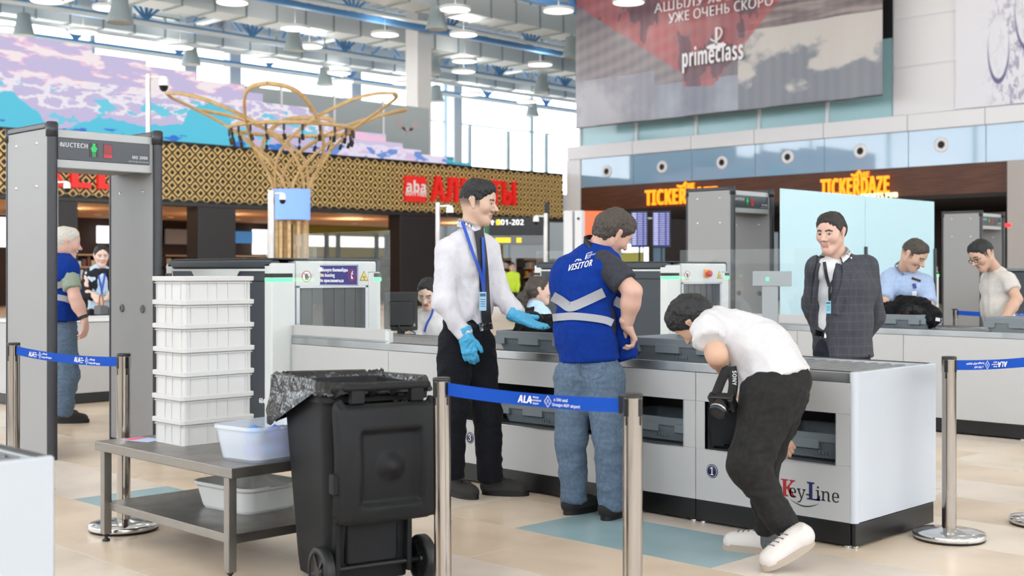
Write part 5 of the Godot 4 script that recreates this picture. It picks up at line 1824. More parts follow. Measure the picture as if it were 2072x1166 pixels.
	for k in 24: el.append(Vector2(cos(TAU * k / 24.0) * 0.44, -0.28 + sin(TAU * k / 24.0) * 0.10))
	em.prism(el, -0.005, 0.01)
	part(ba, "emblem", em, wt)
	# things under the beam
	for q in [[1277, 1311], [1320, 1357]]:
		var a := at(q[0], 500, 36.0)
		var c := at(q[1], 428, 36.0)
		var db := thing("departure_board", "tall blue departure board with rows of white text beside the metal detector", "display", (a + c) * 0.5, YAW + (-0.25), "departure boards")
		var w: float = (q[1] - q[0]) / FOCAL * 36.0
		part(db, "housing", MB.new().cbox(Vector3.ZERO, Vector3(w, 1.06, 0.08), 0.01), mat("board black", Color(0.04, 0.04, 0.06), 0.4))
		part(db, "screen_face", MB.new().cbox(Vector3(0, 0, 0.042), Vector3(w - 0.05, 1.0, 0.005)), glow("board blue", Color(0.16, 0.20, 0.46), 0.55))
		var tx := MB.new()
		for r in 15:
			tx.cbox(Vector3(-w * 0.30, 0.45 - r * 0.063, 0.046), Vector3(w * 0.26, 0.035, 0.004))
			tx.cbox(Vector3(w * 0.05, 0.45 - r * 0.063, 0.046), Vector3(w * 0.30, 0.018, 0.004))
			tx.cbox(Vector3(w * 0.36, 0.45 - r * 0.063, 0.046), Vector3(w * 0.14, 0.018, 0.004))
		part(db, "text_rows", tx, glow("board text", Color(0.72, 0.72, 0.86), 0.6))
		part(db, "stand", MB.new().rod(Vector3(0, -0.53, 0), Vector3(0, -db.position.y, 0), 0.03, 8), mat("board black"))
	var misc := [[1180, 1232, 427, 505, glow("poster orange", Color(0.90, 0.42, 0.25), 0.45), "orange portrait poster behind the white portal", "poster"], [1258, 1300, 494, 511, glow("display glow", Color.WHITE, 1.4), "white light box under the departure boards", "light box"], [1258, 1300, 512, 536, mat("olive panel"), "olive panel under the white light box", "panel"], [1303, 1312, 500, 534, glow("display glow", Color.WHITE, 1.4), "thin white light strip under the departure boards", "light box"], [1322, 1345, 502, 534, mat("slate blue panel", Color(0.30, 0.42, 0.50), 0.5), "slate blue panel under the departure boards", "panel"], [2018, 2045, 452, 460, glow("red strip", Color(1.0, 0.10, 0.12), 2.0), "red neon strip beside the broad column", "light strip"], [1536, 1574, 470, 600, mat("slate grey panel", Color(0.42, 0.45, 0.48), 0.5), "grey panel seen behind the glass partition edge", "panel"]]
	for p in misc:
		var d := 38.0 if p[0] < 1500 else 36.0
		var a := at(p[0], p[3], d)
		var c := at(p[1], p[2], d)
		var w: float = (p[1] - p[0]) / FOCAL * d
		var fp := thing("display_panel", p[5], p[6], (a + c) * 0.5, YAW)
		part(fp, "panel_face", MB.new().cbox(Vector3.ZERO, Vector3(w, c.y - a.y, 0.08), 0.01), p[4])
		if p[2] != 494: part(fp, "support", MB.new().box(Vector3(-0.03, -fp.position.y, -0.09), Vector3(0.03, 0, -0.04)), mat("post black"))
	# white portal frame
	var pp := at(1165, 549, 33.0)
	var po := thing("white_portal", "white portal frame with a small camera beside the lattice", "portal", Vector3(pp.x, 0, pp.z), YAW - 0.4)
	part(po, "post", MB.new().box(Vector3(-0.30, 0, -0.15), Vector3(-0.05, 2.92, 0.15), 0.02), white)
	part(po, "post", MB.new().box(Vector3(0.0, 0, -0.12), Vector3(0.22, 2.92, 0.12), 0.02), white)
	part(po, "lens", MB.new().cbox(Vector3(0.12, 2.70, 0.13), Vector3(0.07, 0.07, 0.05), 0.02), mat("nozzle dark"))
	# amber lamps behind the glass near the second gate
	for p in [[1543, 474, 0.09], [1545, 540, 0.10]]:
		var q := at(p[0], p[1], 30.0)
		var al := thing("amber_lantern", "glowing amber lantern seen beside the second metal detector", "lamp", q, 0.0, "amber pub lanterns")
		part(al, "shade", MB.new().lathe([Vector2(0, -0.13), Vector2(p[2], -0.10), Vector2(p[2] * 0.9, 0.10), Vector2(0, 0.13)], 14), glow("lantern glow", Color(1.0, 0.72, 0.28), 2.0))
		part(al, "lantern_rod", MB.new().rod(Vector3(0, -0.12, 0), Vector3(0, -q.y, 0), 0.02, 6), mat("post black"))

func wood_tree() -> void:
	var c := at(591, 549, 25.0)
	var o := thing("wooden_tree_sculpture", "bent wood tree sculpture with ring of spotlights and a curved screen", "sculpture", Vector3(c.x, 0, c.z), YAW)
	var wood := tri(mat("bent ash wood", Color(0.86, 0.73, 0.53), 0.5), 1.0)
	wood.albedo_texture = noise_tex("ash", 0.03, 256, [[0.0, Color(0.80, 0.76, 0.70)], [1.0, Color.WHITE]], FastNoiseLite.TYPE_SIMPLEX_SMOOTH, false, 1, 4, 2)
	for k in 6:
		var f := k * PI / 3.0
		for s in [-1.0, 1.0]:
			var ctl := []
			for q in [[0.33, 2.75, 1.95], [0.42, 3.15, 1.75], [0.72, 3.65, 1.20], [1.22, 4.17, 0.62], [1.92, 4.54, 0.30], [2.34, 4.68, 0.15], [2.52, 4.72, 0.0]]:
				var g: float = f + s * q[2]
				ctl.append(Vector3(sin(g) * q[0], q[1], cos(g) * q[0]))
			part(o, "bent_strand", MB.new().tube(smooth(ctl, 5), 0.05, 8, true, 0.6), wood)
	var ring := []
	for k in 48:
		var g := TAU * k / 48.0
		ring.append(Vector3(sin(g) * 1.24, 4.17, cos(g) * 1.24))
	part(o, "ring", MB.new().tube(ring, 0.04, 8, false, 1.0, Vector3.UP, true), wood)
	var lm := MB.new()
	lm.rod(Vector3(0, 0, 0), Vector3(0, -0.12, 0), 0.026, 8)
	lm.rod(Vector3(0.02, -0.19, 0), Vector3(0.05, -0.30, 0.02), 0.036, 10)
	lm.rod(Vector3(0, -0.12, 0), Vector3(0.02, -0.20, 0), 0.010, 6)
	var lmm := lm.mesh()
	for k in 22:
		var g := TAU * k / 22.0 + 0.05
		var q := part(o, "spotlight", lmm, mat("spot black", Color(0.05, 0.05, 0.06), 0.4))
		q.position = Vector3(sin(g) * 1.24, 4.14, cos(g) * 1.24)
		q.rotation.y = g + PI / 2
	var scr := []
	for r in 2:
		for q in 17:
			var g := -0.95 + 1.9 * q / 16.0
			scr.append(Vector3(sin(g) * 0.47 + 0.03, 2.94 if r == 0 else 2.33, cos(g) * 0.47))
	var sm := MB.new().sheet(scr, 2, 17)
	var inner := []
	for p in scr: inner.append(Vector3((p.x - 0.03) * 0.93 + 0.03, p.y, p.z * 0.93))
	part(o, "curved_screen", sm, glow("tree screen blue", Color(0.42, 0.56, 0.95), 0.9), "glowing blue curved screen")
	part(o, "screen_back", MB.new().sheet(inner, 2, 17), mat("led cabinet"))
	for k in 10:
		var g := TAU * k / 10.0
		part(o, "trunk_slat", MB.new().box(Vector3(sin(g) * 0.30 - 0.035, 0, cos(g) * 0.30 - 0.035), Vector3(sin(g) * 0.30 + 0.035, 2.85, cos(g) * 0.30 + 0.035), 0.01), wood)

func cctv(px: float, py: float, d: float, r: float, dir: float, label: String, ds := 0.62) -> void:
	var p := at(px, py, d)
	var o := thing("camera_pole", label, "pole", Vector3(p.x, 0, p.z), YAW, "security camera poles")
	part(o, "pole", MB.new().tube([Vector3(0, 0, 0), Vector3(0, p.y, 0)], r, 14), steel("pole steel", 0.35, Color(0.74, 0.72, 0.70)))
	var a := MB.new()
	a.rod(Vector3(0, p.y - 0.05, 0), Vector3(dir * 0.25 * ds, p.y - 0.04, 0), 0.014, 8)
	part(o, "arm", a, mat("lamp rim white"))
	var c := MB.new()
	c.t = Transform3D(Basis.from_scale(Vector3.ONE * ds), Vector3(dir * 0.25 * ds, p.y - 0.04 - 0.17 * ds, 0))
	c.lathe([Vector2(0.0, 0.17), Vector2(0.05, 0.17), Vector2(0.075, 0.12), Vector2(0.08, 0.02)], 16)
	part(o, "camera_housing", c, mat("lamp rim white"))
	var l := MB.new()
	l.t = c.t
	l.lathe([Vector2(0.075, 0.02), Vector2(0.06, -0.04), Vector2(0.03, -0.07), Vector2(0, -0.075)], 16)
	part(o, "camera_dome", l, mat("dome black", Color(0.04, 0.04, 0.05), 0.15))

func build_far() -> void:
	led_wall()
	shop_front()
	facade()
	wood_tree()
	cctv(300, 150, 20.0, 0.037, 1.0, "tall steel pole with white dome camera before the led wall", 1.0)
	cctv(113, 362, 17.0, 0.032, 1.0, "steel camera pole seen through the grey metal detector")
	cctv(549, 385, 17.0, 0.048, 1.0, "thick steel camera pole beside the curved blue screen")
	cctv(886, 410, 16.0, 0.032, 1.0, "steel camera pole behind the white-shirted officer")
	cctv(1104, 432, 20.0, 0.036, -1.0, "steel camera pole beside the dark gate sign")
	# gate sign
	var g0 := at(1050, 466, 24.0)
	var gs := thing("gate_sign", "dark gate direction sign reading 201-202 on a pole", "sign", g0, YAW)
	part(gs, "board", MB.new().box(Vector3(-0.58, -0.10, -0.05), Vector3(0.56, 0.26, 0.05), 0.01), mat("gate sign charcoal", Color(0.075, 0.08, 0.095), 0.5))
	part(gs, "lower_board", MB.new().box(Vector3(-0.58, -0.28, -0.05), Vector3(0.50, -0.115, 0.04), 0.01), mat("gate sign grey", Color(0.40, 0.41, 0.42), 0.5))
	part(gs, "side_board", MB.new().box(Vector3(-0.80, -0.10, -0.08), Vector3(-0.59, 0.20, 0.0), 0.01), mat("gate sign green", Color(0.10, 0.42, 0.22), 0.5))
	var yl := glow("sign yellow", Color(0.98, 0.80, 0.10), 0.35)
	part(gs, "gate_pictogram", MB.new().cbox(Vector3(-0.40, 0.15, 0.052), Vector3(0.09, 0.10, 0.006), 0.01), yl)
	part(gs, "service_pictogram", MB.new().cbox(Vector3(-0.31, -0.195, 0.045), Vector3(0.30, 0.10, 0.006), 0.01), yl)
	part(gs, "service_pictogram", MB.new().cbox(Vector3(0.0, -0.195, 0.045), Vector3(0.10, 0.10, 0.006), 0.01), yl)
	letters(gs, "lettering", "201-202", 0.105, Vector3(-0.17, 0.15, 0.052), Basis(), glow("sign letter white", Color(0.95, 0.95, 0.95), 0.4), 0.005)
	for y in [0.15, -0.195]:
		var ar := MB.new()
		ar.t = Transform3D(Basis(), Vector3(-0.515, y, 0.052))
		ar.prism(PackedVector2Array([Vector2(-0.05, 0.005), Vector2(0, 0.05), Vector2(0.05, 0.005), Vector2(0.018, 0.005), Vector2(0.018, -0.05), Vector2(-0.018, -0.05), Vector2(-0.018, 0.005)]), 0, 0.006)
		part(gs, "arrow", ar, glow("sign letter white", Color.WHITE, 0.4))
	part(gs, "sign_post", MB.new().rod(Vector3(0.55, -g0.y, -0.1), Vector3(0.55, 0.55, -0.1), 0.05, 10), mat("gate sign charcoal"))
	lane_two()

func lane_two() -> void:
	# second screening lane: same make, farther off
	var x1 := -2.65
	var zf := -9.508
	lane(x1, zf, zf - 0.82, [
		[1.2, false, "", "plain pale conveyor cabinet of the rear lane beside the white T-shirt man"],
		[2.2, false, "", "plain pale conveyor cabinet of the rear lane under the backpack tray"],
		[3.2, false, "", "plain pale conveyor cabinet of the rear lane behind the suited man"],
		[4.5, false, "", "plain pale conveyor cabinet of the rear lane next to its scanner"]], "cabinets of the rear screening lane")
	conveyor_bed(x1, x1 - 4.5, zf, zf - 0.82, "steel roller conveyor on the rear screening lane")
	scanner(-7.15, -8.9, -9.35, -10.35, "light grey x-ray baggage scanner at the rear lane with red stop knob", "")
	var kb := thing("stop_knob", "red emergency stop knob on a yellow plate of the rear scanner", "button", on_x(1429, 554, -7.148))
	part(kb, "plate", MB.new().cbox(Vector3(0.004, 0, 0), Vector3(0.008, 0.085, 0.075), 0.003), mat("print orange yellow", Color(0.92, 0.62, 0.12), 0.5))
	var kn := MB.new()
	kn.t = Transform3D(Basis(Vector3(0, 0, 1), -PI / 2), Vector3(0.008, 0, 0))
	kn.lathe([Vector2(0.016, 0), Vector2(0.016, 0.02), Vector2(0.032, 0.024), Vector2(0.032, 0.042), Vector2(0.026, 0.05), Vector2(0, 0.05)], 18)
	part(kb, "mushroom_knob", kn, mat("knob red", Color(0.78, 0.09, 0.08), 0.35))
	guard(-7.14, -5.4, zf - 0.02, 1.50, "clear glass guard on the rear lane before the second scanner")
	# bracket box on the rear guard
	var gb := thing("guard_bracket", "grey mounting plate on the rear lane's glass guard", "bracket", on_z(1562, 564, zf + 0.0))
	part(gb, "plate", MB.new().cbox(Vector3.ZERO, Vector3(0.40, 0.135, 0.02), 0.004), mat("bracket grey", Color(0.60, 0.62, 0.63), 0.5))
	part(gb, "upright", MB.new().box(Vector3(-0.10, -0.42, -0.012), Vector3(0.06, -0.068, 0.008), 0.003), mat("bracket grey"))
	part(gb, "pilot_light", MB.new().cbox(Vector3(-0.04, -0.005, 0.012), Vector3(0.03, 0.03, 0.006), 0.004), glow("green led", Color.GREEN, 2.0))
	tray(on_z(1820, 660, -9.80) * Vector3(1, 0, 1) + Vector3(0, 0.812, 0), 0.0, "grey screening tray with the black backpack on the rear lane")
	tray(on_z(2085, 672, -9.70) * Vector3(1, 0, 1) + Vector3(0, 0.812, 0), 0.0, "grey screening tray on the rear lane beside the white T-shirt man")
	var d1 := detector(-8.55, -9.27, -12.45, -13.40, "metal detector gate rising behind the rear scanner", false)
	detector(-8.95, -9.67, -20.3, -21.3, "distant metal detector gate behind the blue shirted officer", false)
	# frosted partition
	var px := -8.0
	var fr := mat("frosted glass", Color(0.70, 0.82, 0.85), 0.35)
	var po := thing("frosted_partition", "tall pale blue frosted glass partition behind the suited man", "partition", Vector3(px, 0, 0))
	var zs := [on_x(1578, 500, px).z, on_x(1750, 500, px).z, on_x(1890, 500, px).z]
	for k in 2:
		part(po, "glass_sheet", MB.new().box(Vector3(-0.006, 0.06, zs[k] - 0.006), Vector3(0.006, 2.28, zs[k + 1] + 0.006), 0.002), fr)
	part(po, "base_channel", MB.new().box(Vector3(-0.03, 0, zs[0]), Vector3(0.03, 0.07, zs[2]), 0.004), steel("aluminium rail"))
	for k in 2:
		part(po, "edge_clip", MB.new().box(Vector3(0.006, 0.9, zs[1 + k] - 0.03), Vector3(0.03, 1.62, zs[1 + k] + 0.03), 0.008), mat("clip black", Color(0.10, 0.12, 0.14), 0.4))
	# stanchion with belt behind the rear lane
	var sa := stanchion(at(1932, 625, 13.6) * Vector3(1, 0, 1), "small stanchion behind the rear lane's tray")
	var sb := stanchion(at(2130, 626, 12.9) * Vector3(1, 0, 1), "stanchion behind the white T-shirt man outside the belt")
	belt(sa, sb.position, [0.62])
	# dark scanner of the third lane at the right edge
	scanner(-8.6, -10.2, -17.0, -18.0, "distant x-ray scanner at the third lane behind the partition", "")
	var ds := thing("scanner_console", "dark grey machine cabinet behind the white T-shirt man", "cabinet", at(2075, 549, 15.5) * Vector3(1, 0, 1))
	part(ds, "body", MB.new().box(Vector3(-0.3, 0, -0.6), Vector3(0.5, 1.30, 0.6), 0.02), mat("scanner slate panel"))
	part(ds, "lid", MB.new().box(Vector3(-0.32, 1.30, -0.62), Vector3(0.52, 1.335, 0.62), 0.01), mat("tray grey plastic"))
	# operator desks behind lane one
	var desk := thing("operator_desk", "white operator desk behind the front conveyor", "desk", Vector3(-7.55, 0, -6.40))
	part(desk, "top", MB.new().box(Vector3(-1.0, 0.74, -0.22), Vector3(2.2, 0.78, 0.22), 0.01), mat("desk white", Color(0.88, 0.88, 0.88), 0.4))
	part(desk, "front", MB.new().box(Vector3(-1.0, 0.0, 0.18), Vector3(2.2, 0.74, 0.21), 0.01), mat("desk white"))
	part(desk, "side_panel", MB.new().box(Vector3(-1.0, 0.0, -0.22), Vector3(-0.96, 0.74, 0.18), 0.01), mat("desk white"))
	part(desk, "side_panel", MB.new().box(Vector3(2.16, 0.0, -0.22), Vector3(2.2, 0.74, 0.18), 0.01), mat("desk white"))
	# monitor seen from behind
	var mp := at(811, 630, 9.9)
	var mo := thing("desktop_monitor", "black desktop monitor seen from behind beside the bespectacled woman", "monitor", Vector3(mp.x, 0.78, mp.z), YAW + 0.25)
	var hh := mp.y - 0.78
	part(mo, "shell", MB.new().cbox(Vector3(0, hh, 0), Vector3(0.27, 0.31, 0.03), 0.008), mat("monitor black", Color(0.045, 0.045, 0.05), 0.35))
	part(mo, "rear_bulge", MB.new().cbox(Vector3(0, hh - 0.02, 0.025), Vector3(0.20, 0.20, 0.03), 0.012), mat("monitor black"))
	part(mo, "stand", MB.new().box(Vector3(-0.03, 0, 0.0), Vector3(0.03, hh, 0.02), 0.004).box(Vector3(-0.10, 0, -0.07), Vector3(0.10, 0.012, 0.09), 0.004), mat("monitor black"))
	letters(mo, "maker_lettering", "ASUS", 0.022, Vector3(0.08, hh - 0.11, 0.017), Basis(), mat("print pale"), 0.001)
	part(mo, "cable", MB.new().tube(smooth([Vector3(-0.03, hh - 0.10, 0.04), Vector3(0.0, hh - 0.16, 0.06), Vector3(0.06, 0.05, 0.08), Vector3(0.10, 0.02, 0.10), Vector3(0.0, 0.015, 0.12)], 5), 0.004, 6), mat("monitor black"))
	# clear screens near the sign
	for s in [[1085, 1160, 508, 640, 14.2, "clear acrylic screen before the gate sign pole"], [595, 640, 478, 520, 12.5, "clear acrylic screen behind the front scanner"]]:
		var a := at(s[0], s[3], s[4])
		var b := at(s[1], s[2], s[4])
		var w: float = (s[1] - s[0]) / FOCAL * s[4]
		var ac := thing("acrylic_screen", s[5], "screen", Vector3((a.x + b.x) * 0.5, 0, (a.z + b.z) * 0.5), YAW)
		part(ac, "pane", MB.new().box(Vector3(-w * 0.5, 0.3, -0.004), Vector3(w * 0.5, b.y, 0.004), 0.001), glass("clear pane", Color.WHITE, 0.1))
		part(ac, "base", MB.new().box(Vector3(-w * 0.5, 0, -0.05), Vector3(w * 0.5, 0.3, 0.05), 0.005), mat("desk white"))
	# desk behind the ponytail woman, bench behind the old man
	var d2 := thing("rear_counter", "white counter behind the woman with the ponytail", "counter", at(1180, 549, 15.7) * Vector3(1, 0, 1), YAW)
	part(d2, "body", MB.new().box(Vector3(-0.45, 0, -0.3), Vector3(0.55, 0.93, 0.3), 0.01), mat("desk white"))
	part(d2, "top", MB.new().box(Vector3(-0.47, 0.93, -0.32), Vector3(0.57, 0.96, 0.32), 0.006), mat("desk dark top", Color(0.10, 0.10, 0.11), 0.4))
	var d3 := thing("luggage_counter", "white counter behind the old man in the blue vest", "counter", Vector3(-11.9, 0, -6.0))
	part(d3, "body", MB.new().box(Vector3(-0.4, 0.10, -2.2), Vector3(0.4, 0.80, 0.9), 0.01), mat("silver painted panel"))
	part(d3, "plinth", MB.new().box(Vector3(-0.38, 0.0, -2.2), Vector3(0.38, 0.10, 0.9), 0.01), mat("black plinth"))
	part(d3, "top", MB.new().box(Vector3(-0.42, 0.80, -2.2), Vector3(0.42, 0.83, 0.92), 0.006), mat("desk white"))

# ================================================================ smooth bodies: blended tapered capsules meshed as surface nets
class Blob:
	var A := PackedVector3Array()
	var B := PackedVector3Array()
	var W := PackedVector3Array()
	var par := []   # [ra, rb, k, amt, flat, sub]

	func cap(a: Vector3, b: Vector3, ra: float, rb: float, k := 0.03, w := Vector3.ZERO, amt := 1.0, flat := 0, sub := false) -> Blob:
		if a.distance_to(b) < 0.0005: b = a + Vector3(0, 0.0005, 0)
		A.append(a); B.append(b); W.append(w.normalized() if w != Vector3.ZERO else w)
		par.append([ra, rb, k, amt, flat, sub])
		return self
	func ball(a: Vector3, r: float, k := 0.02, w := Vector3.ZERO, amt := 1.0) -> Blob:
		return cap(a, a, r, r, k, w, amt)
	func cut(a: Vector3, r: float, k := 0.01, w := Vector3.ZERO, amt := 1.0) -> Blob:
		return cap(a, a, r, r, k, w, amt, 0, true)
	func grown(d: float) -> Blob:
		var o := Blob.new()
		o.A = A.duplicate(); o.B = B.duplicate(); o.W = W.duplicate()
		for p in par: o.par.append([p[0] + d, p[1] + d, p[2], p[3], p[4], p[5]])
		return o
	func dist(i: int, p: Vector3) -> float:
		var q: Array = par[i]
		var ab := B[i] - A[i]
		var pa := p - A[i]
		var L2 := ab.length_squared()
		var tt := pa.dot(ab) / L2
		var t := clampf(tt, 0.0, 1.0)
		var e := pa - ab * t
		if q[3] != 1.0:
			e -= W[i] * (e.dot(W[i]) * (1.0 - 1.0 / q[3]))
		var d: float = e.length() - (q[0] + (q[1] - q[0]) * t)
		if q[4]:
			var L := sqrt(L2)
			if q[4] & 1: d = maxf(d, -tt * L)
			if q[4] & 2: d = maxf(d, (tt - 1.0) * L)
		return d
	func value(p: Vector3) -> float:
		var f := 10.0
		for i in A.size():
			var d := dist(i, p)
			var k: float = par[i][2]
			if par[i][5]:
				d = -d
				var h := maxf(k - absf(f - d), 0.0) / k
				f = maxf(f, d) + h * h * k * 0.25
			else:
				var h := maxf(k - absf(f - d), 0.0) / k
				f = minf(f, d) - h * h * k * 0.25
		return f
	# first hit along a ray, or INF
	func march(o: Vector3, dir: Vector3, far: float, off := 0.0) -> float:
		var n := dir.normalized()
		var t := 0.0
		for s in 90:
			var d := value(o + n * t) - off
			if d < 0.0008: return t
			t += maxf(d * 0.8, 0.001)
			if t > far: return INF
		return INF

	func mesh_into(mb: MB, cell: float, origin: Vector3, painter: Head = null, plain := Color.WHITE, fold := 0.0, noise: FastNoiseLite = null, nscale := Vector3.ONE, floor_y := -100.0) -> void:
		var lo := Vector3.ONE * 1e9
		var hi := -lo
		for i in A.size():
			if par[i][5]: continue
			var r: float = maxf(par[i][0], par[i][1]) * maxf(1.0, par[i][3]) + cell * 2.0 + 0.004
			var v3 := Vector3.ONE * r
			lo = lo.min(A[i] - v3).min(B[i] - v3)
			hi = hi.max(A[i] + v3).max(B[i] + v3)
		var nx := int((hi.x - lo.x) / cell) + 2
		var ny := int((hi.y - lo.y) / cell) + 2
		var nz := int((hi.z - lo.z) / cell) + 2
		var sy := nx
		var sz := nx * ny
		var f := PackedFloat32Array()
		f.resize(nx * ny * nz)
		f.fill(1.0)
		for i in A.size():
			var pr: Array = par[i]
			var ra: float = pr[0]
			var dr: float = pr[1] - pr[0]
			var k: float = pr[2]
			var amt: float = pr[3]
			var flat: int = pr[4]
			var sub: bool = pr[5]
			var a := A[i]
			var ab := B[i] - a
			var L2 := ab.length_squared()
			var L := sqrt(L2)
			var w := W[i] * (1.0 - 1.0 / amt)
			var wd := W[i]
			var sq := amt != 1.0
			var r: float = maxf(pr[0], pr[1]) * maxf(1.0, amt) + k + cell * 1.5
			var v3 := Vector3.ONE * r
			var l := ((a.min(B[i]) - v3 - lo) / cell).floor()
			var h := ((a.max(B[i]) + v3 - lo) / cell).ceil()
			var x0 := maxi(0, int(l.x)); var x1 := mini(nx - 1, int(h.x))
			var y0 := maxi(0, int(l.y)); var y1 := mini(ny - 1, int(h.y))
			var z0 := maxi(0, int(l.z)); var z1 := mini(nz - 1, int(h.z))
			var ik := 1.0 / k
			for z in range(z0, z1 + 1):
				for y in range(y0, y1 + 1):
					var id := z * sz + y * sy + x0
					var pa := Vector3(lo.x + x0 * cell, lo.y + y * cell, lo.z + z * cell) - a
					for x in range(x0, x1 + 1):
						var tt := pa.dot(ab) / L2
						var t := clampf(tt, 0.0, 1.0)
						var e := pa - ab * t
						if sq: e -= w * e.dot(wd)
						var d := e.length() - (ra + dr * t)
						if flat:
							if flat & 1: d = maxf(d, -tt * L)
							if flat & 2: d = maxf(d, (tt - 1.0) * L)
						var c := f[id]
						if sub:
							d = -d
							if d > c - k:
								var hh := maxf(k - absf(c - d), 0.0) * ik
								f[id] = maxf(c, d) + hh * hh * k * 0.25
						elif d < c + k:
							var hh := maxf(k - absf(c - d), 0.0) * ik
							f[id] = minf(c, d) - hh * hh * k * 0.25
						id += 1
						pa.x += cell
		# surface nets
		var vid := PackedInt32Array()
		vid.resize(nx * ny * nz)
		vid.fill(-1)
		var lim := cell * 2.2
		for z in nz - 1:
			for y in ny - 1:
				var id := z * sz + y * sy
				for x in nx - 1:
					var c0 := f[id]
					if c0 < lim and c0 > -lim:
						var c1 := f[id + 1]
						var c2 := f[id + sy]
						var c3 := f[id + sy + 1]
						var c4 := f[id + sz]
						var c5 := f[id + sz + 1]
						var c6 := f[id + sz + sy]
						var c7 := f[id + sz + sy + 1]
						var neg := int(c0 < 0) + int(c1 < 0) + int(c2 < 0) + int(c3 < 0) + int(c4 < 0) + int(c5 < 0) + int(c6 < 0) + int(c7 < 0)
						if neg > 0 and neg < 8:
							var s := Vector3.ZERO
							var m := 0
							if (c0 < 0) != (c1 < 0): s += Vector3(c0 / (c0 - c1), 0, 0); m += 1
							if (c2 < 0) != (c3 < 0): s += Vector3(c2 / (c2 - c3), 1, 0); m += 1
							if (c4 < 0) != (c5 < 0): s += Vector3(c4 / (c4 - c5), 0, 1); m += 1
							if (c6 < 0) != (c7 < 0): s += Vector3(c6 / (c6 - c7), 1, 1); m += 1
							if (c0 < 0) != (c2 < 0): s += Vector3(0, c0 / (c0 - c2), 0); m += 1
							if (c1 < 0) != (c3 < 0): s += Vector3(1, c1 / (c1 - c3), 0); m += 1
							if (c4 < 0) != (c6 < 0): s += Vector3(0, c4 / (c4 - c6), 1); m += 1
							if (c5 < 0) != (c7 < 0): s += Vector3(1, c5 / (c5 - c7), 1); m += 1
							if (c0 < 0) != (c4 < 0): s += Vector3(0, 0, c0 / (c0 - c4)); m += 1
							if (c1 < 0) != (c5 < 0): s += Vector3(1, 0, c1 / (c1 - c5)); m += 1
							if (c2 < 0) != (c6 < 0): s += Vector3(0, 1, c2 / (c2 - c6)); m += 1
							if (c3 < 0) != (c7 < 0): s += Vector3(1, 1, c3 / (c3 - c7)); m += 1
							s /= m
							var g := Vector3(c1 + c3 + c5 + c7 - c0 - c2 - c4 - c6, c2 + c3 + c6 + c7 - c0 - c1 - c4 - c5, c4 + c5 + c6 + c7 - c0 - c1 - c2 - c3)
							if g.length_squared() < 1e-14: g = Vector3.UP
							g = g.normalized()
							var p := lo + (Vector3(x, y, z) + s) * cell
							if fold > 0.0:
								p += g * (noise.get_noise_3dv(p * nscale) * fold)
							if p.y < floor_y: p.y = floor_y
							vid[id] = mb.v.size()
							mb.v.append(p - origin); mb.n.append(g); mb.u.append(Vector2.ZERO)
							mb.c.append(painter.paint(p) if painter else plain)
					id += 1
		var first := mb.i.size()
		for z in range(1, nz - 1):
			for y in range(1, ny - 1):
				var id := z * sz + y * sy + 1
				for x in range(1, nx - 1):
					var c0 := f[id]
					if c0 < lim and c0 > -lim:
						var inside := c0 < 0
						if inside != (f[id + 1] < 0): quad(mb.i, vid[id - sy - sz], vid[id - sz], vid[id], vid[id - sy], inside)
						if inside != (f[id + sy] < 0): quad(mb.i, vid[id - 1 - sz], vid[id - 1], vid[id], vid[id - sz], inside)
						if inside != (f[id + sz] < 0): quad(mb.i, vid[id - 1 - sy], vid[id - sy], vid[id], vid[id - 1], inside)
					id += 1
		if fold > 0.0:
			# shading follows the folds
			var acc := {}
			var base := mb.n.duplicate()
			var seen := {}
			for q in range(first, mb.i.size(), 3):
				var ia := mb.i[q]; var ib := mb.i[q + 1]; var ic := mb.i[q + 2]
				var g := (mb.v[ic] - mb.v[ia]).cross(mb.v[ib] - mb.v[ia])
				if not seen.has(ia): seen[ia] = true; mb.n[ia] = Vector3.ZERO
				if not seen.has(ib): seen[ib] = true; mb.n[ib] = Vector3.ZERO
				if not seen.has(ic): seen[ic] = true; mb.n[ic] = Vector3.ZERO
				mb.n[ia] += g; mb.n[ib] += g; mb.n[ic] += g
			for ia in seen:
				var g: Vector3 = mb.n[ia]
				g = g.normalized() if g.length_squared() > 1e-16 else base[ia]
				mb.n[ia] = g if g.dot(base[ia]) > -0.2 else base[ia]
	static func quad(ix: PackedInt32Array, a: int, b: int, c: int, d: int, inside: bool) -> void:
		if a < 0 or b < 0 or c < 0 or d < 0: return
		if inside:
			ix.append(a); ix.append(c); ix.append(b); ix.append(a); ix.append(d); ix.append(c)
		else:
			ix.append(a); ix.append(b); ix.append(c); ix.append(a); ix.append(c); ix.append(d)

var fold_noise: FastNoiseLite

func blob_part(parent: Node3D, called: String, b: Blob, cell: float, m: Material, fold := 0.0, nscale := Vector3(7, 4, 7), label := "", floor_y := -100.0) -> MeshInstance3D:
	var mb := MB.new()
	b.mesh_into(mb, cell, parent.position, null, Color.WHITE, fold, fold_noise, nscale, floor_y)
	return part(parent, called, mb, m, label)

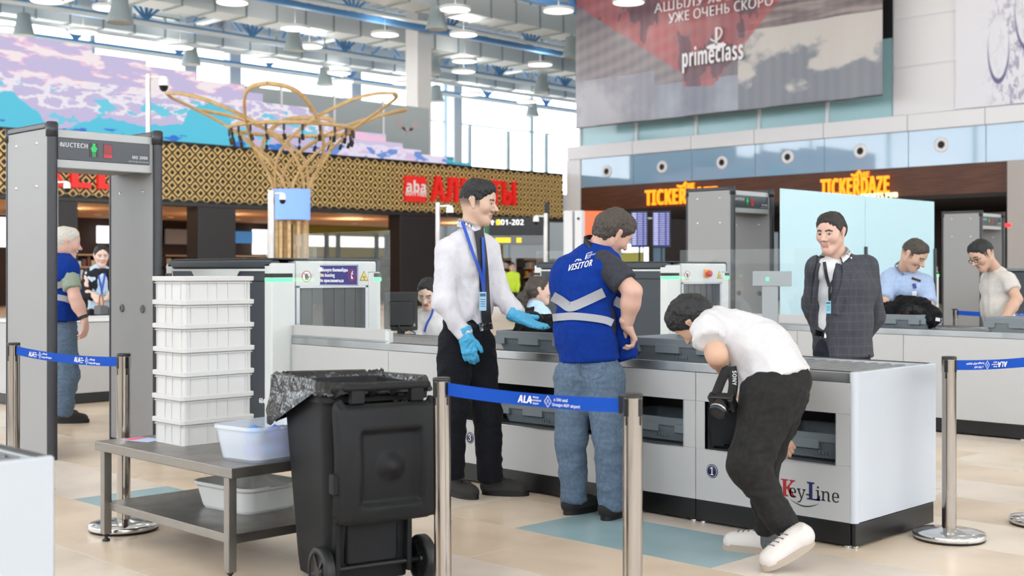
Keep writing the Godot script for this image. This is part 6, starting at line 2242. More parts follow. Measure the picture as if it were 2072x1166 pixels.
# ---------------------------------------------------------------- heads and hands
class Head:
	var o: Vector3
	var x: Vector3
	var y: Vector3
	var z: Vector3
	var s := 1.0
	var skin := Color(0.7, 0.5, 0.4)
	var brow := Color(0.05, 0.04, 0.04)
	var lip := Color(0.6, 0.3, 0.28)
	var beard := 0.0
	var fade := 0.0
	var fade_low := -0.03
	var hair_col := Color(0.01, 0.01, 0.012)
	var beard_col := Color(0.3, 0.25, 0.22)
	func P(a: float, b: float, c: float) -> Vector3:
		return o + (x * a + y * b + z * c) * s
	func paint(p: Vector3) -> Color:
		var q := p - o
		var a := q.dot(x) / s
		var b := q.dot(y) / s
		var c := q.dot(z) / s
		var ax := absf(a)
		var col := skin
		if fade > 0.0 and c < 0.040 - maxf(0.0, ax - 0.055) * 0.6 and b > fade_low and not (ax > 0.079 and c > -0.04 and c < 0.012):
			col = skin.lerp(hair_col, fade * smoothstep(fade_low, fade_low + 0.05, b))
		if c > 0.045:
			if beard > 0.0 and b < -0.032 and c > 0.05:
				col = col.lerp(beard_col, beard)
			if ax < 0.024 - absf(b + 0.059) * 0.5 and absf(b + 0.059) < 0.0105 and c > 0.075: col = lip
			if absf(b + 0.0585) < 0.002 and ax < 0.022 and c > 0.07: col = lip * 0.5
			if ax > 0.012 and ax < 0.052 and absf(b - 0.0335 + (ax - 0.03) * (ax - 0.03) * 8.0) < 0.0048: col = brow
			var ex := (ax - 0.032) / 0.0155
			var ey := (b - 0.0105) / 0.0058
			var r := ex * ex + ey * ey
			if r < 1.0:
				col = Color(0.50, 0.46, 0.43)
				if ex * ex * 1.5 + ey * ey * 0.2 < 0.5: col = Color(0.03, 0.02, 0.02)
			if r < 1.5 and r >= 0.7 and ey > 0.2: col = brow.lerp(skin, 0.25)
			if ax > 0.004 and ax < 0.012 and absf(b + 0.031) < 0.004 and c > 0.09: col = skin * 0.35
		return col

func head_shape(h: Head, neck: Vector3, neck_r := 0.056) -> Blob:
	var b := Blob.new()
	var s := h.s
	b.cap(h.P(0, 0.030, -0.038), h.P(0, 0.036, 0.016), 0.078 * s, 0.074 * s, 0.03 * s, h.y, 1.14)
	b.cap(h.P(0, 0.0, 0.030), h.P(0, -0.070, 0.042), 0.060 * s, 0.039 * s, 0.03 * s)
	for q in [-1.0, 1.0]:
		b.cap(h.P(q * 0.048, -0.040, 0.0), h.P(q * 0.014, -0.096, 0.054), 0.024 * s, 0.018 * s, 0.03 * s)
		b.ball(h.P(q * 0.040, -0.016, 0.057), 0.026 * s, 0.03 * s)
	b.ball(h.P(0, -0.098, 0.062), 0.020 * s, 0.025 * s)
	b.cap(h.P(-0.034, 0.031, 0.074), h.P(0.034, 0.031, 0.074), 0.013 * s, 0.013 * s, 0.018 * s)
	b.ball(h.P(0, 0.055, 0.052), 0.038 * s, 0.03 * s)
	for q in [-1.0, 1.0]:
		b.cut(h.P(q * 0.032, 0.010, 0.104), 0.017 * s, 0.014 * s)
		b.ball(h.P(q * 0.031, 0.010, 0.0755), 0.0135 * s, 0.004 * s)
	b.cap(h.P(0, 0.022, 0.085), h.P(0, -0.022, 0.115), 0.0085 * s, 0.0130 * s, 0.014 * s)
	for q in [-1.0, 1.0]:
		b.ball(h.P(q * 0.013, -0.027, 0.097), 0.009 * s, 0.010 * s)
	b.cap(h.P(-0.016, -0.0525, 0.084), h.P(0.016, -0.0525, 0.084), 0.0075 * s, 0.0075 * s, 0.009 * s)
	b.cap(h.P(-0.013, -0.0655, 0.083), h.P(0.013, -0.0655, 0.083), 0.0085 * s, 0.0085 * s, 0.008 * s)
	for q in [-1.0, 1.0]:
		b.cap(h.P(q * 0.083, 0.024, -0.018), h.P(q * 0.078, -0.020, -0.006), 0.019 * s, 0.011 * s, 0.010 * s, h.x, 0.42)
		b.cut(h.P(q * 0.097, 0.008, -0.008), 0.012 * s, 0.006 * s, h.y, 1.6)
	b.cap(h.P(0, -0.045, -0.028), neck, neck_r * s * 0.98, neck_r * 1.1 * s, 0.035 * s)
	return b

func hair_short(h: Head, top := 0.012, side := 0.003, front := 0.095, low := -0.045) -> Blob:
	var b := Blob.new()
	var s := h.s
	b.cap(h.P(0, 0.033, -0.038), h.P(0, 0.039, 0.016), (0.079 + side) * s, (0.075 + side) * s, 0.02 * s, h.y, 1.15)
	b.cap(h.P(0, 0.086, 0.030), h.P(0, 0.082, -0.03), (0.036 + top) * s, (0.042 + top) * s, 0.03 * s, h.x, 1.25)
	if low < -0.02: b.cap(h.P(0, low + 0.02, -0.062), h.P(0, 0.02, -0.07), (0.040 + side) * s, (0.050 + side) * s, 0.03 * s, h.x, 1.25)
	# brow line, temples, ears and nape stay free
	b.cap(h.P(0, front - 0.100, 0.150), h.P(0, -0.25, 0.10), 0.104 * s, 0.14 * s, 0.012 * s, h.x, 1.15, 0, true)
	for q in [-1.0, 1.0]:
		b.cap(h.P(q * 0.088, 0.040, 0.092), h.P(q * 0.085, -0.02, 0.070), 0.046 * s, 0.056 * s, 0.012 * s, Vector3.ZERO, 1.0, 0, true)
		b.cap(h.P(q * 0.10, -0.005, 0.008), h.P(q * 0.10, -0.10, 0.02), 0.034 * s, 0.05 * s, 0.01 * s, Vector3.ZERO, 1.0, 0, true)
	b.cap(h.P(-0.15, low - 0.30, -0.05), h.P(0.15, low - 0.30, -0.05), 0.30 * s, 0.30 * s, 0.01 * s, Vector3.ZERO, 1.0, 0, true)
	return b

# palm_n: the way the palm looks; thumb: the side the thumb leaves; curl in radians per joint
func hand_shape(wrist: Vector3, dir: Vector3, palm_n: Vector3, thumb: Vector3, curl := 0.35, s := 1.0, grow := 0.0, thumb_in := 0.0) -> Blob:
	var b := Blob.new()
	var d := dir.normalized()
	var t := (thumb - d * thumb.dot(d)).normalized()
	var n := d.cross(t).normalized()
	if n.dot(palm_n) < 0: n = -n
	b.cap(wrist - d * 0.03 * s, wrist + d * 0.015 * s, 0.026 * s + grow, 0.025 * s + grow, 0.015, t, 1.2)
	var offs := [0.029, 0.010, -0.0095, -0.028]
	var lens := [0.93, 1.04, 0.98, 0.78]
	for f in 4:
		var kn: Vector3 = wrist + (d * (0.088 - absf(f - 1.2) * 0.004) + t * offs[f]) * s
		b.cap(wrist + (d * 0.012 + t * offs[f] * 0.55) * s, kn, 0.0165 * s + grow, 0.0125 * s + grow, 0.016)
		var p := kn
		var ang := curl * (0.75 + 0.12 * f)
		var spread: Vector3 = t * offs[f] * 1.2
		for j in 3:
			var dd := (d * cos(ang) + n * sin(ang) + spread * (1.0 if j == 0 else 0.3)).normalized()
			var L: float = [0.044, 0.028, 0.021][j] * lens[f] * s
			var q := p + dd * L
			b.cap(p, q, ([0.0105, 0.0095, 0.0085][j]) * s + grow, ([0.0095, 0.0085, 0.0075][j]) * s + grow, 0.0045)
			p = q
			ang += curl * (1.25 if j == 0 else 0.9)
	var p0 := wrist + (d * 0.022 + t * 0.022) * s
	var td := (d * 0.70 + t * (0.72 - thumb_in) + n * (0.25 + thumb_in)).normalized()
	var p1 := p0 + td * 0.040 * s
	b.cap(p0, p1, 0.0165 * s + grow, 0.0125 * s + grow, 0.014)
	td = (d * 0.92 + t * (0.30 - thumb_in) + n * (0.20 + thumb_in)).normalized()
	var p2 := p1 + td * 0.030 * s
	b.cap(p1, p2, 0.0115 * s + grow, 0.0105 * s + grow, 0.004)
	b.cap(p2, p2 + (td + n * 0.2).normalized() * 0.024 * s, 0.0105 * s + grow, 0.0085 * s + grow, 0.004)
	return b

func shoe_part(fig: Node3D, heel: Vector3, toe: Vector3, m: Material, sole_m: Material, up := Vector3.UP, r := 0.040, laces := true, lace_m: Material = null) -> void:
	# heel and toe are points on the sole plane
	var d := (toe - heel).normalized()
	var side := d.cross(up).normalized()
	var u := side.cross(d).normalized()
	var L := heel.distance_to(toe)
	var b := Blob.new()
	b.cap(heel + d * 0.04 + u * 0.045, toe - d * 0.055 + u * 0.034, r * 0.92, r * 1.0, 0.03, side, 1.05)
	b.cap(heel + d * 0.045 + u * 0.06, heel + d * 0.06 + u * 0.095, r * 1.0, r * 0.88, 0.03, Vector3.ZERO, 1.0, 2)
	b.cap(heel + d * 0.09 + u * 0.07, toe - d * 0.10 + u * 0.045, r * 0.75, r * 0.75, 0.04)
	var mb := MB.new()
	b.mesh_into(mb, 0.009, fig.position)
	# nothing of the upper under the sole plane
	for k in mb.v.size():
		var e := (mb.v[k] + fig.position - heel).dot(u)
		if e < 0.022: mb.v[k] += u * (0.022 - e)
	var sh := part(fig, "shoe", mb, m)
	# sole: outline extruded along u
	var so := MB.new()
	so.t = Transform3D(Basis(d, u, d.cross(u)), heel - fig.position)
	var poly := []
	for k in 28:
		var g := TAU * k / 28.0
		var c := cos(g)
		var wv := (r * 1.16) * (1.0 - 0.10 * smoothstep(0.3, -0.4, c) - 0.06 * smoothstep(0.2, 1.0, c))
		poly.append(Vector3(L * 0.5 + (L * 0.5 - 0.002) * signf(c) * pow(absf(c), 0.75), 0, sin(g) * wv * 1.06))
	var lo := []
	var hi := []
	for p in poly: lo.append(p); hi.append(p + Vector3(0, 0.030, 0))
	loft(so, [lo, hi], true, true)
	part(sh, "sole", so, sole_m)
	if laces:
		var lc := MB.new()
		for k in 4:
			var t := 0.42 + k * 0.09
			var p := heel + d * L * t
			var y := b.march(p + u * 0.3, -u, 0.3)
			if y < INF:
				var c := p + u * (0.3 - y + 0.003)
				lc.rod(c - side * 0.022 - fig.position - u * 0.006, c + side * 0.022 + d * 0.008 - fig.position - u * 0.006, 0.0035, 6)
		part(sh, "laces", lc, lace_m if lace_m else m)

# ribbon laid on a blob: screen points are only the way the path was measured, each is dropped on to the cloth
func ribbon(fig: Node3D, called: String, b: Blob, path: Array, near: float, width: float, m: Material, label := "", off := 0.004, dense := 4) -> MeshInstance3D:
	var c := []
	for p in path: c.append(Vector3(p[0], p[1], 0))
	c = smooth(c, dense)
	var pts := []
	for k in c.size():
		var a: Vector3 = c[maxi(k - 1, 0)]
		var e: Vector3 = c[mini(k + 1, c.size() - 1)]
		var tn := (e - a).normalized()
		var sd := Vector3(-tn.y, tn.x, 0)
		var wpx := width * FOCAL / near * 0.5
		for q in [-1.0, 0.0, 1.0]:
			var p: Vector3 = c[k] + sd * wpx * q
			var r := ray(p.x, p.y)
			var o := Vector3(0, EYE, 0) + r * (near - 0.55)
			var t := b.march(o, r, 1.3, off)
			if t == INF: t = r.length() * 0.55
			pts.append(o + r.normalized() * t - fig.position)
	var mb := MB.new()
	mb.sheet(pts, c.size(), 3)
	var back := []
	for p in pts: back.append(p + (p + fig.position - Vector3(0, EYE, 0)).normalized() * 0.0025)
	mb.sheet(back, c.size(), 3)
	return part(fig, called, mb, m, label)

# lettering laid on cloth: text plane at o with axes ax, ay; dropped along dir
func cloth_letters(fig: Node3D, s: String, height: float, o: Vector3, ax: Vector3, ay: Vector3, dir: Vector3, b: Blob, m: Material, called := "lettering", bold := true) -> void:
	var tm := text_mesh(s, height, 0.0, bold)
	var arr := tm.get_mesh_arrays()
	var vs: PackedVector3Array = arr[Mesh.ARRAY_VERTEX]
	var ix: PackedInt32Array = arr[Mesh.ARRAY_INDEX]
	var mb := MB.new()
	for v in vs:
		var p := o + ax * v.x + ay * v.y
		var t := b.march(p - dir * 0.3, dir, 0.7, 0.005)
		if t == INF: t = 0.3
		mb.vert(p - dir * 0.3 + dir * t - fig.position, -dir)
	for k in range(0, ix.size(), 3):
		mb.tri(ix[k], ix[k + 1], ix[k + 2])
	part(fig, called, mb, m)

func skin_mat() -> StandardMaterial3D:
	var m := mat("skin", Color.WHITE, 0.55)
	m.vertex_color_use_as_albedo = true
	m.subsurf_scatter_enabled = true
	m.subsurf_scatter_strength = 0.08
	return m

func hair_mat(key: String, c: Color) -> StandardMaterial3D:
	var m := mat(key, c, 0.55)
	m.normal_enabled = true
	m.normal_texture = noise_tex("hairnm", 0.05, 256, [], FastNoiseLite.TYPE_SIMPLEX_SMOOTH, true, 10.0, 3, 6)
	m.normal_scale = 0.9
	tri(m, 9.0)
	m.uv1_scale = Vector3(14, 4, 14)
	return m

# builds body (skin), top, trousers, shoes and hair of one figure from measured joints
# every joint is [px, py, depth]
func J(a: Array) -> Vector3:
	return at(a[0], a[1], a[2])

func figure(spec: Dictionary) -> Dictionary:
	var out := {}
	var ground: Vector3 = spec.base
	var fig := thing("person", spec.label, "person", Vector3(ground.x, 0, ground.z), 0.0, "")
	out.node = fig
	var fine: float = spec.get("fine", 0.012)
	var h := Head.new()
	h.o = J(spec.head)
	h.z = (spec.fwd as Vector3).normalized()
	h.y = ((spec.get("up", Vector3.UP) as Vector3) - h.z * h.z.dot(spec.get("up", Vector3.UP))).normalized()
	h.x = h.y.cross(h.z).normalized()
	h.s = spec.get("hs", 1.0)
	h.skin = spec.get("skin", Color(0.56, 0.35, 0.25))
	h.brow = spec.get("brow", Color(0.03, 0.025, 0.02))
	h.lip = spec.get("lip", h.skin.lerp(Color(0.45, 0.12, 0.11), 0.55))
	h.beard = spec.get("beard", 0.0)
	h.fade = spec.get("fade", 0.0)
	h.fade_low = spec.get("fade_low", -0.03)
	h.beard_col = spec.get("beard_col", Color(0.25, 0.2, 0.18))
	out.h = h
	var neck := J(spec.neck)
	var skinb := MB.new()
	skinb.use_c = true
	head_shape(h, neck, spec.get("neck_r", 0.056)).mesh_into(skinb, spec.get("head_cell", 0.005), fig.position, h)
	var sh := [J(spec.sh[0]), J(spec.sh[1])]
	var el := [J(spec.el[0]), J(spec.el[1])]
	var wr := [J(spec.wr[0]), J(spec.wr[1])]
	var ch := J(spec.chest)
	var wa := J(spec.waist)
	var hp := J(spec.hip)
	var wide: Vector3 = (sh[1] - sh[0]).normalized()
	var tr: Array = spec.get("torso", [0.118, 0.115, 0.120])   # radii at chest, waist, hip
	var tw: float = spec.get("torso_wide", 1.28)
	var ar: Array = spec.get("arm", [0.056, 0.050, 0.036])
	# hidden core keeps the body one figure
	var core := Blob.new()
	core.cap(neck, ch, 0.05, tr[0] * 0.8, 0.05)
	core.cap(ch, hp, tr[0] * 0.8, tr[2] * 0.8, 0.05, wide, tw)
	for k in 2:
		core.cap(ch.lerp(neck, 0.4), sh[k], 0.05, 0.045, 0.05)
		core.cap(sh[k], el[k], ar[0] * 0.75, ar[1] * 0.72, 0.03)
		core.cap(el[k], wr[k], ar[1] * 0.72, ar[2] * 0.62, 0.03)
	core.mesh_into(skinb, 0.022, fig.position, null, h.skin)
	# top garment
	var top := Blob.new()
	top.cap(ch, wa, tr[0], tr[1], 0.06, wide, tw)
	if spec.get("tucked", false): top.cap(wa, wa.lerp(hp, 0.75), tr[1], tr[1] * 0.90, 0.06, wide, tw, 2)
	else: top.cap(wa, hp, tr[1], tr[2], 0.06, wide, tw, 2)
	top.cap(neck.lerp(ch, 0.30), ch, tr[0] * 0.62, tr[0] * 0.95, 0.06, wide, 1.5)
	var slope := Vector3(0, -0.012, 0)
	for k in 2:
		top.cap(neck.lerp(ch, 0.18), sh[k] + slope, 0.056, ar[0] * 1.05, 0.05)
	out.torso = top
	var cuffs := [1.0, 1.0]
	var slv: String = spec.get("sleeve", "long")
	var full := Blob.new()
	full.A = top.A.duplicate(); full.B = top.B.duplicate(); full.W = top.W.duplicate(); full.par = top.par.duplicate()
	for k in 2:
		if slv == "long":
			full.cap(sh[k], el[k], ar[0] * 1.04, ar[1] * 1.04, 0.035)
			full.cap(el[k], el[k].lerp(wr[k], 0.97), ar[1] * 1.04, ar[2] * 1.12, 0.03, Vector3.ZERO, 1.0, 2)
		elif slv == "short":
			full.cap(sh[k], sh[k].lerp(el[k], spec.get("sleeve_to", 0.66)), ar[0] * 1.10, ar[1] * 1.34, 0.035, Vector3.ZERO, 1.0, 2)
	out.top = full
	var dr := full.grown(0.0)
	dr.cap(neck, h.P(0, -0.05, -0.02), 0.062, 0.058, 0.04)
	out.drape = dr
	if spec.get("build_top", true):
		var col := spec.get("collar", 0.0) as float
		var tb := MB.new()
		full.mesh_into(tb, fine, fig.position, null, Color.WHITE, spec.get("fold", 0.007), fold_noise, spec.get("fold_scale", Vector3(7, 4.5, 7)))
		out.top_node = part(fig, spec.get("top_name", "shirt"), tb, spec.top_mat)
	if slv != "long":
		var arms := Blob.new()
		for k in 2:
			arms.cap(sh[k], el[k], ar[0] * 0.9, ar[1] * 0.88, 0.02)
			arms.cap(el[k], el[k].lerp(wr[k], 0.35), ar[1] * 0.92, ar[1] * 0.90, 0.02)
			arms.cap(el[k].lerp(wr[k], 0.35), wr[k], ar[1] * 0.90, ar[2] * 0.82, 0.03)
		arms.mesh_into(skinb, fine * 0.8, fig.position, null, h.skin)
	# hands: [dir, palm_n, thumb, curl, material or null, hide]
	var gloves := []
	for k in 2:
		var hs: Array = spec.hands[k]
		if hs.is_empty(): continue
		var hb := hand_shape(wr[k], hs[0], hs[1], hs[2], hs[3], spec.get("hand_s", 1.0), 0.0 if hs[4] == null else 0.0015, hs[5] if hs.size() > 5 else 0.0)
		hb.mesh_into(skinb, spec.get("hand_cell", 0.0045), fig.position, null, h.skin)
		if hs[4] != null:
			var gb := hand_shape(wr[k], hs[0], hs[1], hs[2], hs[3], spec.get("hand_s", 1.0), 0.0035, hs[5] if hs.size() > 5 else 0.0)
			var dn: Vector3 = (hs[0] as Vector3).normalized()
			gb.cap(wr[k] - dn * 0.055, wr[k] + dn * 0.01, ar[2] * 1.02, 0.034, 0.02, Vector3.ZERO, 1.0, 1)
			gloves.append([gb, hs[4]])
	part(fig, "body", skinb, skin_mat())
	for g in gloves:
		blob_part(fig, "glove", g[0], spec.get("hand_cell", 0.0045), g[1], 0.0035, Vector3(30, 30, 30), "thin blue rubber glove")
	# trousers
	if spec.has("leg"):
		var lg: Array = spec.leg   # two arrays of [hip, knee, ankle, r_hip, r_knee, r_ankle]
		var tb := Blob.new()
		tb.cap(hp + Vector3(0, spec.get("rise", 0.02), 0), hp + Vector3(0, -0.03, 0), tr[2] * 0.97, tr[2] * 0.97, 0.05, wide, tw * 0.98, 1)
		for k in 2:
			var a := J(lg[k][0])
			var b := J(lg[k][1])
			var c := J(lg[k][2])
			tb.cap(a, b, lg[k][3], lg[k][4], 0.035)
			tb.cap(b, c, lg[k][4], lg[k][5], 0.03, Vector3.ZERO, 1.0, 2)
		out.legs = tb
		var mb := MB.new()
		tb.mesh_into(mb, fine, fig.position, null, Color.WHITE, spec.get("leg_fold", 0.008), fold_noise, Vector3(6, 8, 6))
		out.leg_node = part(fig, "trousers", mb, spec.leg_mat)
		var lc := Blob.new()
	if spec.has("hair_mat"):
		var hv: Array = spec.get("hair", [0.012, 0.004, 0.078, -0.045])
		var hb2 := hair_short(h, hv[0], hv[1], hv[2], hv[3])
		blob_part(fig, "hair", hb2, spec.get("hair_cell", 0.0065), spec.hair_mat, spec.get("hair_fold", 0.006), Vector3(26, 22, 26))
	return out

const UPV := Vector3.UP
func badge(fig: Node3D, p: Vector3, w: float, hgt: float, tint: Color, key: String) -> void:
	var b := MB.new()
	var to := (Vector3(0, EYE, 0) - p).normalized()
	var x := UPV.cross(to).normalized()
	b.t = Transform3D(Basis(x, UPV, x.cross(UPV)), p - fig.position + to * 0.012)
	b.cbox(Vector3.ZERO, Vector3(w, hgt, 0.004), 0.001)
	var q := part(fig, "id_badge", b, mat(key, tint, 0.35), "pale plastic identity badge")
	var l := MB.new()
	l.t = b.t
	for k in 4: l.cbox(Vector3(0, hgt * 0.1 - k * hgt * 0.12, 0.0025), Vector3(w * 0.7, hgt * 0.04, 0.001))
	l.cbox(Vector3(0, hgt * 0.34, 0.0025), Vector3(w * 0.8, hgt * 0.16, 0.001))
	part(q, "printed_lines", l, mat("badge print", Color(0.20, 0.34, 0.42), 0.5))

func collar(fig: Node3D, h: Head, neck: Vector3, fwd: Vector3, m: Material, r := 0.066, rise := 0.045, open := 0.5) -> void:
	# stand collar with two points
	var ax := (h.P(0, -0.05, -0.02) - neck).normalized()
	var x := ax.cross(fwd).normalized()
	var z := x.cross(ax).normalized()
	var rows := []
	for r2 in 3:
		for q in 25:
			var g := -PI + open + (TAU - 2 * open) * q / 24.0 + PI
			var rr: float = [r * 1.02, r * 1.02, r * 1.16][r2]
			var hh: float = [-0.004, rise, rise * 0.38][r2]
			var front := smoothstep(0.2, 1.0, cos(g))
			hh -= front * [0.010, 0.016, 0.030][r2]
			rows.append(neck + x * sin(g) * rr + z * cos(g) * rr * 1.05 + ax * hh - fig.position)
	var mb := MB.new()
	mb.sheet(rows, 3, 25)
	part(fig, "collar", mb, m)

func build_people() -> void:
	fold_noise = FastNoiseLite.new()
	fold_noise.seed = 12
	fold_noise.frequency = 1.0
	fold_noise.fractal_octaves = 2
	fold_noise.fractal_type = FastNoiseLite.FRACTAL_RIDGED
	fold_noise.fractal_gain = 0.4
	fold_noise.noise_type = FastNoiseLite.TYPE_SIMPLEX_SMOOTH
	var t0 := Time.get_ticks_msec()
	officer()
	visitor()
	photographer()
	suit_man()
	blue_shirt_man()
	white_shirt_man()
	old_man()
	women()
	print("people ms ", Time.get_ticks_msec() - t0)

func officer() -> void:
	var white := cloth("shirt white cotton", Color(0.80, 0.785, 0.805), 5.0, 0.35, 0.02)
	var black := cloth("trousers navy black", Color(0.105, 0.108, 0.13), 6.0, 0.4, 0.1)
	var glove := mat("glove cyan rubber", Color(0.26, 0.62, 0.78), 0.45)
	var face := RT * 0.83 - FW * 0.56
	var F := figure({
		"label": "officer in white shirt, black tie and blue gloves standing at the conveyor",
		"base": at(955, 1003, 7.12), "head": [968, 413, 7.12], "fwd": RT * 0.95 - FW * 0.25 - UPV * 0.14, "hs": 0.98, "head_cell": 0.0042,
		"skin": Color(0.55, 0.355, 0.26), "neck": [951, 474, 7.13], "neck_r": 0.055,
		"sh": [[908, 506, 7.00], [984, 503, 7.24]], "el": [[899, 612, 6.93], [1010, 592, 7.16]], "wr": [[942, 682, 6.93], [1048, 640, 7.05]],
		"chest": [948, 530, 7.12], "waist": [946, 625, 7.12], "hip": [943, 672, 7.12], "torso": [0.120, 0.112, 0.118], "torso_wide": 1.28, "tucked": true,
		"arm": [0.060, 0.055, 0.042], "sleeve": "long", "top_mat": white, "fold": 0.014, "fine": 0.011,
		"hands": [[RT * 0.25 - UPV * 1.0, FW, RT, 0.42, glove], [RT * 0.86 - UPV * 0.46 - FW * 0.1, UPV * 0.8 + RT * 0.4, FW * 0.8 + UPV * 0.3, 0.14, glove]],
		"leg": [[[922, 700, 7.07], [915, 838, 7.03], [914, 968, 7.06], 0.105, 0.082, 0.068], [[966, 700, 7.18], [986, 838, 7.17], [992, 974, 7.15], 0.105, 0.080, 0.070]], "leg_mat": black, "rise": 0.075,
		"hair_mat": hair_mat("hair black", Color(0.085, 0.082, 0.088)), "hair": [0.022, 0.001, 0.098, 0.022], "fade": 0.75, "fade_low": -0.035})
	var fig: Node3D = F.node
	var sole := mat("sole black", Color(0.03, 0.03, 0.03), 0.6)
	var shoe := mat("shoe suede black", Color(0.17, 0.16, 0.155), 0.8)
	var hl := on_y(974, 1000, 0.0)
	shoe_part(fig, hl, hl + (RT * 0.97 - FW * 0.18).normalized() * 0.285, shoe, sole, UPV, 0.046)
	var hr := on_y(905, 998, 0.0)
	shoe_part(fig, hr, hr + (RT * 0.62 - FW * 0.75).normalized() * 0.285, shoe, sole, UPV, 0.046)
	collar(fig, F.h, J([951, 463, 7.13]), face + RT * 0.2, white, 0.074, 0.042, 0.25)
	var tie := mat("tie black", Color(0.12, 0.12, 0.14), 0.6)
	ribbon(fig, "tie", F.drape, [[968, 466], [970, 474], [974, 500], [978, 540], [981, 590], [984, 640], [986, 655]], 7.12, 0.056, tie, "narrow black tie", 0.019)
	var lan := mat("lanyard blue", Color(0.12, 0.28, 0.66), 0.6)
	ribbon(fig, "lanyard", F.drape, [[935, 449], [944, 474], [958, 515], [970, 545], [976, 570], [979, 592]], 7.12, 0.018, lan, "bright blue lanyard", 0.026)
	ribbon(fig, "lanyard", F.drape, [[977, 480], [978, 510], [979, 545], [979, 592]], 7.12, 0.016, lan, "", 0.026)
	badge(fig, at(977, 610, 6.92), 0.040, 0.105, Color(0.55, 0.70, 0.80), "badge pale")
	ribbon(fig, "belt", F.legs, [[903, 648], [925, 655], [950, 660], [975, 663], [997, 660]], 7.12, 0.035, mat("belt black", Color(0.03, 0.03, 0.03), 0.4), "", 0.006)
	ribbon(fig, "belt_buckle", F.legs, [[971, 654], [975, 670]], 7.12, 0.020, steel("chrome"), "", 0.012)

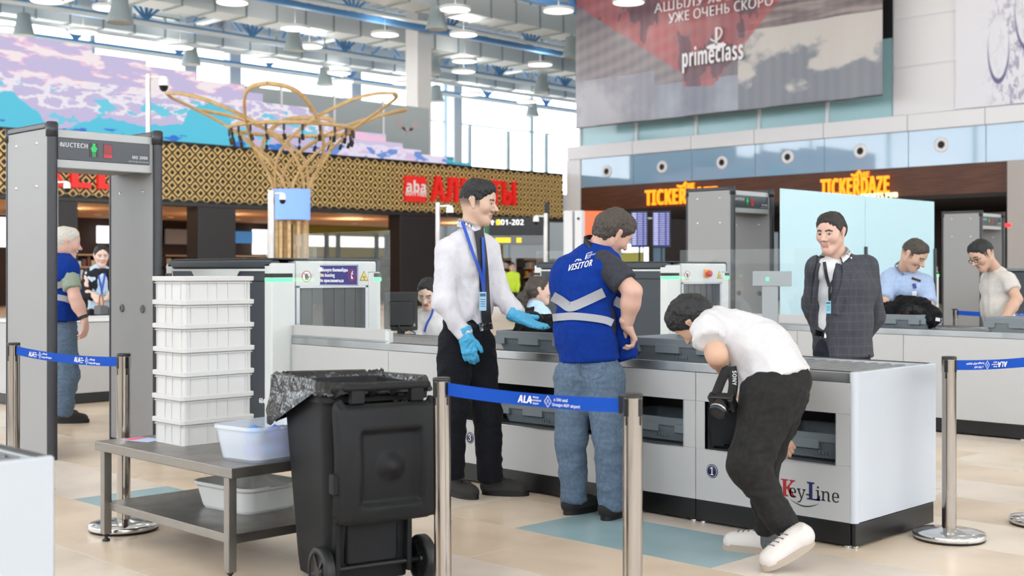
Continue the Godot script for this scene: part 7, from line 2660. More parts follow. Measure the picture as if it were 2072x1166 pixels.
func visitor() -> void:
	var polo := cloth("polo charcoal", Color(0.25, 0.25, 0.28), 6.0, 0.4, 0.1)
	var denim := cloth("denim blue", Color(0.40, 0.47, 0.55), 7.0, 0.6, 0.12)
	var vest := cloth("vest royal blue", Color(0.06, 0.20, 0.53), 5.0, 0.35, 0.06)
	var refl := mat("reflective grey", Color(0.56, 0.56, 0.58), 0.4)
	var face := RT * 0.70 + FW * 0.71
	var F := figure({
		"label": "man in blue visitor vest, dark polo and jeans seen from behind at the conveyor",
		"base": at(1195, 1045, 6.6), "head": [1240, 474, 6.58], "fwd": RT * 0.74 + FW * 0.45 - UPV * 0.52, "up": UPV * 0.8 + RT * 0.55, "hs": 0.97, "head_cell": 0.005,
		"skin": Color(0.57, 0.345, 0.26), "neck": [1204, 512, 6.60], "neck_r": 0.060,
		"sh": [[1150, 548, 6.62], [1226, 533, 6.50]], "el": [[1150, 640, 6.85], [1280, 590, 6.42]], "wr": [[1220, 680, 6.90], [1268, 658, 6.48]],
		"chest": [1182, 570, 6.60], "waist": [1186, 665, 6.58], "hip": [1192, 730, 6.58], "torso": [0.118, 0.122, 0.122], "torso_wide": 1.20,
		"arm": [0.062, 0.054, 0.040], "sleeve": "short", "sleeve_to": 0.72, "top_name": "polo_shirt", "top_mat": polo, "fold": 0.007, "fine": 0.012,
		"hands": [[], [RT * 0.45 - UPV * 0.75 + FW * 0.3, -RT + FW * 0.3, FW, 0.75, null, 0.3]],
		"leg": [[[1160, 765, 6.60], [1156, 890, 6.60], [1161, 1015, 6.62], 0.105, 0.082, 0.068], [[1222, 765, 6.52], [1233, 890, 6.50], [1238, 1034, 6.48], 0.108, 0.082, 0.066]], "leg_mat": denim, "leg_fold": 0.008, "rise": 0.03,
		"hair_mat": hair_mat("hair dark brown", Color(0.25, 0.215, 0.19)), "hair": [0.014, 0.005, 0.092, -0.060]})
	var fig: Node3D = F.node
	var shoe := mat("shoe black suede", Color(0.10, 0.10, 0.105), 0.85)
	var sole := mat("sole black", Color(0.03, 0.03, 0.03), 0.6)
	var hl := on_y(1142, 1043, 0.0)
	shoe_part(fig, hl, hl + (RT * 0.72 + FW * 0.70).normalized() * 0.28, shoe, sole, UPV, 0.044)
	var hr := on_y(1222, 1055, 0.0)
	shoe_part(fig, hr, hr + (RT * 0.45 + FW * 0.9).normalized() * 0.28, shoe, sole, UPV, 0.044)
	# vest: torso without sleeves, open at the right flank
	var V: Blob = F.torso.grown(0.013)
	V.cut(J([1274, 640, 6.50]), 0.100, 0.02, UPV, 1.9)
	V.cut(J([1270, 540, 6.42]), 0.075, 0.02)
	var vb := MB.new()
	V.mesh_into(vb, 0.011, fig.position, null, Color.WHITE, 0.012, fold_noise, Vector3(5, 3.0, 5))
	part(fig, "vest", vb, vest, "royal blue visitor vest with grey reflective bands")
	# hanging front flap at the right side
	var fl := Blob.new()
	fl.cap(J([1254, 590, 6.58]), J([1254, 670, 6.62]), 0.040, 0.05, 0.04, FW, 1.3)
	fl.cap(J([1256, 670, 6.60]), J([1270, 725, 6.60]), 0.050, 0.052, 0.04, FW, 1.2, 2)
	fl.cap(J([1238, 680, 6.66]), J([1262, 690, 6.62]), 0.05, 0.05, 0.04)
	blob_part(fig, "vest_flap", fl, 0.011, vest, 0.012, Vector3(9, 5, 9))
	ribbon(fig, "reflective_band", V, [[1118, 600], [1134, 609], [1146, 618], [1153, 621], [1165, 618], [1190, 607], [1222, 592]], 6.6, 0.052, refl, "grey reflective band", 0.018)
	ribbon(fig, "reflective_band", V, [[1118, 643], [1140, 641], [1160, 640], [1195, 643], [1225, 648], [1240, 654]], 6.6, 0.040, refl, "", 0.018)
	ribbon(fig, "reflective_band", fl, [[1243, 608], [1254, 614], [1266, 620]], 6.6, 0.050, refl, "", 0.016)
	var wt := mat("print white")
	var back := face.normalized()
	var ax := (RT * 0.93 - FW * 0.28 + UPV * 0.20).normalized()
	cloth_letters(fig, "VISITOR", 0.034, J([1152, 537, 6.42]), ax * 0.80, UPV, back, V, wt)
	cloth_letters(fig, "ALA", 0.032, J([1147, 521, 6.42]), ax * 0.8, UPV + ax * 0.2, back, V, wt)
	cloth_letters(fig, "Almaty", 0.011, J([1166, 511, 6.42]), ax * 0.8, UPV, back, V, wt, "lettering", false)
	cloth_letters(fig, "International", 0.011, J([1170, 516, 6.42]), ax * 0.8, UPV, back, V, wt, "lettering", false)
	cloth_letters(fig, "Airport", 0.011, J([1166, 521, 6.42]), ax * 0.8, UPV, back, V, wt, "lettering", false)
	# polo collar, jeans seams and back pocket
	collar(fig, F.h, J([1206, 505, 6.60]), face, polo, 0.080, 0.030, 0.4)
	var stitch := mat("denim seam", Color(0.27, 0.33, 0.40), 0.8)
	ribbon(fig, "pocket_seam", F.legs, [[1172, 737], [1174, 760], [1200, 769], [1224, 755], [1226, 733]], 6.6, 0.006, stitch, "", 0.004)
	ribbon(fig, "pocket_stitch", F.legs, [[1176, 743], [1200, 752], [1222, 741]], 6.6, 0.004, stitch, "", 0.004)
	ribbon(fig, "pocket_stitch", F.legs, [[1176, 748], [1200, 744], [1222, 746]], 6.6, 0.004, stitch, "", 0.004)

func photographer() -> void:
	var tee := cloth("tee white", Color(0.80, 0.785, 0.79), 5.0, 0.35, 0.02)
	var pants := cloth("jogger charcoal", Color(0.185, 0.178, 0.175), 6.0, 0.45, 0.12)
	var skin := Color(0.55, 0.335, 0.235)
	var base := at(1560, 1130, 5.55)
	var fig := thing("person", "photographer in white T-shirt and dark joggers bending over the conveyor", "person", Vector3(base.x, 0, base.z))
	var h := Head.new()
	h.o = J([1405, 650, 5.80])
	h.z = (-UPV * 0.80 - RT * 0.36 + FW * 0.42).normalized()
	var up := -RT * 0.80 + UPV * 0.42 + FW * 0.1
	h.y = (up - h.z * up.dot(h.z)).normalized()
	h.x = h.y.cross(h.z).normalized()
	h.s = 0.95
	h.skin = skin
	h.lip = skin
	var sb := MB.new()
	sb.use_c = true
	var neck := J([1436, 654, 5.78])
	head_shape(h, neck, 0.056).mesh_into(sb, 0.005, fig.position, h)
	var shN := J([1432, 668, 5.62])
	var shF := J([1440, 655, 5.98])
	var elN := J([1450, 718, 5.58])
	var wrN := J([1461, 742, 5.78])
	var elF := J([1500, 790, 6.00])
	var wrF := J([1572, 878, 5.92])
	var core := Blob.new()
	core.cap(neck, J([1470, 672, 5.78]), 0.055, 0.09, 0.05)
	core.cap(J([1470, 672, 5.78]), J([1585, 765, 5.70]), 0.09, 0.10, 0.05)
	core.cap(J([1450, 665, 5.78]), shN, 0.06, 0.05, 0.04)
	core.cap(J([1450, 665, 5.78]), shF, 0.06, 0.05, 0.04)
	core.cap(shF, elF, 0.045, 0.04, 0.03)
	core.mesh_into(sb, 0.02, fig.position, null, skin)
	var arm := Blob.new()
	arm.cap(shN, elN, 0.050, 0.046, 0.03)
	arm.cap(elN, elN.lerp(wrN, 0.4), 0.046, 0.044, 0.03)
	arm.cap(elN.lerp(wrN, 0.4), wrN, 0.044, 0.030, 0.03)
	arm.cap(elF, wrF, 0.042, 0.028, 0.03)
	arm.mesh_into(sb, 0.009, fig.position, null, skin)
	hand_shape(wrN, RT * 0.4 - UPV * 0.55 + FW * 0.6, FW, RT, 0.6).mesh_into(sb, 0.0045, fig.position, null, skin)
	hand_shape(wrF, RT * 0.55 - UPV * 0.75 + FW * 0.15, FW, -RT, 0.45).mesh_into(sb, 0.0045, fig.position, null, skin)
	part(fig, "body", sb, skin_mat())
	# t-shirt
	var T := Blob.new()
	var w := FW
	T.cap(J([1448, 668, 5.79]), J([1500, 692, 5.77]), 0.098, 0.128, 0.07, w, 1.40)
	T.cap(J([1500, 692, 5.77]), J([1545, 722, 5.74]), 0.128, 0.140, 0.06, w, 1.22)
	T.cap(J([1545, 722, 5.74]), J([1567, 776, 5.71]), 0.146, 0.166, 0.06, w, 1.45, 2)
	T.cap(J([1440, 655, 5.79]), J([1430, 650, 5.78]), 0.066, 0.060, 0.04, w, 1.2)
	T.cap(J([1450, 668, 5.76]), shN, 0.082, 0.064, 0.05)
	T.cap(J([1450, 668, 5.80]), shF, 0.082, 0.064, 0.05)
	T.cap(shN, J([1436, 692, 5.56]), 0.066, 0.072, 0.035, Vector3.ZERO, 1.0, 2)
	T.cap(shF, shF.lerp(elF, 0.5), 0.066, 0.072, 0.035, Vector3.ZERO, 1.0, 2)
	var tb := MB.new()
	T.mesh_into(tb, 0.011, fig.position, null, Color.WHITE, 0.011, fold_noise, Vector3(5, 6, 5))
	part(fig, "t_shirt", tb, tee)
	# joggers
	var G := Blob.new()
	G.cap(J([1572, 765, 5.72]), J([1566, 800, 5.70]), 0.135, 0.135, 0.05, w, 1.22)
	G.cap(J([1584, 775, 5.62]), J([1560, 800, 5.58]), 0.118, 0.115, 0.05)
	G.cap(J([1560, 800, 5.58]), J([1516, 940, 5.52]), 0.128, 0.092, 0.05)
	G.cap(J([1514, 940, 5.52]), J([1584, 1062, 5.50]), 0.086, 0.060, 0.03)
	G.cap(J([1588, 1062, 5.50]), J([1594, 1074, 5.50]), 0.060, 0.050, 0.02, Vector3.ZERO, 1.0, 2)
	G.cap(J([1586, 800, 5.80]), J([1542, 945, 5.76]), 0.110, 0.078, 0.05)
	G.cap(J([1542, 945, 5.76]), J([1553, 1062, 5.68]), 0.074, 0.056, 0.03)
	G.cap(J([1556, 1062, 5.68]), J([1556, 1078, 5.68]), 0.055, 0.048, 0.02, Vector3.ZERO, 1.0, 2)
	var gb := MB.new()
	G.mesh_into(gb, 0.011, fig.position, null, Color.WHITE, 0.010, fold_noise, Vector3(6, 7, 6))
	part(fig, "joggers", gb, pants)
	var sock := cloth("sock grey", Color(0.40, 0.40, 0.41), 12.0, 0.4, 0.1)
	blob_part(fig, "sock", Blob.new().cap(J([1590, 1062, 5.50]), J([1606, 1092, 5.48]), 0.042, 0.042, 0.02), 0.010, sock)
	blob_part(fig, "sock", Blob.new().cap(J([1556, 1066, 5.68]), J([1556, 1098, 5.67]), 0.042, 0.042, 0.02), 0.010, sock)
	var shoe := mat("sneaker white leather", Color(0.80, 0.77, 0.75), 0.5)
	var solem := mat("sneaker sole", Color(0.66, 0.60, 0.54), 0.7)
	var line := mat("lace grey", Color(0.42, 0.40, 0.40), 0.7)
	# far foot flat, near foot pushed up on its toes
	var fh := on_y(1578, 1122, 0.0)
	shoe_part(fig, fh, fh + (-RT * 0.80 + FW * 0.45).normalized() * 0.28, shoe, solem, UPV, 0.046, true, line)
	var toe := on_y(1542, 1158, 0.0)
	var heel := at(1647, 1098, 5.42)
	heel = toe + (heel - toe).normalized() * 0.285
	shoe_part(fig, heel, toe, shoe, solem, UPV, 0.046, true, line)
	# hair
	blob_part(fig, "hair", hair_short(h, 0.014, 0.005, 0.096, -0.050), 0.0065, hair_mat("hair black", Color.BLACK), 0.007, Vector3(26, 22, 26))
	# watch, camera with strap
	var wt := MB.new()
	var wd := (wrN - elN).normalized()
	wt.tube([wrN - wd * 0.030, wrN - wd * 0.012], 0.036, 16, false)
	wt.t = Transform3D(Basis(), Vector3.ZERO)
	for k in wt.v.size(): wt.v[k] -= fig.position
	part(fig, "wrist_watch", wt, mat("watch olive", Color(0.45, 0.38, 0.26), 0.4))
	var cp := J([1458, 822, 5.52])
	var cam := thing("photo_camera", "black camera hanging from the photographer's neck strap", "camera", cp)
	var bl := mat("camera black", Color(0.03, 0.03, 0.032), 0.4)
	var lens := (-RT * 0.45 - UPV * 0.62 - FW * 0.62).normalized()
	var cx := lens.cross(UPV).normalized()
	var bas := Basis(cx, cx.cross(-lens).normalized() * -1.0, lens)
	bas = Basis(cx, lens.cross(cx).normalized(), lens)
	var b1 := MB.new()
	b1.t = Transform3D(bas, -lens * 0.03)
	b1.cbox(Vector3(0, 0, 0), Vector3(0.125, 0.085, 0.045), 0.010)
	b1.cbox(Vector3(0, 0.05, 0), Vector3(0.05, 0.03, 0.045), 0.008)
	b1.cbox(Vector3(-0.052, 0, 0.018), Vector3(0.025, 0.075, 0.03), 0.008)
	part(cam, "camera_body", b1, bl)
	var b2 := MB.new()
	b2.t = Transform3D(bas * Basis(Vector3.RIGHT, PI / 2), -lens * 0.01)
	b2.lathe([Vector2(0.036, 0.0), Vector2(0.038, 0.02), Vector2(0.036, 0.03), Vector2(0.040, 0.032), Vector2(0.040, 0.05), Vector2(0.036, 0.055), Vector2(0.030, 0.052)], 28)
	part(cam, "lens_barrel", b2, bl)
	var b3 := MB.new()
	b3.t = b2.t
	b3.lathe([Vector2(0.031, 0.052), Vector2(0.022, 0.048), Vector2(0.0, 0.050)], 28)
	part(cam, "lens_glass", b3, mat("lens glass dark", Color(0.05, 0.05, 0.08), 0.05))
	var b4 := MB.new()
	b4.t = b2.t
	b4.lathe([Vector2(0.0405, 0.034), Vector2(0.0415, 0.036), Vector2(0.0415, 0.039), Vector2(0.0405, 0.041)], 28)
	part(cam, "lens_ring", b4, steel("chrome"))
	for s in [[[1474, 742, 5.62], [1462, 765, 5.60], [1448, 800, 5.53]], [[1480, 742, 5.62], [1484, 775, 5.60], [1480, 805, 5.56]]]:
		var pts := []
		for p in s: pts.append(J(p) - cp)
		part(cam, "neck_strap", MB.new().tube(smooth(pts, 4), 0.022, 8, true, 0.18, FW), mat("strap black", Color(0.035, 0.035, 0.035), 0.7))
	letters(cam, "strap_lettering", "SONY", 0.018, J([1486, 765, 5.545]) - cp, Basis(UPV.cross(-FW), UPV, -FW) * Basis(Vector3(0, 0, 1), -PI / 2), mat("print pale"), 0.001)

func suit_man() -> void:
	var shirt := cloth("shirt white open", Color(0.84, 0.84, 0.84), 5.0, 0.3, 0.02)
	var suit := suit_cloth()
	var F := figure({
		"label": "man in grey checked suit jacket with open white collar behind the conveyor",
		"base": at(1705, 980, 7.55), "head": [1681, 474, 7.50], "fwd": -FW * 0.74 - RT * 0.62 - UPV * 0.14, "hs": 0.97, "head_cell": 0.0045,
		"skin": Color(0.60, 0.37, 0.29), "neck": [1693, 527, 7.56], "neck_r": 0.060,
		"sh": [[1656, 540, 7.52], [1752, 540, 7.62]], "el": [[1644, 618, 7.68], [1770, 640, 7.72]], "wr": [[1670, 680, 7.82], [1735, 690, 7.82]],
		"chest": [1703, 580, 7.59], "waist": [1703, 650, 7.59], "hip": [1703, 690, 7.59], "torso": [0.118, 0.110, 0.114], "torso_wide": 1.25,
		"arm": [0.060, 0.055, 0.045], "sleeve": "none", "top_mat": shirt, "fold": 0.005, "fine": 0.013, "tucked": true,
		"hands": [[], []],
		"leg": [[[1682, 720, 7.55], [1680, 850, 7.55], [1680, 990, 7.58], 0.105, 0.085, 0.07], [[1724, 720, 7.55], [1726, 850, 7.55], [1726, 990, 7.58], 0.105, 0.085, 0.07]], "leg_mat": cloth("trousers dark navy", Color(0.15, 0.155, 0.20), 6.0, 0.4, 0.1), "rise": 0.07,
		"hair_mat": hair_mat("hair espresso", Color(0.14, 0.11, 0.095)), "hair": [0.010, 0.001, 0.098, -0.030], "fade": 0.5})
	var fig: Node3D = F.node
	# jacket: torso and sleeves, cut open at the front
	var K := Blob.new()
	var wide := (J([1752, 540, 7.62]) - J([1656, 540, 7.52])).normalized()
	var ch := J([1704, 582, 7.58])
	var wa := J([1704, 650, 7.57])
	var hm := J([1703, 722, 7.57])
	K.cap(ch, wa, 0.142, 0.138, 0.06, wide, 1.34)
	K.cap(wa, hm, 0.138, 0.158, 0.06, wide, 1.26, 2)
	K.cap(J([1697, 540, 7.58]), ch, 0.085, 0.14, 0.06, wide, 1.5)
	for s in [[[1656, 540, 7.52], [1644, 618, 7.66], [1668, 690, 7.82]], [[1752, 540, 7.62], [1768, 640, 7.72], [1732, 700, 7.82]]]:
		K.cap(J([1697, 536, 7.58]), J(s[0]) + Vector3(0, -0.01, 0), 0.058, 0.070, 0.05)
		K.cap(J(s[0]), J(s[1]), 0.070, 0.064, 0.03)
		K.cap(J(s[1]), J(s[2]), 0.064, 0.054, 0.03, Vector3.ZERO, 1.0, 2)
	# the opening: a narrow wedge from the collar down, wider below the button
	K.cap(J([1681, 515, 7.40]), J([1672, 590, 7.37]), 0.062, 0.064, 0.01, FW, 3.0, 0, true)
	K.cap(J([1672, 590, 7.37]), J([1665, 660, 7.37]), 0.064, 0.066, 0.01, FW, 3.0, 0, true)
	K.cap(J([1665, 660, 7.37]), J([1650, 760, 7.37]), 0.066, 0.105, 0.01, FW, 3.0, 0, true)
	K.cap(J([1690, 500, 7.54]), J([1694, 528, 7.56]), 0.085, 0.070, 0.01, Vector3.ZERO, 1.0, 0, true)
	var kb := MB.new()
	K.mesh_into(kb, 0.011, fig.position, null, Color.WHITE, 0.006, fold_noise, Vector3(5, 4, 5))
	part(fig, "jacket", kb, suit, "grey checked suit jacket hanging open")
	collar(fig, F.h, J([1692, 522, 7.55]), -FW * 0.8 - RT * 0.5, shirt, 0.080, 0.042, 0.7)
	ribbon(fig, "lapel", K, [[1706, 512], [1714, 545], [1709, 580], [1698, 615], [1691, 636]], 7.5, 0.050, suit, "", 0.014)
	ribbon(fig, "lapel", K, [[1664, 518], [1656, 545], [1650, 590], [1648, 625]], 7.5, 0.034, suit, "", 0.014)
	ribbon(fig, "lapel_pin", K, [[1721, 522], [1724, 522]], 7.45, 0.009, mat("print white"), "", 0.016)
	var lan := mat("lanyard black", Color(0.05, 0.05, 0.055), 0.6)
	ribbon(fig, "lanyard", F.top, [[1668, 530], [1672, 556], [1678, 580]], 7.5, 0.020, lan, "black lanyard", 0.010)
	ribbon(fig, "lanyard", F.top, [[1698, 545], [1688, 564], [1679, 582], [1679, 610]], 7.5, 0.016, lan, "", 0.010)
	badge(fig, at(1676, 622, 7.345), 0.030, 0.075, Color(0.50, 0.72, 0.78), "badge teal")
	ribbon(fig, "belt", F.legs, [[1646, 672], [1660, 676], [1672, 678], [1684, 680]], 7.5, 0.034, mat("belt black", Color(0.03, 0.03, 0.03), 0.4), "", 0.012)
	ribbon(fig, "belt_buckle", F.legs, [[1661, 677], [1672, 679]], 7.5, 0.034, steel("chrome"), "", 0.016)
	var sole := mat("sole black", Color(0.03, 0.03, 0.03), 0.6)
	for px in [1680, 1726]:
		var g := at(px, 549, 7.60)
		g.y = 0.0
		shoe_part(fig, g, g + (-FW * 0.9 - RT * 0.3).normalized() * 0.28, mat("shoe black suede", Color(0.02, 0.02, 0.02), 0.8), sole, UPV, 0.044, false)

func suit_cloth() -> StandardMaterial3D:
	if mats.has("suit grey check"): return mats["suit grey check"]
	var im := Image.create(128, 128, false, Image.FORMAT_RGB8)
	var rng := RandomNumberGenerator.new()
	rng.seed = 2
	for y in 128:
		for x in 128:
			var v := 0.78 + rng.randf_range(-0.10, 0.10)
			if x % 32 < 2 or y % 32 < 2: v += 0.22
			if x % 32 == 16 or y % 32 == 16: v -= 0.14
			im.set_pixel(x, y, Color(v, v, v * 1.02))
	var m := mat("suit grey check", Color(0.30, 0.305, 0.33), 0.9)
	m.albedo_texture = ImageTexture.create_from_image(im)
	tri(m, 5.0)
	return m

func blue_shirt_man() -> void:
	var sh := cloth("uniform pale blue", Color(0.66, 0.73, 0.85), 5.0, 0.35, 0.05)
	var glove := mat("glove cyan rubber", Color(0.26, 0.62, 0.78), 0.45)
	var F := figure({
		"label": "officer in pale blue short-sleeved shirt searching the black backpack",
		"base": at(1835, 850, 11.1), "head": [1849, 518, 10.85], "fwd": RT * 0.52 - FW * 0.55 - UPV * 0.52, "hs": 1.08, "head_cell": 0.007,
		"skin": Color(0.55, 0.345, 0.25), "neck": [1829, 550, 11.0], "neck_r": 0.058,
		"sh": [[1800, 560, 11.05], [1872, 572, 10.95]], "el": [[1788, 615, 10.85], [1880, 622, 10.75]], "wr": [[1796, 634, 10.55], [1858, 638, 10.50]],
		"chest": [1834, 582, 11.02], "waist": [1826, 630, 11.25], "hip": [1824, 665, 11.38], "torso": [0.135, 0.130, 0.13], "torso_wide": 1.28,
		"arm": [0.058, 0.052, 0.040], "sleeve": "short", "sleeve_to": 0.85, "top_mat": sh, "fold": 0.010, "fine": 0.016,
		"hands": [[RT * 0.3 - UPV * 0.6 - FW * 0.6, -UPV, RT, 0.5, glove], [-RT * 0.5 - UPV * 0.5 - FW * 0.5, -UPV, -RT, 0.5, null]], "hand_cell": 0.006,
		"leg": [[[1812, 690, 11.42], [1812, 760, 11.45], [1812, 826, 11.5], 0.10, 0.08, 0.07], [[1842, 690, 11.42], [1842, 760, 11.45], [1842, 826, 11.5], 0.10, 0.08, 0.07]], "leg_mat": cloth("trousers dark navy", Color(0.03, 0.03, 0.05), 6.0), 
		"hair_mat": hair_mat("hair dark brown", Color.BLACK), "hair_cell": 0.009, "hair": [0.012, 0.001, 0.098, 0.010], "fade": 0.65})
	var fig: Node3D = F.node
	collar(fig, F.h, J([1830, 547, 10.98]), RT * 0.4 - FW * 0.8, sh, 0.080, 0.04, 0.6)
	ribbon(fig, "name_strip", F.top, [[1845, 563], [1863, 569]], 10.9, 0.022, mat("strip brown", Color(0.16, 0.09, 0.08), 0.6), "", 0.008)
	ribbon(fig, "emblem_pin", F.top, [[1849, 574], [1852, 584]], 10.9, 0.030, mat("pin blue", Color(0.05, 0.10, 0.45), 0.4), "", 0.010)
	ribbon(fig, "hanging_card", F.top, [[1850, 590], [1851, 615]], 10.9, 0.040, mat("print white"), "", 0.010)
	# backpack in the tray
	var bp := on_z(1828, 645, -9.80)
	var b := Blob.new()
	var c := Vector3(bp.x, 0.90, -9.82)
	b.cap(c + Vector3(-0.14, 0.03, 0.02), c + Vector3(0.20, 0.02, -0.02), 0.11, 0.10, 0.05, UPV, 0.9)
	b.cap(c + Vector3(-0.02, 0.11, 0), c + Vector3(0.16, 0.10, 0), 0.075, 0.07, 0.05)
	b.cap(c + Vector3(0.08, 0.06, 0.09), c + Vector3(0.2, 0.02, 0.09), 0.06, 0.06, 0.03)
	var bag := thing("backpack", "black backpack lying in the grey tray before the officer", "backpack", c)
	blob_part(bag, "pack_body", b, 0.012, cloth("nylon black", Color(0.12, 0.12, 0.125), 8.0, 0.8, 0.2), 0.020, Vector3(9, 9, 9))
	ribbon(bag, "shoulder_strap", b, [[1826, 632], [1850, 622], [1872, 636], [1884, 648]], 10.8, 0.045, mat("strap webbing", Color(0.06, 0.06, 0.065), 0.8), "", 0.012)
	ribbon(bag, "red_piping", b, [[1812, 638], [1824, 634], [1840, 634]], 10.8, 0.010, mat("piping red", Color(0.45, 0.05, 0.06), 0.6), "", 0.010)
	ribbon(bag, "reflective_tab", b, [[1893, 646], [1905, 648]], 10.8, 0.030, mat("print white"), "", 0.012)

func white_shirt_man() -> void:
	var tee := cloth("tee oatmeal", Color(0.80, 0.77, 0.74), 5.0, 0.35, 0.03)
	var F := figure({
		"label": "bespectacled man in off-white T-shirt leaning at the rear conveyor",
		"base": at(2020, 850, 10.9), "head": [1987, 518, 10.75], "fwd": -RT * 0.78 - FW * 0.30 - UPV * 0.48, "up": UPV * 0.9 - RT * 0.3, "hs": 1.04, "head_cell": 0.007,
		"skin": Color(0.55, 0.335, 0.24), "neck": [2013, 548, 10.85], "neck_r": 0.056,
		"sh": [[2000, 566, 11.05], [2040, 566, 10.72]], "el": [[2010, 610, 11.05], [2058, 606, 10.62]], "wr": [[2005, 645, 10.9], [2030, 650, 10.55]],
		"chest": [2018, 580, 10.88], "waist": [2018, 625, 10.85], "hip": [2022, 660, 10.85], "torso": [0.118, 0.118, 0.125], "torso_wide": 1.22,
		"arm": [0.058, 0.050, 0.040], "sleeve": "short", "sleeve_to": 0.55, "top_name": "t_shirt", "top_mat": tee, "fold": 0.012, "fine": 0.016,
		"hands": [[], [-RT * 0.35 - UPV * 0.9, FW, -RT, 0.6, null]], "hand_cell": 0.006,
		"leg": [[[2008, 690, 10.9], [2006, 760, 10.9], [2006, 835, 10.95], 0.10, 0.08, 0.07], [[2034, 690, 10.82], [2036, 760, 10.82], [2036, 840, 10.85], 0.10, 0.08, 0.07]], "leg_mat": cloth("trousers dark navy", Color(0.03, 0.03, 0.05), 6.0), 
		"hair_mat": hair_mat("hair black", Color.BLACK), "hair_cell": 0.009, "hair": [0.010, 0.001, 0.098, 0.010], "fade": 0.65})
	spectacles(F.node, F.h, mat("spectacle black", Color(0.04, 0.04, 0.045), 0.4))

func spectacles(fig: Node3D, h: Head, m: Material, r := 0.022) -> void:
	var g := MB.new()
	for q in [-1.0, 1.0]:
		var c := []
		for k in 16:
			var a := TAU * k / 16.0
			c.append(h.P(q * 0.033 + cos(a) * r, 0.006 + sin(a) * r * 0.8, 0.104 - absf(cos(a)) * 0.002) - fig.position)
		g.tube(c, 0.0022, 5, false, 1.0, Vector3.ZERO, true)
		g.rod(h.P(q * (0.033 + r), 0.010, 0.101) - fig.position, h.P(q * 0.082, 0.012, -0.01) - fig.position, 0.0022, 5)
	g.rod(h.P(-0.011, 0.010, 0.106) - fig.position, h.P(0.011, 0.010, 0.106) - fig.position, 0.002, 5)
	part(fig, "spectacles", g, m)

func old_man() -> void:
	var vest := cloth("vest royal blue", Color(0.06, 0.20, 0.53), 5.0, 0.35, 0.06)
	var tee := cloth("tee sage", Color(0.58, 0.63, 0.56), 5.0, 0.35, 0.05)
	var denim := cloth("denim faded", Color(0.40, 0.47, 0.55), 7.0, 0.6, 0.12)
	var refl := mat("reflective grey", Color(0.56, 0.56, 0.58), 0.4)
	var F := figure({
		"label": "white-haired man in blue visitor vest walking through the metal detector",
		"base": at(125, 855, 10.5), "head": [134, 494, 10.4], "fwd": RT * 0.86 + FW * 0.45 - UPV * 0.15, "hs": 1.06, "head_cell": 0.007,
		"skin": Color(0.62, 0.37, 0.30), "neck": [118, 522, 10.42], "neck_r": 0.066, "brow": Color(0.5, 0.47, 0.43), "beard": 0.0,
		"sh": [[92, 546, 10.55], [138, 543, 10.30]], "el": [[95, 610, 10.6], [152, 604, 10.22]], "wr": [[100, 660, 10.6], [171, 648, 10.22]],
		"chest": [114, 560, 10.42], "waist": [115, 615, 10.42], "hip": [118, 650, 10.42], "torso": [0.140, 0.150, 0.140], "torso_wide": 1.25,
		"arm": [0.066, 0.056, 0.040], "sleeve": "short", "sleeve_to": 0.70, "top_name": "t_shirt", "top_mat": tee, "fold": 0.008, "fine": 0.015,
		"hands": [[], [RT * 0.05 - UPV, -RT * 0.5 + FW, RT * 0.3 + FW, 0.45, null]], "hand_cell": 0.006,
		"leg": [[[104, 680, 10.5], [112, 760, 10.6], [112, 835, 10.75], 0.115, 0.085, 0.07], [[128, 680, 10.36], [138, 760, 10.36], [128, 840, 10.42], 0.115, 0.085, 0.07]], "leg_mat": denim, "leg_fold": 0.012,
		"hair_mat": hair_mat("hair white", Color(0.80, 0.77, 0.73)), "hair_cell": 0.009, "hair": [0.006, 0.003, 0.098, -0.055]})
	var fig: Node3D = F.node
	var h: Head = F.h
	blob_part(fig, "moustache", Blob.new().cap(h.P(-0.022, -0.046, 0.086), h.P(0.022, -0.046, 0.086), 0.010, 0.010, 0.005), 0.005, hair_mat("hair white", Color.WHITE), 0.003, Vector3(30, 30, 30))
	var V: Blob = F.torso.grown(0.026)
	blob_part(fig, "vest", V, 0.014, vest, 0.010, Vector3(6, 4, 6), "royal blue visitor vest with grey bands")
	ribbon(fig, "reflective_band", V, [[96, 583], [116, 578], [134, 573]], 10.4, 0.055, refl, "", 0.012)
	ribbon(fig, "reflective_band", V, [[96, 600], [118, 602], [136, 606], [150, 614]], 10.4, 0.050, refl, "", 0.012)
	var wt := MB.new()
	var wr := J([171, 648, 10.22])
	var el := J([152, 604, 10.22])
	var wd := (wr - el).normalized()
	wt.tube([wr - wd * 0.04 - fig.position, wr - wd * 0.012 - fig.position], 0.040, 14, false)
	part(fig, "wrist_watch", wt, mat("watch black", Color(0.04, 0.04, 0.05), 0.4))
	var sole := mat("sole black", Color(0.03, 0.03, 0.03), 0.6)
	var sm := mat("shoe suede black", Color(0.17, 0.16, 0.155), 0.8)
	var hl := on_y(112, 857, 0.0)
	shoe_part(fig, hl, hl + (RT * 0.9 + FW * 0.2).normalized() * 0.28, sm, sole, UPV, 0.044, false)
	var h2 := on_y(95, 850, 0.0)
	shoe_part(fig, h2, h2 + (RT * 0.8 + FW * 0.4).normalized() * 0.28, sm, sole, UPV, 0.044, false)

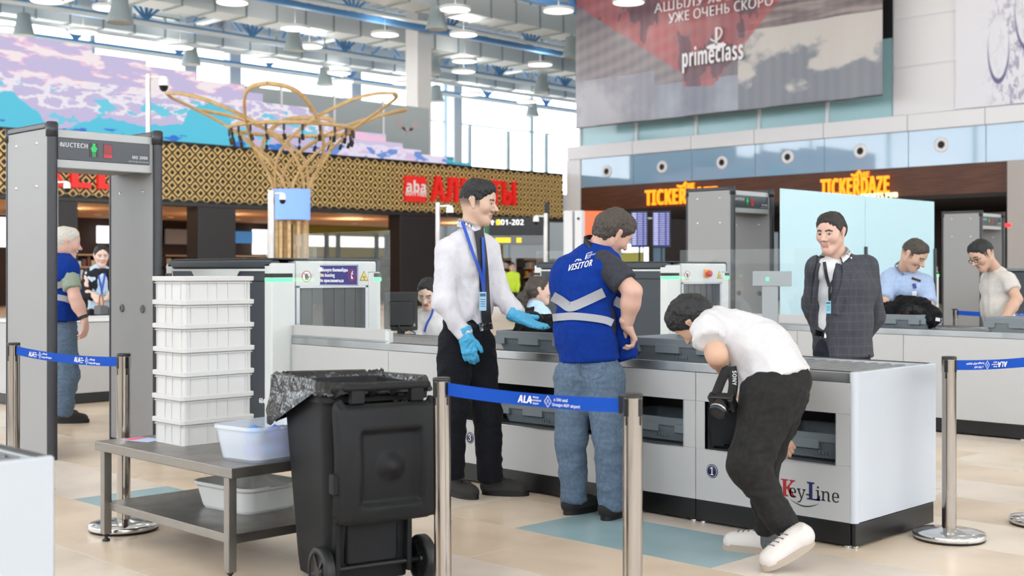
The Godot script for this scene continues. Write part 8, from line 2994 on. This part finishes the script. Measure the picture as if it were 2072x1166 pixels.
func women() -> void:
	var skinw := Color(0.68, 0.47, 0.38)
	var blackh := hair_mat("hair black", Color.BLACK)
	# woman at the counter, dark blazer
	var F := figure({
		"label": "woman in dark jacket and pale blue shirt behind the counter past the gate",
		"base": at(200, 780, 14.2), "head": [205, 520, 14.2], "fwd": -FW * 0.85 + RT * 0.45 - UPV * 0.1, "hs": 0.98, "head_cell": 0.009,
		"skin": skinw, "neck": [202, 541, 14.25], "neck_r": 0.046, "lip": Color(0.5, 0.16, 0.15),
		"sh": [[178, 553, 14.2], [222, 553, 14.3]], "el": [[172, 592, 14.0], [230, 590, 14.2]], "wr": [[192, 600, 13.9], [214, 606, 13.9]],
		"chest": [200, 566, 14.22], "waist": [202, 595, 14.2], "hip": [203, 625, 14.2], "torso": [0.105, 0.09, 0.11], "torso_wide": 1.25,
		"arm": [0.048, 0.042, 0.034], "sleeve": "none", "top_mat": cloth("blouse pale blue", Color(0.76, 0.84, 0.92), 5.0), "fold": 0.006, "fine": 0.018,
		"hands": [[RT * 0.5 - UPV * 0.5 - FW * 0.3, -UPV, RT, 0.6, null], []], "hand_cell": 0.008,
		"leg": [[[193, 640, 14.2], [193, 700, 14.2], [193, 774, 14.2], 0.09, 0.07, 0.06], [[212, 640, 14.2], [212, 700, 14.2], [212, 774, 14.2], 0.09, 0.07, 0.06]], "leg_mat": cloth("skirt black", Color(0.13, 0.13, 0.14), 6.0),
		"hair_mat": blackh, "hair_cell": 0.010, "hair": [0.006, 0.003, 0.108, -0.060]})
	var fig: Node3D = F.node
	var K := Blob.new()
	K.cap(J([200, 562, 14.22]), J([201, 604, 14.20]), 0.122, 0.112, 0.05, RT, 1.3, 2)
	for s in [[[180, 555, 14.22], [170, 592, 14.02], [188, 602, 13.92]], [[222, 555, 14.3], [232, 590, 14.2], [216, 608, 13.98]]]:
		K.cap(J([200, 553, 14.27]), J(s[0]), 0.05, 0.06, 0.05)
		K.cap(J(s[0]), J(s[1]), 0.058, 0.052, 0.03)
		K.cap(J(s[1]), J(s[2]), 0.052, 0.045, 0.03, Vector3.ZERO, 1.0, 2)
	K.cap(J([207, 540, 14.04]), J([208, 615, 14.04]), 0.075, 0.090, 0.01, FW, 1.6, 0, true)
	blob_part(fig, "jacket", K, 0.018, cloth("jacket charcoal", Color(0.17, 0.165, 0.18), 6.0), 0.006)
	ribbon(fig, "lanyard", F.top, [[196, 545], [201, 565], [205, 585], [207, 597]], 14.2, 0.02, mat("lanyard blue", Color.BLUE, 0.6), "", 0.01)
	ribbon(fig, "lanyard", F.top, [[214, 545], [210, 570], [206, 590]], 14.2, 0.02, mat("lanyard blue"), "", 0.01)
	badge(fig, at(210, 601, 13.95), 0.05, 0.06, Color(0.55, 0.78, 0.80), "badge teal")
	# hand bag on the counter
	var hb := thing("paper_bag", "small grey bag with tan handles in the woman's hand on the counter", "bag", at(205, 628, 13.8))
	part(hb, "bag_body", MB.new().cbox(Vector3(0, 0.0, 0), Vector3(0.16, 0.10, 0.10), 0.01), mat("bag grey", Color(0.35, 0.35, 0.36), 0.6))
	part(hb, "handle", MB.new().tube(smooth([Vector3(-0.05, 0.05, 0), Vector3(-0.04, 0.14, 0), Vector3(0.0, 0.17, 0), Vector3(0.04, 0.12, 0), Vector3(0.05, 0.05, 0)], 5), 0.008, 6), mat("handle tan", Color(0.55, 0.36, 0.22), 0.6))
	# seated woman with spectacles
	F = figure({
		"label": "seated woman with round spectacles beside the black monitor",
		"base": at(868, 830, 10.3), "head": [866, 596, 10.2], "fwd": -FW * 0.85 - RT * 0.20 - UPV * 0.42, "hs": 0.98, "head_cell": 0.006,
		"skin": Color(0.66, 0.45, 0.36), "neck": [873, 626, 10.3], "neck_r": 0.048, "lip": Color(0.48, 0.17, 0.16),
		"sh": [[846, 645, 10.3], [900, 645, 10.36]], "el": [[840, 690, 10.2], [905, 690, 10.2]], "wr": [[858, 694, 10.0], [885, 694, 10.0]],
		"chest": [873, 660, 10.32], "waist": [873, 700, 10.35], "hip": [873, 740, 10.4], "torso": [0.105, 0.095, 0.12], "torso_wide": 1.25,
		"arm": [0.050, 0.045, 0.035], "sleeve": "long", "top_mat": cloth("blouse white", Color(0.82, 0.81, 0.81), 5.0, 0.3, 0.02), "fold": 0.008, "fine": 0.015,
		"hands": [[RT * 0.5 - FW * 0.8, -UPV, RT, 0.4, null], []], "hand_cell": 0.007,
		"hair_mat": blackh, "hair_cell": 0.009, "hair": [0.006, 0.003, 0.108, -0.060]})
	fig = F.node
	spectacles(fig, F.h, steel("spectacle silver", 0.3, Color(0.8, 0.78, 0.75)), 0.025)
	ribbon(fig, "lanyard", F.top, [[878, 622], [872, 640], [864, 655], [859, 672]], 10.3, 0.018, mat("lanyard blue"), "", 0.012)
	var seat := thing("office_chair", "office chair under the bespectacled woman", "chair", Vector3(fig.position.x, 0, fig.position.z))
	part(seat, "seat", MB.new().cbox(Vector3(0, 0.45, 0), Vector3(0.46, 0.08, 0.46), 0.03), mat("chair black", Color(0.04, 0.04, 0.045), 0.7))
	part(seat, "column", MB.new().rod(Vector3(0, 0, 0), Vector3(0, 0.42, 0), 0.03, 10), steel("chrome"))
	# ponytail woman
	F = figure({
		"label": "woman with dark ponytail, black waistcoat and pale blue sleeves looking aside",
		"base": at(1090, 830, 11.0), "head": [1091, 590, 11.0], "fwd": RT * 0.93 + FW * 0.2 + UPV * 0.02, "hs": 1.0, "head_cell": 0.006,
		"skin": Color(0.63, 0.43, 0.34), "neck": [1080, 612, 11.02], "neck_r": 0.048, "lip": Color(0.48, 0.17, 0.16),
		"sh": [[1064, 632, 11.1], [1100, 634, 10.92]], "el": [[1062, 670, 11.1], [1116, 668, 10.85]], "wr": [[1085, 685, 11.0], [1135, 680, 10.8]],
		"chest": [1080, 645, 11.02], "waist": [1080, 685, 11.02], "hip": [1080, 720, 11.02], "torso": [0.105, 0.095, 0.12], "torso_wide": 1.22,
		"arm": [0.048, 0.044, 0.036], "sleeve": "long", "top_mat": cloth("blouse sky blue", Color(0.72, 0.82, 0.92), 5.0, 0.3, 0.03), "fold": 0.007, "fine": 0.015,
		"hands": [[], []],
		"leg": [[[1074, 735, 11.06], [1074, 785, 11.06], [1074, 838, 11.06], 0.095, 0.075, 0.06], [[1088, 735, 10.98], [1088, 785, 10.98], [1088, 840, 10.98], 0.095, 0.075, 0.06]], "leg_mat": cloth("skirt black", Color(0.13, 0.13, 0.14), 6.0),
		"hair_mat": hair_mat("hair dark brown", Color.BLACK), "hair_cell": 0.009, "hair": [0.006, 0.003, 0.108, -0.055]})
	fig = F.node
	var W := Blob.new()
	W.cap(J([1080, 640, 11.02]), J([1080, 690, 11.02]), 0.118, 0.110, 0.05, (J([1100, 634, 10.92]) - J([1064, 632, 11.1])).normalized(), 1.24, 2)
	W.cap(J([1079, 624, 11.02]), J([1096, 632, 10.97]), 0.058, 0.052, 0.04)
	W.cap(J([1079, 624, 11.02]), J([1066, 632, 11.08]), 0.058, 0.056, 0.04)
	blob_part(fig, "waistcoat", W, 0.014, cloth("waistcoat black", Color(0.16, 0.145, 0.15), 6.0), 0.006)
	var h: Head = F.h
	var T := Blob.new()
	T.cap(h.P(0, 0.0, -0.11), h.P(0, -0.05, -0.15), 0.032, 0.042, 0.02)
	T.cap(h.P(0, -0.05, -0.15), h.P(0, -0.17, -0.16), 0.042, 0.030, 0.02)
	blob_part(fig, "ponytail", T, 0.009, hair_mat("hair dark brown", Color.BLACK), 0.012, Vector3(22, 12, 22))
	# distant worker in a yellow waistcoat
	F = figure({
		"label": "distant worker in yellow safety waistcoat among the shop shelves",
		"base": at(1031, 640, 34.0), "head": [1036, 541, 34.0], "fwd": -FW + RT * 0.3, "hs": 1.0, "head_cell": 0.014,
		"neck": [1037, 551, 34.0], "sh": [[1027, 556, 34.0], [1047, 556, 34.0]], "el": [[1026, 575, 33.9], [1049, 577, 33.9]], "wr": [[1028, 590, 33.8], [1047, 592, 33.8]],
		"chest": [1037, 563, 34.0], "waist": [1037, 580, 34.0], "hip": [1037, 592, 34.0], "torso": [0.12, 0.115, 0.12], "sleeve": "long", "top_name": "safety_waistcoat", "top_mat": mat("safety yellow", Color(0.72, 0.82, 0.16), 0.6), "fold": 0.0, "fine": 0.03,
		"hands": [[], []], "leg": [[[1033, 600, 34.0], [1033, 622, 34.0], [1033, 643, 34.0], 0.10, 0.08, 0.07], [[1041, 600, 34.0], [1041, 622, 34.0], [1041, 643, 34.0], 0.10, 0.08, 0.07]], "leg_mat": cloth("worker grey", Color(0.2, 0.21, 0.23), 5.0),
		"hair_mat": blackh, "hair_cell": 0.018})
	# bag and cap lying in the tray of lane one
	var c := Vector3(-5.17, 0.90, -5.55)
	var bag := thing("travel_bag", "black soft travel bag lying in the tray beside the officer", "bag", c)
	var b := Blob.new()
	b.cap(c + Vector3(-0.14, 0.02, 0), c + Vector3(0.10, 0.02, 0), 0.085, 0.085, 0.04, Vector3(0, 0, 1), 1.5)
	b.cap(c + Vector3(-0.12, 0.07, 0.0), c + Vector3(0.06, 0.07, 0.0), 0.05, 0.05, 0.05, Vector3(0, 0, 1), 1.6)
	blob_part(bag, "bag_body", b, 0.011, cloth("nylon black", Color(0.12, 0.12, 0.125), 8.0, 0.8, 0.2), 0.014, Vector3(10, 10, 10))
	part(bag, "handle", MB.new().tube(smooth([Vector3(-0.10, 0.11, 0.10), Vector3(-0.06, 0.145, 0.12), Vector3(0.02, 0.145, 0.12), Vector3(0.06, 0.11, 0.10)], 5), 0.010, 8), mat("strap black", Color(0.03, 0.03, 0.03), 0.7))
	var k := Vector3(-4.93, 0.90, -5.50)
	var cap := thing("camouflage_cap", "olive camouflage cap lying in the tray before the visitor", "cap", k)
	var cm := cloth("camouflage olive", Color(0.50, 0.47, 0.38), 3.0, 0.3, 0.3)
	var crown := MB.new()
	crown.lathe([Vector2(0.088, 0.0), Vector2(0.088, 0.035), Vector2(0.074, 0.075), Vector2(0.042, 0.098), Vector2(0.0, 0.104)], 24)
	part(cap, "crown", crown, cm)
	var br := []
	for r in 3:
		for q in 13:
			var g := -0.9 + 1.8 * q / 12.0
			var rr: float = [0.085, 0.125, 0.155][r]
			br.append(Vector3(sin(g) * rr, 0.005 - 0.012 * r * cos(g * 1.6) * 0.4, cos(g) * rr))
	part(cap, "brim", MB.new().sheet(br, 3, 13), cm)
